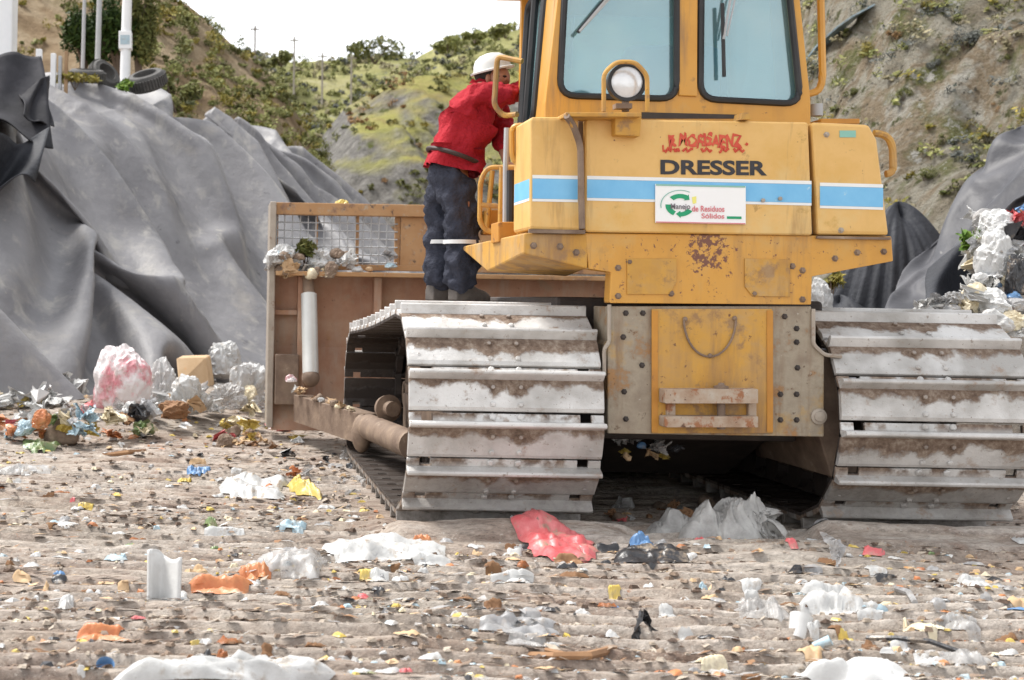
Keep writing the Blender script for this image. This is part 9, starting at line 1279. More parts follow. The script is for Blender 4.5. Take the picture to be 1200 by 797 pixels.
bx = MB(); bx.prism([P(568, 246, 8.35), P(606, 246, 8.35), P(606, 275, 8.35), P(566, 275, 8.35)], (0, .1, 0)); bx.build('step_box', M['orange'], dz, bevel=.008); bx = MB(); bx.prism([P(590, 200, 8.3), P(607, 200, 8.3), P(607, 246, 8.3), P(590, 246, 8.3)], (0, .04, 0)); bx.build('step_box', M['orange'], dz, bevel=.008)
rail('hose', [(594, 150, 7.3), (592.5, 196, 7.3), (592, 262, 7.3)], .015, 'grey_paint')
m = MB(); m.tube([P(598.5, 200, 7.28), P(598, 262, 7.28)], .022, 8); m.build('hose', M['rubber'], dz, smooth=True)
m = MB(); m.prism([P(584, 260, 7.2), P(604, 260, 7.2), P(606, 276, 7.2), P(584, 284, 7.2)], (0, .2, 0)); m.build('step_box', M['orange'], dz, bevel=.006)
m = MB(); m.cyl(P(957, 122, 7.1), P(957, 136, 7.1), .03, 12); m.build('filler_cap', M['grey_paint'], dz, smooth=True)
m = MB(); m.prism([P(962, 139, 7.0), P(1008, 139, 7.0), P(1008, 145, 7.0), P(962, 145, 7.0)], (0, .3, 0)); m.build('tank_lid', M['orange'], dz, bevel=.006)

# ---- blade
YBL = 10.95
zbT, zbB = P(400, 239, YBL).z, .10
bl0, bl1 = P(314, 350, YBL).x, 2*XC-P(314, 350, YBL).x
m = MB()
zr = P(420, 322, YBL).z; zm1, zm0 = P(400, 253, YBL).z, P(400, 312, YBL).z
sec = [(YBL+.02, zr), (YBL+.08, .75), (YBL+.02, .35), (YBL-.12, zbB), (YBL-.06, zbB), (YBL+.08, .35), (YBL+.14, .75), (YBL+.08, zr)]
m.prism([(bl0+.04, y, z) for y, z in sec], (bl1-bl0-.08, 0, 0)); blade = m.build('blade', M['blade'], dz, bevel=.006)
m = MB(); m.box((bl0, YBL-.14, zbB+.02), (bl0+.05, YBL+.30, zbT)); m.build('end_plate', M['blade_edge'], blade, bevel=.008)
m = MB(); m.box((bl1-.05, YBL-.14, zbB+.02), (bl1, YBL+.30, zbT)); m.build('end_plate', M['blade_edge'], blade, bevel=.008)
m = MB(); m.box((bl0+.051, YBL-.06, zm1), (bl1-.051, YBL+.04, zbT)); m.box((bl0+.051, YBL-.02, zm0-.03), (bl1-.051, YBL+.04, zm0+.015))
for px, w_ in ((323, .02), (371, .010), (419, .012), (466, .022), (495, .022)): x = P(px, 280, YBL).x; m.box((x-w_, YBL+.010, zm0+.015), (x+w_, YBL+.035, zm1))
m.build('top_frame', M['blade_tan'], blade, bevel=.005)
xm1 = P(466, 280, YBL).x
m = MB(); m.box((xm1+.023, YBL-.015, zm0+.016), (bl1-.06, YBL+.02, zm1-.002)); m.build('spill_plate', M['blade_tan'], blade)
m = MB()   # mesh guard
x = bl0+.06
while x < xm1-.03:
    m.tube([(x, YBL, zm0), (x, YBL, zm1)], .0055, 4); x += .062
z = zm0+.03
while z < zm1:
    m.tube([(bl0+.05, YBL, z), (xm1, YBL, z)], .0055, 4); z += .062
m.build('mesh_guard', M['grey_paint'], blade)
m = MB(); m.box((bl0+.051, YBL-.26, zr-.02), (bl1-.051, YBL+.019, zr+.015)); m.build('ledge', M['blade_tan'], blade, bevel=.005)
m = MB()
for px in (352, 440, 520): x = P(px, 400, YBL).x; m = MB(); m.box((x-.03, YBL-.12, .25), (x+.03, YBL+.07, zr-.021)); m.build('rib', M['blade'], blade, bevel=.006)
m = MB()
m.box((bl0+.051, YBL-.03, P(330, 366, YBL).z-.02), (P(352, 400, YBL).x-.031, YBL+.03, P(330, 366, YBL).z+.02))
m.build('rib', M['blade'], blade, bevel=.006)
m = MB(); x0 = bl0+.06; x1 = P(349, 400, YBL).x; m.box((x0, YBL-.20, P(330, 472, YBL).z), (x1, YBL-.121, P(330, 414, YBL).z)); m.build('corner_block', M['brown_steel'], blade, bevel=.008)
m = MB(); m.cyl(P(364, 438, 10.55), P(362, 345, 10.75), .062, 16); st_ = m.build('tilt_strut', M['chrome'], dz, smooth=True)
m = MB(); m.cyl(P(362, 349, 10.74), P(361, 322, 10.8), .045, 12); m.build('strut_joint', M['brown_steel'], st_, smooth=True)
m = MB(); m.ball(P(364, 443, 10.54), .07, 12, 8); m.build('strut_joint', M['brown_steel'], st_, smooth=True)
m = MB(); pa = [P(343, 462, 10.7), P(418, 484, 9.35), P(418, 520, 9.35), P(343, 494, 10.7)]
m.prism(pa, (.14, .03, 0)); m.build('push_arm', M['brown_steel'], dz, bevel=.02)
m = MB(); m.ball(P(424, 508, 9.25), .10, 14, 9, (.7, 1, 1.3)); m.cyl(P(432, 500, 9.2), P(484, 522, 8.1), .085, 16); m.lathe(P(452, 478, 9.0), (.3, -1, 0), [(0, .08), (.05, .09), (.06, .05), (.12, .05)], 18)
m.build('trunnion', M['brown_steel'], dz, smooth=True)

# ================================================================== PERSON
def skin_fig(name, J, E, root, mat, parent, sub=2, disp=0., dscale=.12):
    names = list(J); idx = {n: i for i, n in enumerate(names)}
    o0 = origin(parent) if parent else Vector((0, 0, 0))
    me = bpy.data.meshes.new(name); me.from_pydata([tuple(Vector(J[n][0])-o0) for n in names], [(idx[a], idx[b]) for a, b in E], [])
    me.materials.append(mat); o = bpy.data.objects.new(name, me); C.objects.link(o)
    if parent: o.parent = parent; ORG[o.name] = o0
    sk = o.modifiers.new('skin', 'SKIN'); sk.use_smooth_shade = True; sk.branch_smoothing = .6
    lay = me.skin_vertices[0].data
    for n in names:
        r = J[n][1]; lay[idx[n]].radius = r if isinstance(r, tuple) else (r, r)
        lay[idx[n]].use_root = (n == root)
    ss = o.modifiers.new('sub', 'SUBSURF'); ss.levels = sub; ss.render_levels = sub
    if disp:
        tx = bpy.data.textures.new(name+'_wrinkles', 'CLOUDS'); tx.noise_scale = dscale; tx.noise_depth = 3
        d = o.modifiers.new('wrinkles', 'DISPLACE'); d.texture = tx; d.strength = disp; d.texture_coords = 'LOCAL'
    return o
YM = 8.5
def m3(px, py, dy=0.): return P(px, py, YM+dy)
pr = thing('person', (P(520, 352, YM).x, YM, P(520, 352, YM).z), 'worker in red long sleeved shirt, dark trousers and white hard hat, leaning into the cab', 'person')
B = {
 'pelvis': (m3(529, 200), .09), 'waist': (m3(536, 174), .09), 'chest': (m3(557, 128), .13), 'collar': (m3(570, 104), .09),
 'neck': (m3(577, 100, -.02), .055), 'skull0': (m3(581, 95, -.03), .07), 'skull1': (m3(579, 86, -.03), .09), 'skull2': (m3(578, 78, -.03), .07), 'nose': (m3(592, 91, -.10), .014),
 'rsh': (m3(560, 110, -.17), .062), 'rel': (m3(596, 113, -.20), .044), 'rwr': (m3(615, 101, -.05), .030), 'rpalm': (m3(621, 97, -.03), .032),
 'lsh': (m3(577, 108, .15), .062), 'lel': (m3(588, 150, .12), .044), 'lwr': (m3(592, 184, -.1), .030), 'lpalm': (m3(594, 193, -.14), .030),
 'rhip': (m3(536, 212, -.08), .09), 'rkn': (m3(542, 275, -.10), .065), 'ran': (m3(538, 336, -.06), .03), 'rhe': (m3(535, 342, -.06), .025), 'rtoe': (m3(548, 345, .0), .02),
 'lhip': (m3(520, 210, .10), .09), 'lkn': (m3(520, 275, .12), .065), 'lan': (m3(513, 336, .10), .03), 'lhe': (m3(510, 342, .10), .025), 'ltoe': (m3(522, 345, .16), .02)}
Eb = [('pelvis', 'waist'), ('waist', 'chest'), ('chest', 'collar'), ('collar', 'neck'), ('neck', 'skull0'), ('skull0', 'skull1'), ('skull1', 'skull2'), ('skull1', 'nose'),
 ('collar', 'rsh'), ('rsh', 'rel'), ('rel', 'rwr'), ('rwr', 'rpalm'), ('collar', 'lsh'), ('lsh', 'lel'), ('lel', 'lwr'), ('lwr', 'lpalm'),
 ('pelvis', 'rhip'), ('rhip', 'rkn'), ('rkn', 'ran'), ('ran', 'rhe'), ('ran', 'rtoe'), ('pelvis', 'lhip'), ('lhip', 'lkn'), ('lkn', 'lan'), ('lan', 'lhe'), ('lan', 'ltoe')]
def fingers(base, d, side, nrm):
    d = Vector(d).normalized(); side = Vector(side).normalized(); nrm = Vector(nrm).normalized()
    for i, l in enumerate((.065, .075, .07, .055)):
        k = '%s_f%d' % (base, i); b0 = Vector(B[base][0])+side*(i-1.5)*.019+d*.03
        B[k+'a'] = (b0, .010); B[k+'b'] = (b0+d*l*.5+nrm*.008, .0095); B[k+'c'] = (b0+d*l*.75+nrm*.035, .008)
        Eb.extend([(base, k+'a'), (k+'a', k+'b'), (k+'b', k+'c')])
    k = base+'_t'; b0 = Vector(B[base][0])-side*.03; B[k+'a'] = (b0, .011); B[k+'b'] = (b0-side*.025+d*.03+nrm*.02, .010); B[k+'c'] = (b0-side*.025+d*.05+nrm*.04, .008)
    Eb.extend([(base, k+'a'), (k+'a', k+'b'), (k+'b', k+'c')])
fingers('rpalm', (.8, .2, .5), (0, 1, .2), (.3, .2, -.8)); fingers('lpalm', (.3, -.3, -.8), (0, 1, -.3), (.9, .1, .2))
skin_fig('body', B, Eb, 'pelvis', M['skin'], pr, 2)
S = {'hem': (m3(536, 174), (.140, .155)), 'waist': (m3(537, 170), (.155, .165)), 'mid': (m3(547, 147), (.165, .18)), 'chest': (m3(558, 124), (.165, .19)), 'collar': (m3(570, 104), (.115, .14)), 'neckh': (m3(575, 97, -.02), .068),
 'rsh': (m3(559, 109, -.17), .088), 'ru': (m3(579, 112, -.21), .080), 'rel': (m3(597, 113, -.20), .072), 'rf': (m3(607, 107, -.12), .06), 'rcuff': (m3(613, 102, -.06), .047),
 'lsh': (m3(577, 108, .14), .085), 'lu': (m3(583, 130, .15), .078), 'lel': (m3(588, 152, .12), .070), 'lcuff': (m3(591, 180, -.06), .048)}
Es = [('hem', 'waist'), ('waist', 'mid'), ('mid', 'chest'), ('chest', 'collar'), ('collar', 'neckh'), ('chest', 'rsh'), ('rsh', 'ru'), ('ru', 'rel'), ('rel', 'rf'), ('rf', 'rcuff'), ('chest', 'lsh'), ('lsh', 'lu'), ('lu', 'lel'), ('lel', 'lcuff')]
skin_fig('shirt', S, Es, 'waist', M['shirt'], pr, 3, .09, .085)
T = {'top': (m3(533, 184), (.158, .168)), 'seat': (m3(527, 205), (.165, .175)),
 'rhip': (m3(536, 222, -.08), .132), 'rth': (m3(540, 250, -.09), .117), 'rkn': (m3(543, 277, -.10), .106), 'rca': (m3(541, 310, -.08), .108), 'rhem': (m3(537, 345, -.06), .106),
 'lhip': (m3(519, 220, .09), .132), 'lth': (m3(519, 248, .11), .117), 'lkn': (m3(520, 276, .12), .106), 'lca': (m3(516, 310, .11), .108), 'lhem': (m3(511, 344, .10), .112)}
Et = [('top', 'seat'), ('seat', 'rhip'), ('rhip', 'rth'), ('rth', 'rkn'), ('rkn', 'rca'), ('rca', 'rhem'), ('seat', 'lhip'), ('lhip', 'lth'), ('lth', 'lkn'), ('lkn', 'lca'), ('lca', 'lhem')]
trs = skin_fig('trousers', T, Et, 'seat', M['trousers'], pr, 3, .11, .085)
m = MB()
cc = [m3(533, 185)+Vector((math.cos(a)*.163, math.sin(a)*.173, -.055*math.cos(a))) for a in [2*math.pi*i/28 for i in range(28)]]
for i in range(28):
    pass
m.tube(cc, .015, 8, closed=True); m.build('belt', M['leather'], pr, smooth=True)
for cx, cy, dy, rr in ((542, 284, -.10, .118), (519.5, 284, .12, .118)):
    m = MB(); c0 = m3(cx, cy, dy); n = 24
    for z0 in (0,):
        vs = []; fs = []
        for i in range(n):
            a = 2*math.pi*i/n
            for zz in (-.012, .012): vs.append(c0+Vector((rr*math.cos(a), rr*math.sin(a), zz)))
        for i in range(n): j = (i+1) % n; fs.append((2*i, 2*j, 2*j+1, 2*i+1))
        m.add(vs, fs)
    m.build('reflective_band', M['reflect'], trs, smooth=True, fix=False)
for hx, tx, dy in ((530, 556, -.06), (503, 529, .10)):
    h0, t0 = m3(hx, 350, dy), m3(tx, 351, dy+.10); dd = (t0-h0).normalized(); sd_ = Vector((-dd.y, dd.x, 0)); m = MB(); vs = []; fs = []
    prfb = [(0, .040, .085), (.04, .046, .10), (.12, .046, .10), (.18, .050, .07), (.24, .050, .055), (.285, .036, .035)]
    for d_, hw, ht in prfb:
        for a, z in ((-1, -.01), (1, -.01), (1, ht*.6), (.6, ht), (-.6, ht), (-1, ht*.6)): vs.append(h0+dd*d_+sd_*hw*a+Vector((0, 0, z)))
    for i in range(len(prfb)-1):
        for k in range(6): l = (k+1) % 6; fs.append((i*6+k, i*6+l, (i+1)*6+l, (i+1)*6+k))
    fs.append(tuple(range(6))); fs.append(tuple(30+k for k in range(6))); m.add(vs, fs)
    m.build('boot', M['boot'], pr, smooth=True, bevel=.006)
hc = m3(577, 82, -.03); ax = Vector((-.22, -.05, .97)).normalized()
m = MB(); m.lathe(hc, ax, [(-.010, .134), (.0, .136), (.006, .116), (.04, .109), (.072, .092), (.094, .060), (.103, .02)], 28)
m.build('hard_hat', M['helmet'], pr, smooth=True)
m = MB(); m.ball(m3(574, 86, -.02), .098, 14, 9, (1, 1, .9)); m.build('hair', M['hair'], pr, smooth=True)
m = MB(); m.ball(m3(584, 92, -.075), .072, 14, 9, (1, 1, 1.1)); m.ball(m3(592, 93, -.125), .018, 8, 6); m.ball(m3(572, 92, -.115), .02, 8, 6, (.8, .5, 1.4))
m.build('face', M['skin'], pr, smooth=True)
m = MB()
for ex in (583, 591): m.ball(m3(ex, 89.5, -.138), .011, 8, 6, (1.4, 1, .7))
m.ball(m3(588, 98, -.135), .014, 8, 6, (1.4, .8, .4))
m.build('eye', M['hair'], pr, smooth=True)

# ================================================================== LEFT CREST: posts, poles, tyres, trees
def simple(name, label, cat, mat, fn, at, group=None, smooth=False, bevel=0):
    m = MB(); fn(m); o = m.build(name, mat, None, smooth=smooth, bevel=bevel, at=at); return tag(o, label, cat, group)
def pole_thing(name, px0, py0, px1, py1, Y, r, mat, label, group=None, extra=None):
    a, b_ = P(px0, py0, Y), P(px1, py1, Y); t = thing(name, a, label, 'pole', group)
    m = MB(); m.tube([a-Vector((0, 0, .8)), a.lerp(b_, .5), b_], r, 10, taper=[1.1, 1, .85]); m.build('shaft', mat, t, smooth=True)
    if extra: extra(t)
    return t
def signbox(t):
    m = MB(); m.prism([P(139, 36, 23.9), P(154, 36, 23.9), P(154, 57, 23.9), P(139, 57, 23.9)], (0, .25, 0)); k = m.build('junction_box', M['white_paint'], t, bevel=.01)
    m = MB(); m.prism([P(141, 41, 23.895), P(152, 41, 23.895), P(152, 52, 23.895), P(141, 52, 23.895)], (0, .003, 0)); m.build('box_marking', M['p_skyblue'], k)
pole_thing('lamp_pole', 146, 95, 151, -60, 24.0, .085, M['white_paint'], 'white pole with a small blue and white box standing beside the dark trees', None, signbox)
pole_thing('slim_pole', 114, 68, 119, -60, 26, .05, M['grey_paint'], 'slim grey pole in front of the dark trees, without a box')
pole_thing('slim_pole', 97, 60, 101, -60, 27, .035, M['grey_paint'], 'thinnest grey pole, left of the dark trees')
simple('white_column', 'broad white column rising above the black flap in the left corner', 'column', M['white_paint'], lambda m: m.box((P(-40, 0, 19).x, 19, 2.5), (P(15, 0, 19).x, 19.5, 8.5)), P(-10, 150, 19), bevel=.03)
for i, (px, y0, y1, wd, lab, mt) in enumerate(((47, 58, 95, 7, 'broad white fence post next to the black flap', 'white_paint'), (64, 63, 98, 6, 'second white fence post from the black flap', 'white_paint'), (72, 66, 98, 4, 'thin pale fence post leaning by the second white post', 'grey_paint'), (79, 60, 100, 4, 'brown timber fence post between white posts and tyres', 'wood_post'))):
    simple('fence_post', lab, 'post', M[mt], lambda m: m.box((P(px-wd/2, 0, 20.5).x, 20.45, P(px, y1, 20.5).z-.5), (P(px+wd/2, 0, 20.5).x, 20.55, P(px, y0, 20.5).z)), P(px, y1, 20.5), 'fence posts on the left mound', bevel=.01)
def tyre(c, ax, R_, r_, label):
    c = Vector(c); t = thing('tyre', c, label, 'tyre', 'old tyres on the left mound'); m = MB()
    m.lathe(c-Vector(ax).normalized()*r_, ax, [(0, R_*.62), (r_*.1, R_*.70), (r_*.05, R_*.86), (r_*.3, R_*.97), (r_*.6, R_), (r_*1.4, R_), (r_*1.7, R_*.97), (r_*1.95, R_*.86), (r_*1.9, R_*.70), (r_*2, R_*.62), (r_*1.7, R_*.58), (r_*1., R_*.66), (r_*.3, R_*.58), (0, R_*.62)], 36)
    me = m; me.f = [f for f in me.f if len(f) < 10]; me.m = me.m[:len(me.f)]
    m.build('tread', M['tyre'], t, smooth=True)
    g = MB()
    for k in range(40):
        a = 2*math.pi*k/40; A = Vector(ax).normalized(); u = A.orthogonal().normalized(); v = A.cross(u)
        q = c+(u*math.cos(a)+v*math.sin(a))*R_*.995; dn = (u*math.cos(a)+v*math.sin(a)); tg = A.cross(dn)
        g.prism([q-A*r_*.6-tg*.012, q+A*r_*.6-tg*.012, q+A*r_*.6+tg*.012, q-A*r_*.6+tg*.012], dn*.02)
    g.build('tread_block', M['tyre'], t)
    return t
tyre(P(172, 95, 22.0), (-.25, -.40, .88), .31, .13, 'old black tyre lying tilted on the mound edge, right of the white pole')
tyre(P(102, 89, 21.5), (.05, -.22, .97), .28, .10, 'old tyre lying flat among rubble left of the white pole')
tyre(P(122, 88, 22.3), (.6, -.55, .5), .26, .10, 'old tyre leaning on the flat one, just left of the white pole')
for i, (px, py, rx, rz, seed) in enumerate(((97, 84, .45, 1.3, 1), (120, 84, .55, 1.6, 2), (162, 86, .45, 1.9, 3), (138, 84, .5, 1.5, 4))):
    plant('bushy_tree', P(px, py, 28.5), (rx, rx, rz*.85), 2600, .06, M['leaf_dark'] if i != 2 else M['leaf_olive'],
          ['dark shrubby tree farthest left behind the tyres', 'dark shrubby tree behind the slim grey pole', 'olive shrubby tree right of the white pole', 'dark shrubby tree between the slim pole and the white pole'][i], 'tree', 'trees behind the left mound', seed=seed)
plant('weed', P(146, 108, 21.6), (.16, .16, .16), 160, .05, M['leaf_bright'], 'small bright green weed growing between the two tyres', 'weed', seed=31)
plant('weed', P(88, 98, 20.6), (.35, .3, .16), 260, .05, M['leaf_yellow'], 'yellow dry weed tuft beside the brown fence post', 'weed', seed=32)
plant('weed', P(206, 125, 23.5), (.5, .5, .5), 500, .07, M['leaf_olive'], 'olive bush behind the tyre at the end of the grey tarp', 'bush', seed=33)

for i, (px, y0, y1, Y, lab) in enumerate(((299, 92, 30, 60, 'tallest utility pole on the skyline, left of the others'), (345, 70, 43, 120, 'short utility pole second from the left on the skyline'), (378, 82, 62, 120, 'small utility pole at the middle of the skyline'), (412, 86, 64, 118, 'pale utility pole just left of the dark skyline tree'), (222, 62, 18, 47, 'thin utility pole standing on the tan soil hill'))):
    a, b_ = P(px, y0, Y), P(px, y1, Y); t = thing('utility_pole', a, lab, 'pole', 'utility poles on the skyline'); m = MB()
    m.tube([a-Vector((0, 0, 3)), b_], .0008*Y, 6); m.build('shaft', M['wood_pole'], t)
    m = MB(); m.box((b_.x-.0035*Y, Y-.001*Y, b_.z-.0030*Y), (b_.x+.0035*Y, Y+.001*Y, b_.z-.0022*Y)); m.build('crossarm', M['wood_pole'], t)
for i, (px, py, rz, lab) in enumerate(((440, 66, 3.6, 'round dark tree on the skyline right of the pale utility pole'), (556, 42, 2.2, 'small spiky tree on the skyline hump above the worker'), (524, 52, 2.4, 'small tree on the skyline slope left of the hump'), (592, 36, 2.5, 'small skyline tree beside the cab'), (330, 70, 2.2, 'low skyline tree beside the tallest utility pole'))):
    plant('skyline_tree', P(px, py+8, 150), (rz*.8 if i else 3.6, 3, rz*.62), 700, .28, M['leaf_olive'] if i in (0, 4) else M['leaf_moss'], lab, 'tree', 'trees on the skyline', seed=50+i)

# bushes one can tell apart on the right hillside
def hill_hit(px, py):
    for Y in np.arange(18, 90, .12):
        p = P(px, py, Y)
        if float(hr(np.array([p.x]), np.array([Y]))[0]) > p.z: return p
    return P(px, py, 40)
RB = [(1016, 62, 15, 'leaf_yellow', 'round yellow-green bush on the right hillside, nearest the cab'), (1131, 44, 20, 'leaf_grey', 'blue-grey bush high on the right hillside'), (1088, 8, 14, 'leaf_yellow', 'yellow bush at the top edge of the right hillside'),
      (1110, 165, 13, 'leaf_olive', 'olive bush just above the right grey tarp'), (1166, 130, 12, 'leaf_rust', 'orange-brown bush above the right grey tarp near the edge'), (1048, 42, 14, 'leaf_rust', 'rusty bush high on the hillside beside the yellow-green one'),
      (1140, 150, 13, 'leaf_yellow', 'yellow bush between the olive and orange-brown bushes'), (1180, 70, 13, 'leaf_olive', 'olive bush at the right edge below the blue-grey bush'), (1060, 110, 12, 'leaf_olive', 'olive bush on the middle of the right hillside'),
      (1000, 110, 12, 'leaf_olive', 'olive bush behind the right tank handle'), (1085, 205, 12, 'leaf_olive', 'olive bush behind the dark pleated tarp'), (1095, 75, 11, 'leaf_grey', 'pale grey bush below the blue-grey bush')]
for i, (px, py, r, mt, lab) in enumerate(RB):
    p = hill_hit(px, py+r*.6); q = r/F*p.y
    plant('bush', p, (q, q, q*1.1), 1100, q*.085, M[mt], lab, 'bush', 'bushes on the right hillside', seed=70+i)
pq = hill_hit(975, 60)
def strip_fn(m):
    pts = [hill_hit(946, 92), hill_hit(962, 72), hill_hit(985, 52), hill_hit(1003, 40)]; n = len(pts); vs = []
    for p in pts: vs += [p+Vector((-.18, -.25, .30)), p+Vector((.22, -.25, .52))]
    m.add(vs, [(2*i, 2*i+1, 2*i+3, 2*i+2) for i in range(n-1)])
o = simple('drain_sheet', 'pale blue-grey plastic sheet strip lying up the hillside beside the cab', 'sheet', M['p_skyblue'], strip_fn, pq)
so_ = o.modifiers.new('thickness', 'SOLIDIFY'); so_.thickness = .03

# ================================================================== LITTER
def creases(Pn, seed, n, dims):
    """piecewise flat folds: a sum of |distance to random planes|, zero mean, unit spread"""
    rs = np.random.RandomState(seed % (2**31)); h = 0
    for k in range(n):
        d = rs.normal(size=dims); d /= np.linalg.norm(d); c = rs.uniform(-.8, .8)
        h = h + rs.choice([-1, 1, 1])*np.abs(Pn@d-c)*rs.uniform(.4, 1.)
    return (h-h.mean())/(h.std()+1e-6)
def finish(name, v, f, mat, at, label, cat, group, smooth):
    m = MB(); m.add(v.tolist(), f)
    o = m.build(name, M[mat] if isinstance(mat, str) else mat, None, at=at, fix=False)
    if smooth: o.data.polygons.foreach_set('use_smooth', [True]*len(o.data.polygons))
    return tag(o, label, cat, group)
def gridfaces(n, m_): return [(i*m_+j, i*m_+j+1, (i+1)*m_+j+1, (i+1)*m_+j) for i in range(n-1) for j in range(m_-1)]
def sheet(name, c, wx, wy, hz, seed, mat, label, cat, group=None, n=30, onground=True, rot=0., up=None):
    """a crumpled piece of film: ragged outline, sharp folds, lying on the ground"""
    a = np.linspace(-1, 1, n); U, V = np.meshgrid(a, a, indexing='ij')
    k = np.maximum(np.abs(U), np.abs(V)); rr = np.hypot(U, V)+1e-6; f = k/rr
    U1, V1 = U*(f*.75+.25), V*(f*.75+.25); ang = np.arctan2(V1, U1)
    out = .60+.8*vn(np.cos(ang)*1.3+5, np.sin(ang)*1.3+5, seed)+.42*(vn(np.cos(ang)*3+9, np.sin(ang)*3+9, seed+1)-.5)+.06*(vn(np.cos(ang)*9+9, np.sin(ang)*9+9, seed+2)-.5)
    U1, V1 = U1*out, V1*out
    Pn = np.stack([U1.ravel(), V1.ravel()], -1)
    h = creases(Pn, seed+5, 4, 2)*.35+.9*(ridge(Pn[:, 0]*1.5+seed%11+.5*Pn[:, 1], Pn[:, 1]*1.1, seed+6, 3)-.45)/.2*.5+  .26*(ridge(Pn[:, 0]*4+seed%7, Pn[:, 1]*4, seed+7, 3)-.45)/.2*.5
    h = (np.clip(h+.75, 0, 3)).reshape(n, n)
    h = hz*h*.40*(1-.93*k**4)+.004
    x0 = U1*wx+wx*.03*creases(Pn, seed+11, 9, 2).reshape(n, n); y0 = V1*wy+wy*.03*creases(Pn, seed+12, 9, 2).reshape(n, n)
    x = x0*math.cos(rot)-y0*math.sin(rot); y = x0*math.sin(rot)+y0*math.cos(rot)
    X = c[0]+x; Yv = c[1]+y; Z = (gh(X, Yv) if onground else np.full_like(X, c[2]))+h
    base = (c[0], c[1], ghs(c[0], c[1]) if onground else c[2])
    return finish(name, np.stack([X, Yv, Z], -1).reshape(-1, 3), gridfaces(n, n), mat, base, label, cat, group, True)
def wad(name, c, sx, sz, seed, mat, label, cat, group=None, n=13, folds=6):
    """film or paper folded over on itself several times"""
    rs = np.random.RandomState(seed % (2**31)); a = np.linspace(-1, 1, n); U, V = np.meshgrid(a, a*rs.uniform(.5, 1.), indexing='ij')
    ang = np.arctan2(V, U); out = .8+.5*(vn(np.cos(ang)*2+3, np.sin(ang)*2+3, seed)-.3)
    p = np.stack([U*out, V*out, .12*(vn(U*3+seed, V*3, seed)-.5)], -1).reshape(-1, 3)
    for k in range(folds):
        nn = rs.normal(size=3); nn /= np.linalg.norm(nn); d0 = rs.uniform(-.25, .35); ax = np.cross(nn, rs.normal(size=3)); ax /= np.linalg.norm(ax)
        d = p@nn-d0; msk = d > 0; an = rs.uniform(.7, 2.3)*rs.choice([-1, 1]); q = p[msk]-nn*d0
        p[msk] = nn*d0 + q*math.cos(an)+np.cross(ax, q)*math.sin(an)+np.outer(q@ax, ax)*(1-math.cos(an))
    p = p-p.mean(0); p = p/(np.abs(p).max(0)+1e-6)
    p = p+(.06 if n < 20 else .012)*rs.normal(size=p.shape)
    z = (p[:, 2]-p[:, 2].min())*.5
    v = np.stack([c[0]+p[:, 0]*sx, c[1]+p[:, 1]*sx, c[2]+z*sz], -1)
    return finish(name, v, gridfaces(n, n), mat, c, label, cat, group, n > 20)
_ICO = {}
def vn3(p, s):
    i = np.floor(p).astype(np.int64); f = p-i; f = f*f*(3-2*f); r = 0
    for a in (0, 1):
        for b in (0, 1):
            for c in (0, 1):
                w_ = (f[:, 0] if a else 1-f[:, 0])*(f[:, 1] if b else 1-f[:, 1])*(f[:, 2] if c else 1-f[:, 2])
                r = r+w_*_h(i[:, 0]+a, i[:, 1]+b, i[:, 2]+c, s)
    return r
def rid3(p, s): return 1-np.abs(2*vn3(p, s)-1)*1.6
def ico(sub):
    if sub not in _ICO:
        bm = bmesh.new(); bmesh.ops.create_icosphere(bm, subdivisions=sub, radius=1.0)
        _ICO[sub] = (np.array([v.co[:] for v in bm.verts]), [tuple(v.index for v in f.verts) for f in bm.faces]); bm.free()
    return _ICO[sub]
def bag(name, c, sx, sy, sz, seed, mat, label, cat, group=None, rot=0., sub=5, crum=.30):
    V, F_ = ico(sub)
    r = .80+crum*(.42*creases(V, seed, 5, 3)+.24*creases(V, seed+1, 14, 3)+.12*creases(V, seed+2, 40, 3))
    o_ = np.array([seed % 17*1.7, seed % 23*1.3, seed % 29*.9]); wv = V+.25*np.stack([vn3(V*2+o_, 1), vn3(V*2+o_, 2), vn3(V*2+o_, 3)], -1)
    r = r+crum*(.75*(vn3(V*1.25+o_, seed)-.5)*1.6+.42*(rid3(wv*2.3+o_, seed+1)-.3)+.26*(rid3(wv*5+o_, seed+2)-.3)+.13*(rid3(wv*10+o_, seed+3)-.3))
    r = np.clip(r, .30, 1.7); W = V*r[:, None]
    W = W*(1+.12*creases(V, seed+3, 3, 3)[:, None]*np.array([1, 1, .5]))
    W[:, 2] = np.where(W[:, 2] < -.35, -.35+(W[:, 2]+.35)*.25, W[:, 2])
    x = W[:, 0]*sx; y = W[:, 1]*sy; z = (W[:, 2]+.40)*sz
    ca, sa = math.cos(rot), math.sin(rot)
    return finish(name, np.stack([c[0]+x*ca-y*sa, c[1]+x*sa+y*ca, c[2]+z], -1), F_, mat, c, label, cat, group, sub < 4 or sub > 5)
def GG(px, py):
    p = G(px, py)
    for _ in range(3): p = G(px, py, ghs(p.x, p.y))
    return p
def flat(name, px, py, wpx, hpx, mat, label, cat='plastic', hz=.04, seed=1, rot=0.):
    """hpx: height in the picture of the piece's footprint plus its rise"""
    p = GG(px, py+hpx*.2); k = p.y/F; wx = wpx*k*.47; gy = max(.03, (hpx*k-hz*.5)*.5*p.y/1.0*.85)
    return sheet(name, p, wx, min(gy, wx*2.2+.1), hz, seed, mat, label, cat, rot=rot)

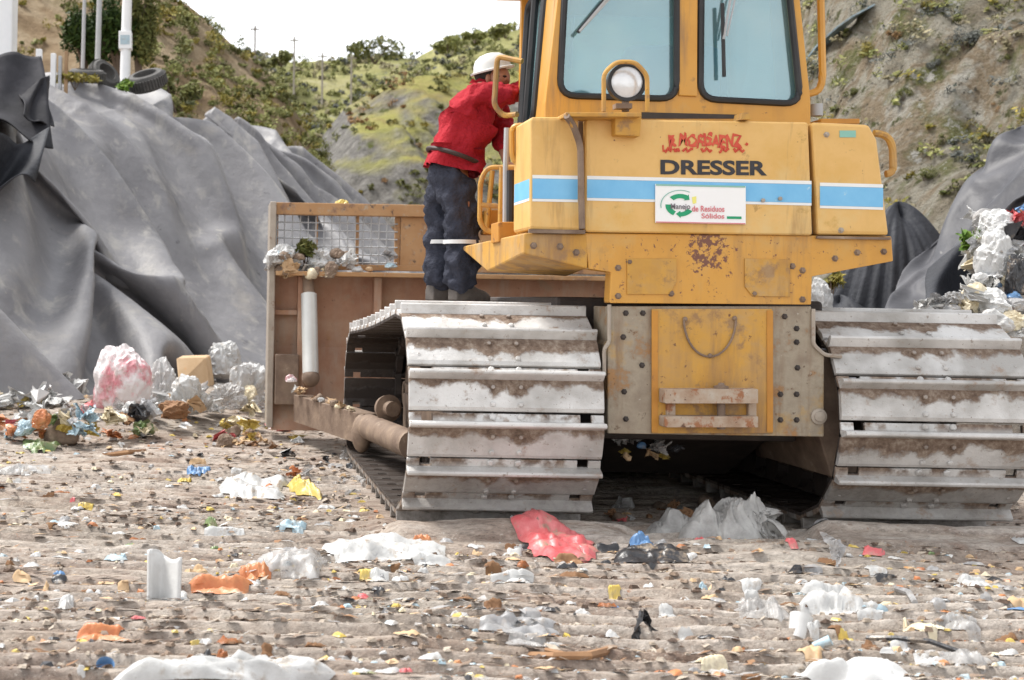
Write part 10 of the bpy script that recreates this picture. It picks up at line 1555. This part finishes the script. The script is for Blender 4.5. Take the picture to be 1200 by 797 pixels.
# foreground pieces one can name
FL = [
 ('plastic_sheet', 345, 664, 100, 46, 'p_clear', 'cloudy grey plastic film crumpled left of the white sheet', .10),
 ('plastic_sheet', 452, 647, 132, 36, 'p_white', 'long white plastic sheet lying in front of the left track', .09),
 ('plastic_sheet', 250, 786, 225, 40, 'p_white', 'large white plastic sheet at the bottom left edge', .10),
 ('plastic_sheet', 1005, 788, 130, 34, 'p_clean', 'large white plastic sheet at the bottom edge on the right', .09),
 ('torn_bag', 660, 632, 96, 44, 'p_red', 'torn red and pink bag beside the left track corner', .09),
 ('torn_bag', 118, 738, 66, 18, 'p_orange', 'flat orange torn bag at the lower left', .035),
 ('torn_bag', 258, 690, 78, 22, 'p_orange', 'orange wrapper tangle right of the upright white scrap', .05),
 ('torn_bag', 296, 672, 34, 20, 'p_orange', 'small orange strip beside the cloudy film', .045),
 ('plastic_sheet', 612, 722, 96, 34, 'p_grey', 'flat grey plastic piece in the middle foreground', .05),
 ('plastic_sheet', 626, 745, 70, 18, 'p_clear', 'thin pale film below the flat grey plastic piece', .03),
 ('plastic_bag', 970, 700, 70, 36, 'p_white', 'white crumpled bag right of centre foreground', .10),
 ('plastic_sheet', 893, 712, 50, 36, 'p_clear', 'cloudy crumpled film beside the white cup', .08),
 ('torn_bag', 762, 652, 70, 30, 'p_black', 'black torn bag on the dirt heap behind the machine', .06),
 ('torn_bag', 752, 640, 28, 16, 'p_blue', 'blue torn piece lying on the black bag', .08),
 ('plastic_sheet', 600, 686, 54, 16, 'p_white', 'white scrap lying between red bag and grey plastic', .03),
 ('plastic_sheet', 1128, 740, 46, 22, 'p_clear', 'pale film with dark edge at the right foreground', .05),
 ('plastic_sheet', 1130, 772, 56, 28, 'p_clear', 'cloudy film near the bottom right corner', .06),
 ('wrapper', 1086, 735, 24, 18, 'p_cream', 'cream wrapper at the right foreground', .03),
 ('wrapper', 990, 752, 18, 8, 'p_yellow', 'small yellow wrapper beside the blue scrap', .02),
 ('wrapper', 833, 784, 38, 14, 'p_cream', 'cream wrapper at the bottom edge near the centre', .03),
 ('wrapper', 356, 572, 26, 20, 'p_yellow', 'bright yellow wrapper left of the track', .09),
 ('wrapper', 313, 576, 14, 10, 'p_orange', 'orange wrapper next to the bright yellow one', .05),
 ('wrapper', 246, 612, 14, 14, 'p_green', 'green wrapper on the dirt left of the track', .05),
 ('wrapper', 231, 551, 20, 11, 'p_blue', 'blue wrapper on the dirt left of the track', .05),
 ('wrapper', 216, 563, 14, 8, 'p_yellow', 'small yellow wrapper below the blue wrapper', .03),
 ('wrapper', 97, 589, 16, 8, 'p_yellow', 'flat yellow wrapper at the left', .02),
 ('plastic_sheet', 298, 568, 70, 30, 'p_white', 'shredded white film beside the bright yellow wrapper', .10),
 ('torn_bag', 262, 628, 46, 12, 'p_white', 'flat white scrap on the ribbed dirt at left', .02),
 ('wrapper', 720, 690, 16, 8, 'p_yellow', 'small yellow wrapper in the centre foreground', .025),
 ('plastic_sheet', 500, 655, 50, 18, 'p_white', 'white torn film at the right end of the long sheet', .04),
 ('wrapper', 432, 671, 26, 10, 'p_yellow', 'yellow wrapper in front of the long white sheet', .02),
 ('wrapper', 495, 641, 28, 8, 'p_orange', 'orange strip lying on the long white sheet', .05),
 ('wrapper', 78, 706, 18, 16, 'p_white', 'small white square scrap at lower left', .04),
 ('plastic_sheet', 345, 617, 34, 14, 'p_skyblue', 'pale blue film beside the track front', .03),
 ('wrapper', 665, 660, 34, 10, 'p_brown', 'brown peel below the torn red bag', .03),
 ('plastic_sheet', 30, 552, 60, 20, 'p_clear', 'pale film at the left edge', .05),
 ('torn_bag', 48, 525, 40, 14, 'p_green', 'green film at the left edge', .05),
 ('plastic_sheet', 1140, 682, 30, 14, 'p_white', 'small white film right of the white bag', .04)]
for i, (nm, px, py, a, b_, mt, lab, hz) in enumerate(FL):
    flat(nm, px, py, a, b_, mt, lab, 'wrapper' if nm == 'wrapper' else ('bag' if 'bag' in nm else 'plastic'), hz, 400+i*7, rot=random.uniform(-.3, .3))
# upright white scrap
p = GG(192, 702); k = p.y/F; m = MB(); pts = []; n = 12
for i in range(n):
    for j in range(n):
        u, v = i/(n-1), j/(n-1); top = (48+6*math.sin(u*5+1)+6*abs(u-.4))*k
        pts.append((p.x+(u-.5)*40*k*(1+.05*v), p.y+.05*math.sin(u*4)+.03*v, p.z-.02+v*(top+.02)))
m.grid(pts, n, n); o = m.build('plastic_scrap', M['p_clean'], None, at=p); so_ = o.modifiers.new('t', 'SOLIDIFY'); so_.thickness = .012; o.data.polygons.foreach_set('use_smooth', [True]*len(o.data.polygons))
tag(o, 'white plastic scrap standing upright in the left foreground', 'plastic')
def cup(px, py, r, h, mat, label, tilt, cat='cup', nm='cup'):
    p = GG(px, py); ax = Vector(tilt).normalized(); m = MB(); m.lathe(p+Vector((0, 0, r*.6)), ax, [(-h/2, r*.72), (-h/2+.004, r*.75), (h/2, r), (h/2+.003, r*1.04), (h/2, r*.95), (-h/2+.01, r*.68)], 20)
    return tag(m.build(nm, M[mat], None, smooth=True, at=p), label, cat)
cup(936, 744, .038, .085, 'p_clean', 'white cup lying beside the cloudy film', (.4, .5, .8))
cup(123, 789, .027, .03, 'p_blue', 'round blue cap at the bottom left', (.1, -.6, .7), 'cap', 'cap')
cup(963, 758, .018, .055, 'p_skyblue', 'small bright blue bottle scrap beside the white cup', (.7, -.3, .4), 'bottle', 'bottle')
def stick(pts, r, mat, label, nm='stick', cat='stick'):
    q = [GG(a, b_)+Vector((0, 0, r*.8+.01)) for a, b_ in pts]; m = MB(); m.tube(q, r, 6); return tag(m.build(nm, M[mat], None, smooth=True, at=q[0]), label, cat)
stick([(622, 776), (650, 777), (690, 776), (720, 768)], .014, 'p_brown', 'long curved brown stick in the centre foreground')
stick([(640, 768), (662, 773), (700, 773)], .009, 'p_brown', 'thin brown twig behind the curved stick', 'twig')
stick([(1016, 754), (1050, 754), (1090, 758), (1140, 776)], .010, 'p_black', 'dark strap on the dirt at lower right', 'strap', 'strap')
stick([(120, 478+60), (150, 534), (170, 533)], .018, 'p_brown', 'dark branch on the dirt at left', 'branch')
stick([(1035, 690), (1065, 700), (1072, 712)], .012, 'p_grey', 'curved grey strip right of the white bag', 'strap', 'strap')
wad('plastic_scrap', GG(979, 668), .055, .17, 91, 'p_grey', 'dark grey scrap standing behind the white bag', 'plastic')
wad('plastic_scrap', GG(752, 756), .05, .14, 92, 'p_black', 'small dark scrap right of the curved stick', 'plastic')
bag('stone', GG(72, 520), .16, .12, .17, 93, 'dirt', 'round brown stone in front of the left trash heap', 'stone', sub=3, crum=.12)

# trash heap below the left tarp
def put(nm, px, py, wpx, hpx, mat, lab, cat, seed, crum=.3, dz_=0., rot=0., yb=None, sub=5):
    p = GG(px, py+hpx*.5) if yb is None else P(px, py+hpx*.5, yb); k = p.y/F
    return bag(nm, (p.x, p.y, p.z-.02+dz_), wpx*k*.56, wpx*k*.5, hpx*k*.86, seed, mat, lab, cat, rot=rot, crum=crum, sub=sub)
put('sack', 142, 443, 68, 80, 'p_pink', 'large pink and white sack leaning on the left tarp', 'sack', 101, .22)
put('plastic_bag', 182, 412, 38, 44, 'p_grey', 'grey bag behind the pink sack', 'bag', 102, .3, .35)
put('plastic_bag', 190, 452, 36, 50, 'p_white', 'narrow white bag right of the pink sack', 'bag', 103)
put('plastic_bag', 226, 461, 46, 36, 'p_white', 'white bag below the tan carton', 'bag', 104, .35)
put('plastic_bag', 262, 438, 44, 42, 'p_white', 'white bag with red spot right of the tan carton', 'bag', 105, .35, .22)
put('plastic_bag', 293, 451, 36, 46, 'p_white', 'white bag beside the blade corner', 'bag', 106, .4)
put('plastic_bag', 264, 462, 50, 26, 'p_clear', 'cloudy bag in front of the white bags by the blade', 'bag', 107, .4)
put('plastic_bag', 205, 478, 40, 18, 'p_brown', 'brown bag in front of the narrow white bag', 'bag', 108, .4)
p = P(226, 437, 14.6); m = MB(); kx = 14.6/F
bm_pts = [P(206, 420, 14.4), P(241, 419, 14.5), P(246, 456, 14.4), P(209, 450, 14.2)]
m.prism(bm_pts, (.05, .28, .02)); o = m.build('carton', M['p_tan'], None, at=P(226, 455, 14.4), bevel=.02); tag(o, 'tan carton standing between the white bags', 'carton')
rng = random.Random(44)
WH = ['p_white', 'p_clean', 'p_clear', 'p_white', 'p_cream', 'p_white', 'p_skyblue', 'p_yellow', 'p_orange', 'p_green', 'p_grey', 'p_black', 'p_red', 'p_brown']
CN = {'p_white': 'white', 'p_clean': 'bright white', 'p_clear': 'cloudy', 'p_cream': 'cream', 'p_skyblue': 'pale blue', 'p_yellow': 'yellow', 'p_orange': 'orange', 'p_green': 'green', 'p_grey': 'grey', 'p_black': 'black', 'p_red': 'red', 'p_brown': 'brown', 'p_blue': 'blue', 'p_tan': 'tan', 'dirt': 'brown', 'p_pink': 'pink'}
def heap(n, region, size, where, group, seed, pal=WH, zf=None, yf=None):
    rng = random.Random(seed)
    for i in range(n):
        px = rng.uniform(region[0], region[2]); py = rng.uniform(region[1], region[3]); mt = rng.choice(pal); s = rng.uniform(*size)
        if yf: p = yf(px, py, rng)
        else: p = GG(px, py)
        k = p.y/F
        lab = '%s trash piece %s' % (CN[mt], where); gr = group+', '+CN[mt]; sd = seed*100+i
        nm = 'trash_piece'
        if mt == 'dirt': nm = 'dirt_clod'; lab = lab.replace('trash piece', 'dirt clod')
        if mt == 'dirt' or rng.random() < .18: bag(nm, (p.x, p.y, p.z-.01), s*k*.6, s*k*.5, s*k*rng.uniform(.35, .7), sd, mt, lab, 'clod' if mt == 'dirt' else 'trash', gr, rot=rng.uniform(0, 3), sub=4 if s*k > .1 else 3, crum=.3 if mt == 'dirt' else .45)
        else: wad('trash_piece', (p.x, p.y, p.z-.015), s*k*.85, s*k*rng.uniform(.8, 1.5), sd, mt, lab, 'trash', gr)
heap(34, (-8, 458, 150, 482), (16, 34), 'at the back of the heap by the left tarp', 'back of the trash heap at the left tarp', 33, ['p_white', 'p_clean', 'p_white', 'p_clear', 'p_white', 'p_cream', 'p_clean'])
heap(46, (-8, 472, 178, 514), (10, 26), 'in the heap at the left tarp', 'trash heap at the left tarp', 3)
heap(28, (176, 458, 308, 486), (12, 26), 'between the sack and the blade corner', 'band of trash between sack and blade', 34, ['p_white', 'p_clean', 'p_clear', 'p_white', 'p_cream', 'p_grey', 'p_tan'])
heap(8, (180, 470, 305, 500), (8, 18), 'scattered before the white bags by the blade', 'trash before the blade corner', 4)
heap(20, (262, 500, 352, 528), (8, 20), 'in the small heap before the push arm', 'small heap before the push arm', 5, ['p_tan', 'p_brown', 'p_yellow', 'dirt', 'p_cream', 'p_red', 'p_white', 'p_tan', 'dirt'])
heap(18, (335, 528, 460, 582), (6, 15), 'beside the front of the left track', 'trash beside the left track', 6, ['dirt', 'p_brown', 'p_white', 'dirt', 'p_black', 'p_clear', 'p_orange'])
# trash under and behind the machine
def yf_u(px, py, r): p = GG(px, py); return p
def clump(px, py, wpx, hpx, seed, lab, mt='p_thin', Y=6.55, n=90):
    p = P(px, py, Y); k = Y/F; rx = wpx*k*.5; hz = hpx*k; rng = random.Random(seed); m = MB(); z0 = ghs(p.x, Y)
    for i in range(n):
        a = rng.uniform(0, 6.283); r1 = rng.uniform(.5, 1.08); top = Vector((rng.gauss(.05, .22)*rx, rng.gauss(0, .15)*rx, hz*rng.uniform(.55, 1.0)))
        e = Vector((math.cos(a)*rx*r1, math.sin(a)*rx*.7*r1, rng.uniform(0, .04))); c = top*.55+e*.6+Vector((rng.gauss(0, .10)*rx, rng.gauss(0, .1)*rx, hz*rng.uniform(.05, .3)))
        st = Vector((-e.x*rng.uniform(0, .4), -e.y*.3, top.z*rng.uniform(.5, .9)))
        pts = [st, top, c, e]; w = rng.uniform(.005, .022); vs = []; N = 14; tw = rng.uniform(-3, 3); ph = rng.uniform(0, 6)
        for j in range(N):
            q = j/(N-1)*3; i0 = min(2, int(q)); f = q-i0; f = f*f*(3-2*f); x = pts[i0].lerp(pts[i0+1], f)
            x = x+Vector((.025*math.sin(q*5+ph), .02*math.sin(q*7+ph), .02*math.sin(q*6+2*ph)))
            d = Vector((math.cos(ph+tw*q/3), math.sin(ph+tw*q/3), .5*math.sin(q*4+ph)))*w*(.5+.5*math.sin(math.pi*(j+.6)/N))
            for g in (-1, 0, 1): vs.append(Vector((p.x, Y, z0-.01))+x+d*g+Vector((0, 0, .35*w if g == 0 else 0)))
        m.add(vs, [(3*j+g, 3*j+g+1, 3*j+g+4, 3*j+g+3) for j in range(N-1) for g in (0, 1)])
    o = m.build('plastic_clump', M[mt], None, at=(p.x, Y, z0), fix=False); o.data.polygons.foreach_set('use_smooth', [True]*len(o.data.polygons))
    return tag(o, lab, 'plastic')
def filmheap(px, py, wpx, hpx, seed, lab, mt='p_thin', Y=6.55):
    p = P(px, py, Y); k = Y/F; rx = wpx*k*.5; hz = hpx*k; z0 = ghs(p.x, Y); n, q = 190, 60
    A, T = np.meshgrid(np.linspace(0, 2*math.pi, n, endpoint=False), np.linspace(0, 1, q), indexing='ij')
    cx, cy = np.cos(A), np.sin(A); out = .62+.75*vn(cx*1.4+seed, cy*1.4, seed)
    r = T**.8*out; X = r*cx; Yv = r*cy; sw = X*.9+.8*(fbm(X*1.5+3, Yv*1.5, seed+2, 2)-.5)
    flow = ridge(sw*2.3+.35*Yv+seed, Yv*.55-T*.3, seed+3, 2)**1.6; fine = ridge(sw*6+Yv*.8, Yv*1.3, seed+4, 3)
    Z = hz*(1-T**1.6)*(.45+.75*flow)+hz*.30*(fine-.4)*(1-T**4)+hz*.07*(ridge(sw*15+Yv*2, Yv*2.4, seed+8, 2)-.4)*(1-T**4)+.006
    v = np.stack([p.x+X*rx+.12*rx*(flow-.5), Y+Yv*rx*.8, z0+Z], -1).reshape(-1, 3)
    f = [(i*q+j, ((i+1) % n)*q+j, ((i+1) % n)*q+j+1, i*q+j+1) for i in range(n) for j in range(q-1)]
    return finish('plastic_clump', v, f, mt, (p.x, Y, z0), lab, 'plastic', None, True)
filmheap(858, 612, 104, 60, 611, 'tall heap of cloudy grey film dragged out under the machine', 'p_thin', 6.5)
filmheap(790, 606, 70, 26, 613, 'low grey film left of the tall film heap under the machine', 'p_thin', 6.7)
clump(876, 612, 70, 40, 614, 'torn film strips at the right end of the tall film heap', 'p_thin', 6.47, 110)
heap(26, (715, 592, 915, 622), (7, 20), 'on the dirt heap behind the machine', 'trash behind the machine', 7, ['dirt', 'dirt', 'p_brown', 'p_white', 'dirt', 'p_tan', 'p_clear', 'p_red'])
def yf_t(px, py, r): return P(px, py, r.uniform(7.0, 7.4))
heap(14, (716, 514, 800, 538), (8, 18), 'caught under the belly plate beside the left track', 'trash under the belly plate', 8, ['p_white', 'p_clear', 'p_tan', 'p_cream', 'p_yellow', 'p_black', 'p_blue', 'p_grey', 'p_clear'], yf=yf_t)
m = MB(); pts = []
n = 24
for i in range(n):
    for j in range(n):
        u, v = i/(n-1), j/(n-1); x = P(712+95*u, 540, 7.3).x; pts.append((x, 6.98+.6*v, P(760, 545, 7.2).z-.02+.06*float(fbm(np.array([u*4]), np.array([v*4]), 9, 3)[0])-.10*u*u))
# right-hand heap of bags
zr0 = lambda X: 0
def yf_r(px, py, r): return P(px, py, 8.6+(400-py)/160*1.1+r.uniform(-.15, .15))
U, V = np.meshgrid(np.linspace(0, 1, 40), np.linspace(0, 1, 40), indexing='ij')
hx = 4.72+U*2.4; hy = 8.0+V*2.2; hz_ = 1.55*sstep(U, .02, .5)*sstep(V, -.1, .5)+.2*(fbm(U*8, V*8, 66, 4)-.5)-.1
gridmesh('waste_mound', hx, hy, hz_, M['dark_waste'])
heap(20, (1070, 352, 1165, 374), (10, 24), 'along the foot of the right tarp', 'trash along the foot of the right tarp', 14, ['p_white', 'p_clean', 'p_clear', 'p_grey', 'p_black', 'p_white', 'p_cream'], yf=lambda px, py, r: P(px, py, 8.7))
heap(60, (1128, 262, 1215, 395), (13, 34), 'in the tall heap at the right edge', 'tall trash heap at the right edge', 10, ['p_white', 'p_clean', 'p_white', 'p_clear', 'p_black', 'p_white', 'p_grey', 'p_cream', 'p_yellow', 'p_blue', 'p_red', 'p_black', 'p_orange', 'p_clean'], yf=yf_r)
for i, (px, py, a, b_, mt, lab) in enumerate(((1166, 266, 46, 36, 'p_clean', 'white bag on the top of the tall heap at the right edge'), (1172, 300, 40, 46, 'p_clean', 'round white bag below the topmost bag of the right heap'), (1158, 356, 50, 26, 'p_clean', 'white bag at the foot of the right heap'), (1190, 320, 24, 40, 'p_black', 'black bag in the middle of the right heap'), (1186, 372, 40, 24, 'p_cream', 'cream bag low in the right heap'))):
    put('plastic_bag', px, py, a, b_, mt, lab, 'bag', 140+i, .3, 0, 0, 8.5+(400-py)/160*1.0)
plant('weed', P(1146, 300, 9.4), (.12, .12, .16), 220, .04, M['leaf_bright'], 'green leafy sprig beside the right trash heap', 'weed', seed=90)
put('plastic_bag', 962, 348, 34, 30, 'p_clean', 'white bag behind the right track near the rear case', 'bag', 150, .3, 0, 0, 11.0)
put('plastic_bag', 958, 332, 18, 20, 'p_clean', 'small white bag on top of the one behind the right track', 'bag', 151, .3, 0, 0, 11.3)
plant('weed', P(975, 338, 12), (.10, .10, .14), 120, .04, M['leaf_yellow'], 'yellow-green sprig behind the right track', 'weed', seed=91)
# debris lying on the blade and its ledge
yl = YBL-.14
def yf_l(px, py, r): return P(px, py, yl+r.uniform(-.08, .05))
heap(26, (324, 300, 462, 318), (7, 17), 'caught on the blade ledge under the mesh', 'trash on the blade ledge', 11, ['p_white', 'p_clean', 'p_white', 'dirt', 'p_clear', 'p_tan', 'p_grey', 'dirt', 'p_skyblue'], yf=yf_l)
put('plastic_bag', 334, 293, 34, 24, 'p_clean', 'white bag at the left end of the blade ledge', 'bag', 160, .35, 0, 0, yl)
put('plastic_bag', 376, 300, 32, 22, 'p_clean', 'white bag right of the green sprig on the blade ledge', 'bag', 161, .35, 0, 0, yl)
plant('weed', P(357, 304, yl), (.10, .09, .13), 200, .03, M['leaf_olive'], 'green leafy sprig lying on the blade ledge', 'weed', seed=92)
put('wrapper', 402, 236, 18, 10, 'p_yellow', 'yellow wrapper on the top edge of the blade', 'wrapper', 162, .3, 0, 0, YBL)
put('wrapper', 341, 440, 14, 8, 'p_pink', 'pink ribbon at the foot of the tilt strut', 'wrapper', 163, .3, 0, 0, 10.4)
heap(10, (344, 452, 412, 478), (7, 15), 'piled on the push arm', 'mud and trash on the push arm', 12, ['dirt', 'p_tan', 'p_white', 'dirt', 'p_cream'], yf=lambda px, py, r: P(px, 455+(px-344)*.32+4, 10.65-(px-344)/70*1.25))
heap(8, (326, 318, 386, 338), (9, 18), 'hanging in the mud lump on the blade rib', 'mud on the blade rib', 13, ['dirt', 'p_tan', 'dirt', 'p_cream'], yf=lambda px, py, r: P(px, 320+abs(px-362)*-.1+r.uniform(0, 8), yl-.1))

# small scraps trodden into the dirt, one object each, and the crumbs nobody could count
def scraps(n, mt, seed, smin=4, smax=13, hz=.02):
    rng = random.Random(seed)
    for i in range(n):
        py = 525+272*rng.random()**.9; px = rng.uniform(-5, 1205)
        if py < 625 and px > 400: py += 105*rng.random()+ (625-py)
        if py > 796: continue
        p = GG(px, py); s = rng.uniform(smin, smax)*p.y/F*(1+.5*(py-525)/272)
        sheet('scrap', p, s*.8, s*rng.uniform(.35, .9), hz*rng.uniform(.6, 1.8), seed*31+i, mt, 'small %s scrap trodden into the brown dirt' % CN[mt], 'scrap', 'small %s scraps in the dirt' % CN[mt], n=10, rot=rng.gauss(0, .35))
for mt, n in (('p_white', 62), ('p_clear', 34), ('p_brown', 34), ('p_black', 20), ('p_tan', 22), ('p_yellow', 8), ('p_orange', 8), ('p_skyblue', 6), ('p_red', 7), ('p_grey', 26), ('p_green', 4), ('p_blue', 4)):
    scraps(n, mt, 500+len(mt)*13+n)
def crumbs(name, n, mats, seed, size, label, zoff=0.):
    rs = np.random.RandomState(seed); mb = MB()
    Y = 3.4*np.exp(rs.rand(n)*math.log(16/3.4)); px = rs.uniform(-30, 1230, n); X = (px-PX)/F*Y
    ok = ~((Y > 6.35) & (X > .85) & (Y < 10.3) & (X < 3.95)) & (Y < 13.5+ X*1.2+1)
    ok &= rs.rand(n) < sstep(fbm(X*1.3, Y*2.2, seed+60, 4), .36, .60)*1.1+.06
    X, Y = X[ok], Y[ok]; Z = gh(X, Y); rng = random.Random(seed)
    for x, y, z in zip(X, Y, Z):
        s = size*(.3+2.2*rng.random()**3)*(.6+.06*y); a = rng.uniform(0, 6.28); mb.mi = rng.randrange(len(mats))
        c, sn = math.cos(a)*s*1.3, math.sin(a)*s*1.3; j = lambda: rng.uniform(-.35, .35)*s; h = s*rng.uniform(.25, .8)
        q = [(x-c+j(), y-sn+j(), z+j()*.3), (x+sn*.8+j(), y-c*.8+j(), z+j()*.3), (x+c+j(), y+sn+j(), z+j()*.3), (x-sn*.8+j(), y+c*.8+j(), z+j()*.3)]
        tq = [(x+(v[0]-x)*.55+j()*.4, y+(v[1]-y)*.55+j()*.4, z+h+j()*.6) for v in q]
        mb.add(q+tq, [(0, 1, 5, 4), (1, 2, 6, 5), (2, 3, 7, 6), (3, 0, 4, 7), (4, 5, 6, 7)])
    o = mb.build(name, mats, None, fix=False); o['kind'] = 'stuff'; o['label'] = label; o['category'] = 'debris'
crumbs('dirt_crumbs', 24000, [M['dirt'], M['dirt_pale'], M['dirt_dark'], M['dirt']], 3, .0080, 'brown dirt crumbs and clods covering the ground')
crumbs('litter_crumbs', 12000, [M['p_white'], M['p_clear'], M['p_cream'], M['p_white'], M['p_tan'], M['p_skyblue'], M['p_orange'], M['p_yellow'], M['p_black']], 4, .010, 'fine pale litter crumbs mixed into the ground')
def shreds(name, n, mats, seed, label):
    """thin torn strips and fibres lying flat, trodden in along the tracks"""
    rs = np.random.RandomState(seed); mb = MB()
    Y = 3.4*np.exp(rs.rand(n)*math.log(15/3.4)); X = (rs.uniform(-30, 1230, n)-PX)/F*Y
    ok = ~((Y > 6.3) & (X > .85) & (Y < 10.3) & (X < 3.95)) & (rs.rand(n) < sstep(fbm(X*1.1, Y*1.7, seed, 4), .38, .62)+.12)
    X, Y = X[ok], Y[ok]; Z = gh(X, Y); rng = random.Random(seed)
    for x, y, z in zip(X, Y, Z):
        l = rng.uniform(.010, .045)*(.6+.07*y); w_ = l*rng.uniform(.12, .5); a = rng.gauss(0, .55); mb.mi = rng.randrange(len(mats))
        ux, uy = math.cos(a)*l, math.sin(a)*l; vx, vy = -math.sin(a)*w_, math.cos(a)*w_; j = lambda: rng.uniform(-.3, .3)*w_; z += .004; t = rng.uniform(-.2, .35)*l; b_ = rng.uniform(.1, .5)*w_+.003
        mb.add([(x-ux+j(), y-uy+j(), z+j()), (x+vx*.8, y+vy*.8, z+b_*.4+j()), (x+ux+j(), y+uy+j(), z+max(0, t)), (x-vx, y-vy, z+b_+j()*.5)], [(0, 3, 1), (3, 2, 1)])
    o = mb.build(name, mats, None, fix=False); o['kind'] = 'stuff'; o['label'] = label; o['category'] = 'debris'
shreds('litter_shreds', 20000, [M['dirt'], M['dirt_pale'], M['dirt_dark'], M['p_clear'], M['p_brown'], M['dirt_pale'], M['dirt_dark'], M['p_tan'], M['dirt'], M['p_white'], M['p_grey']], 17, 'torn fibres and shreds trodden flat into the ground')
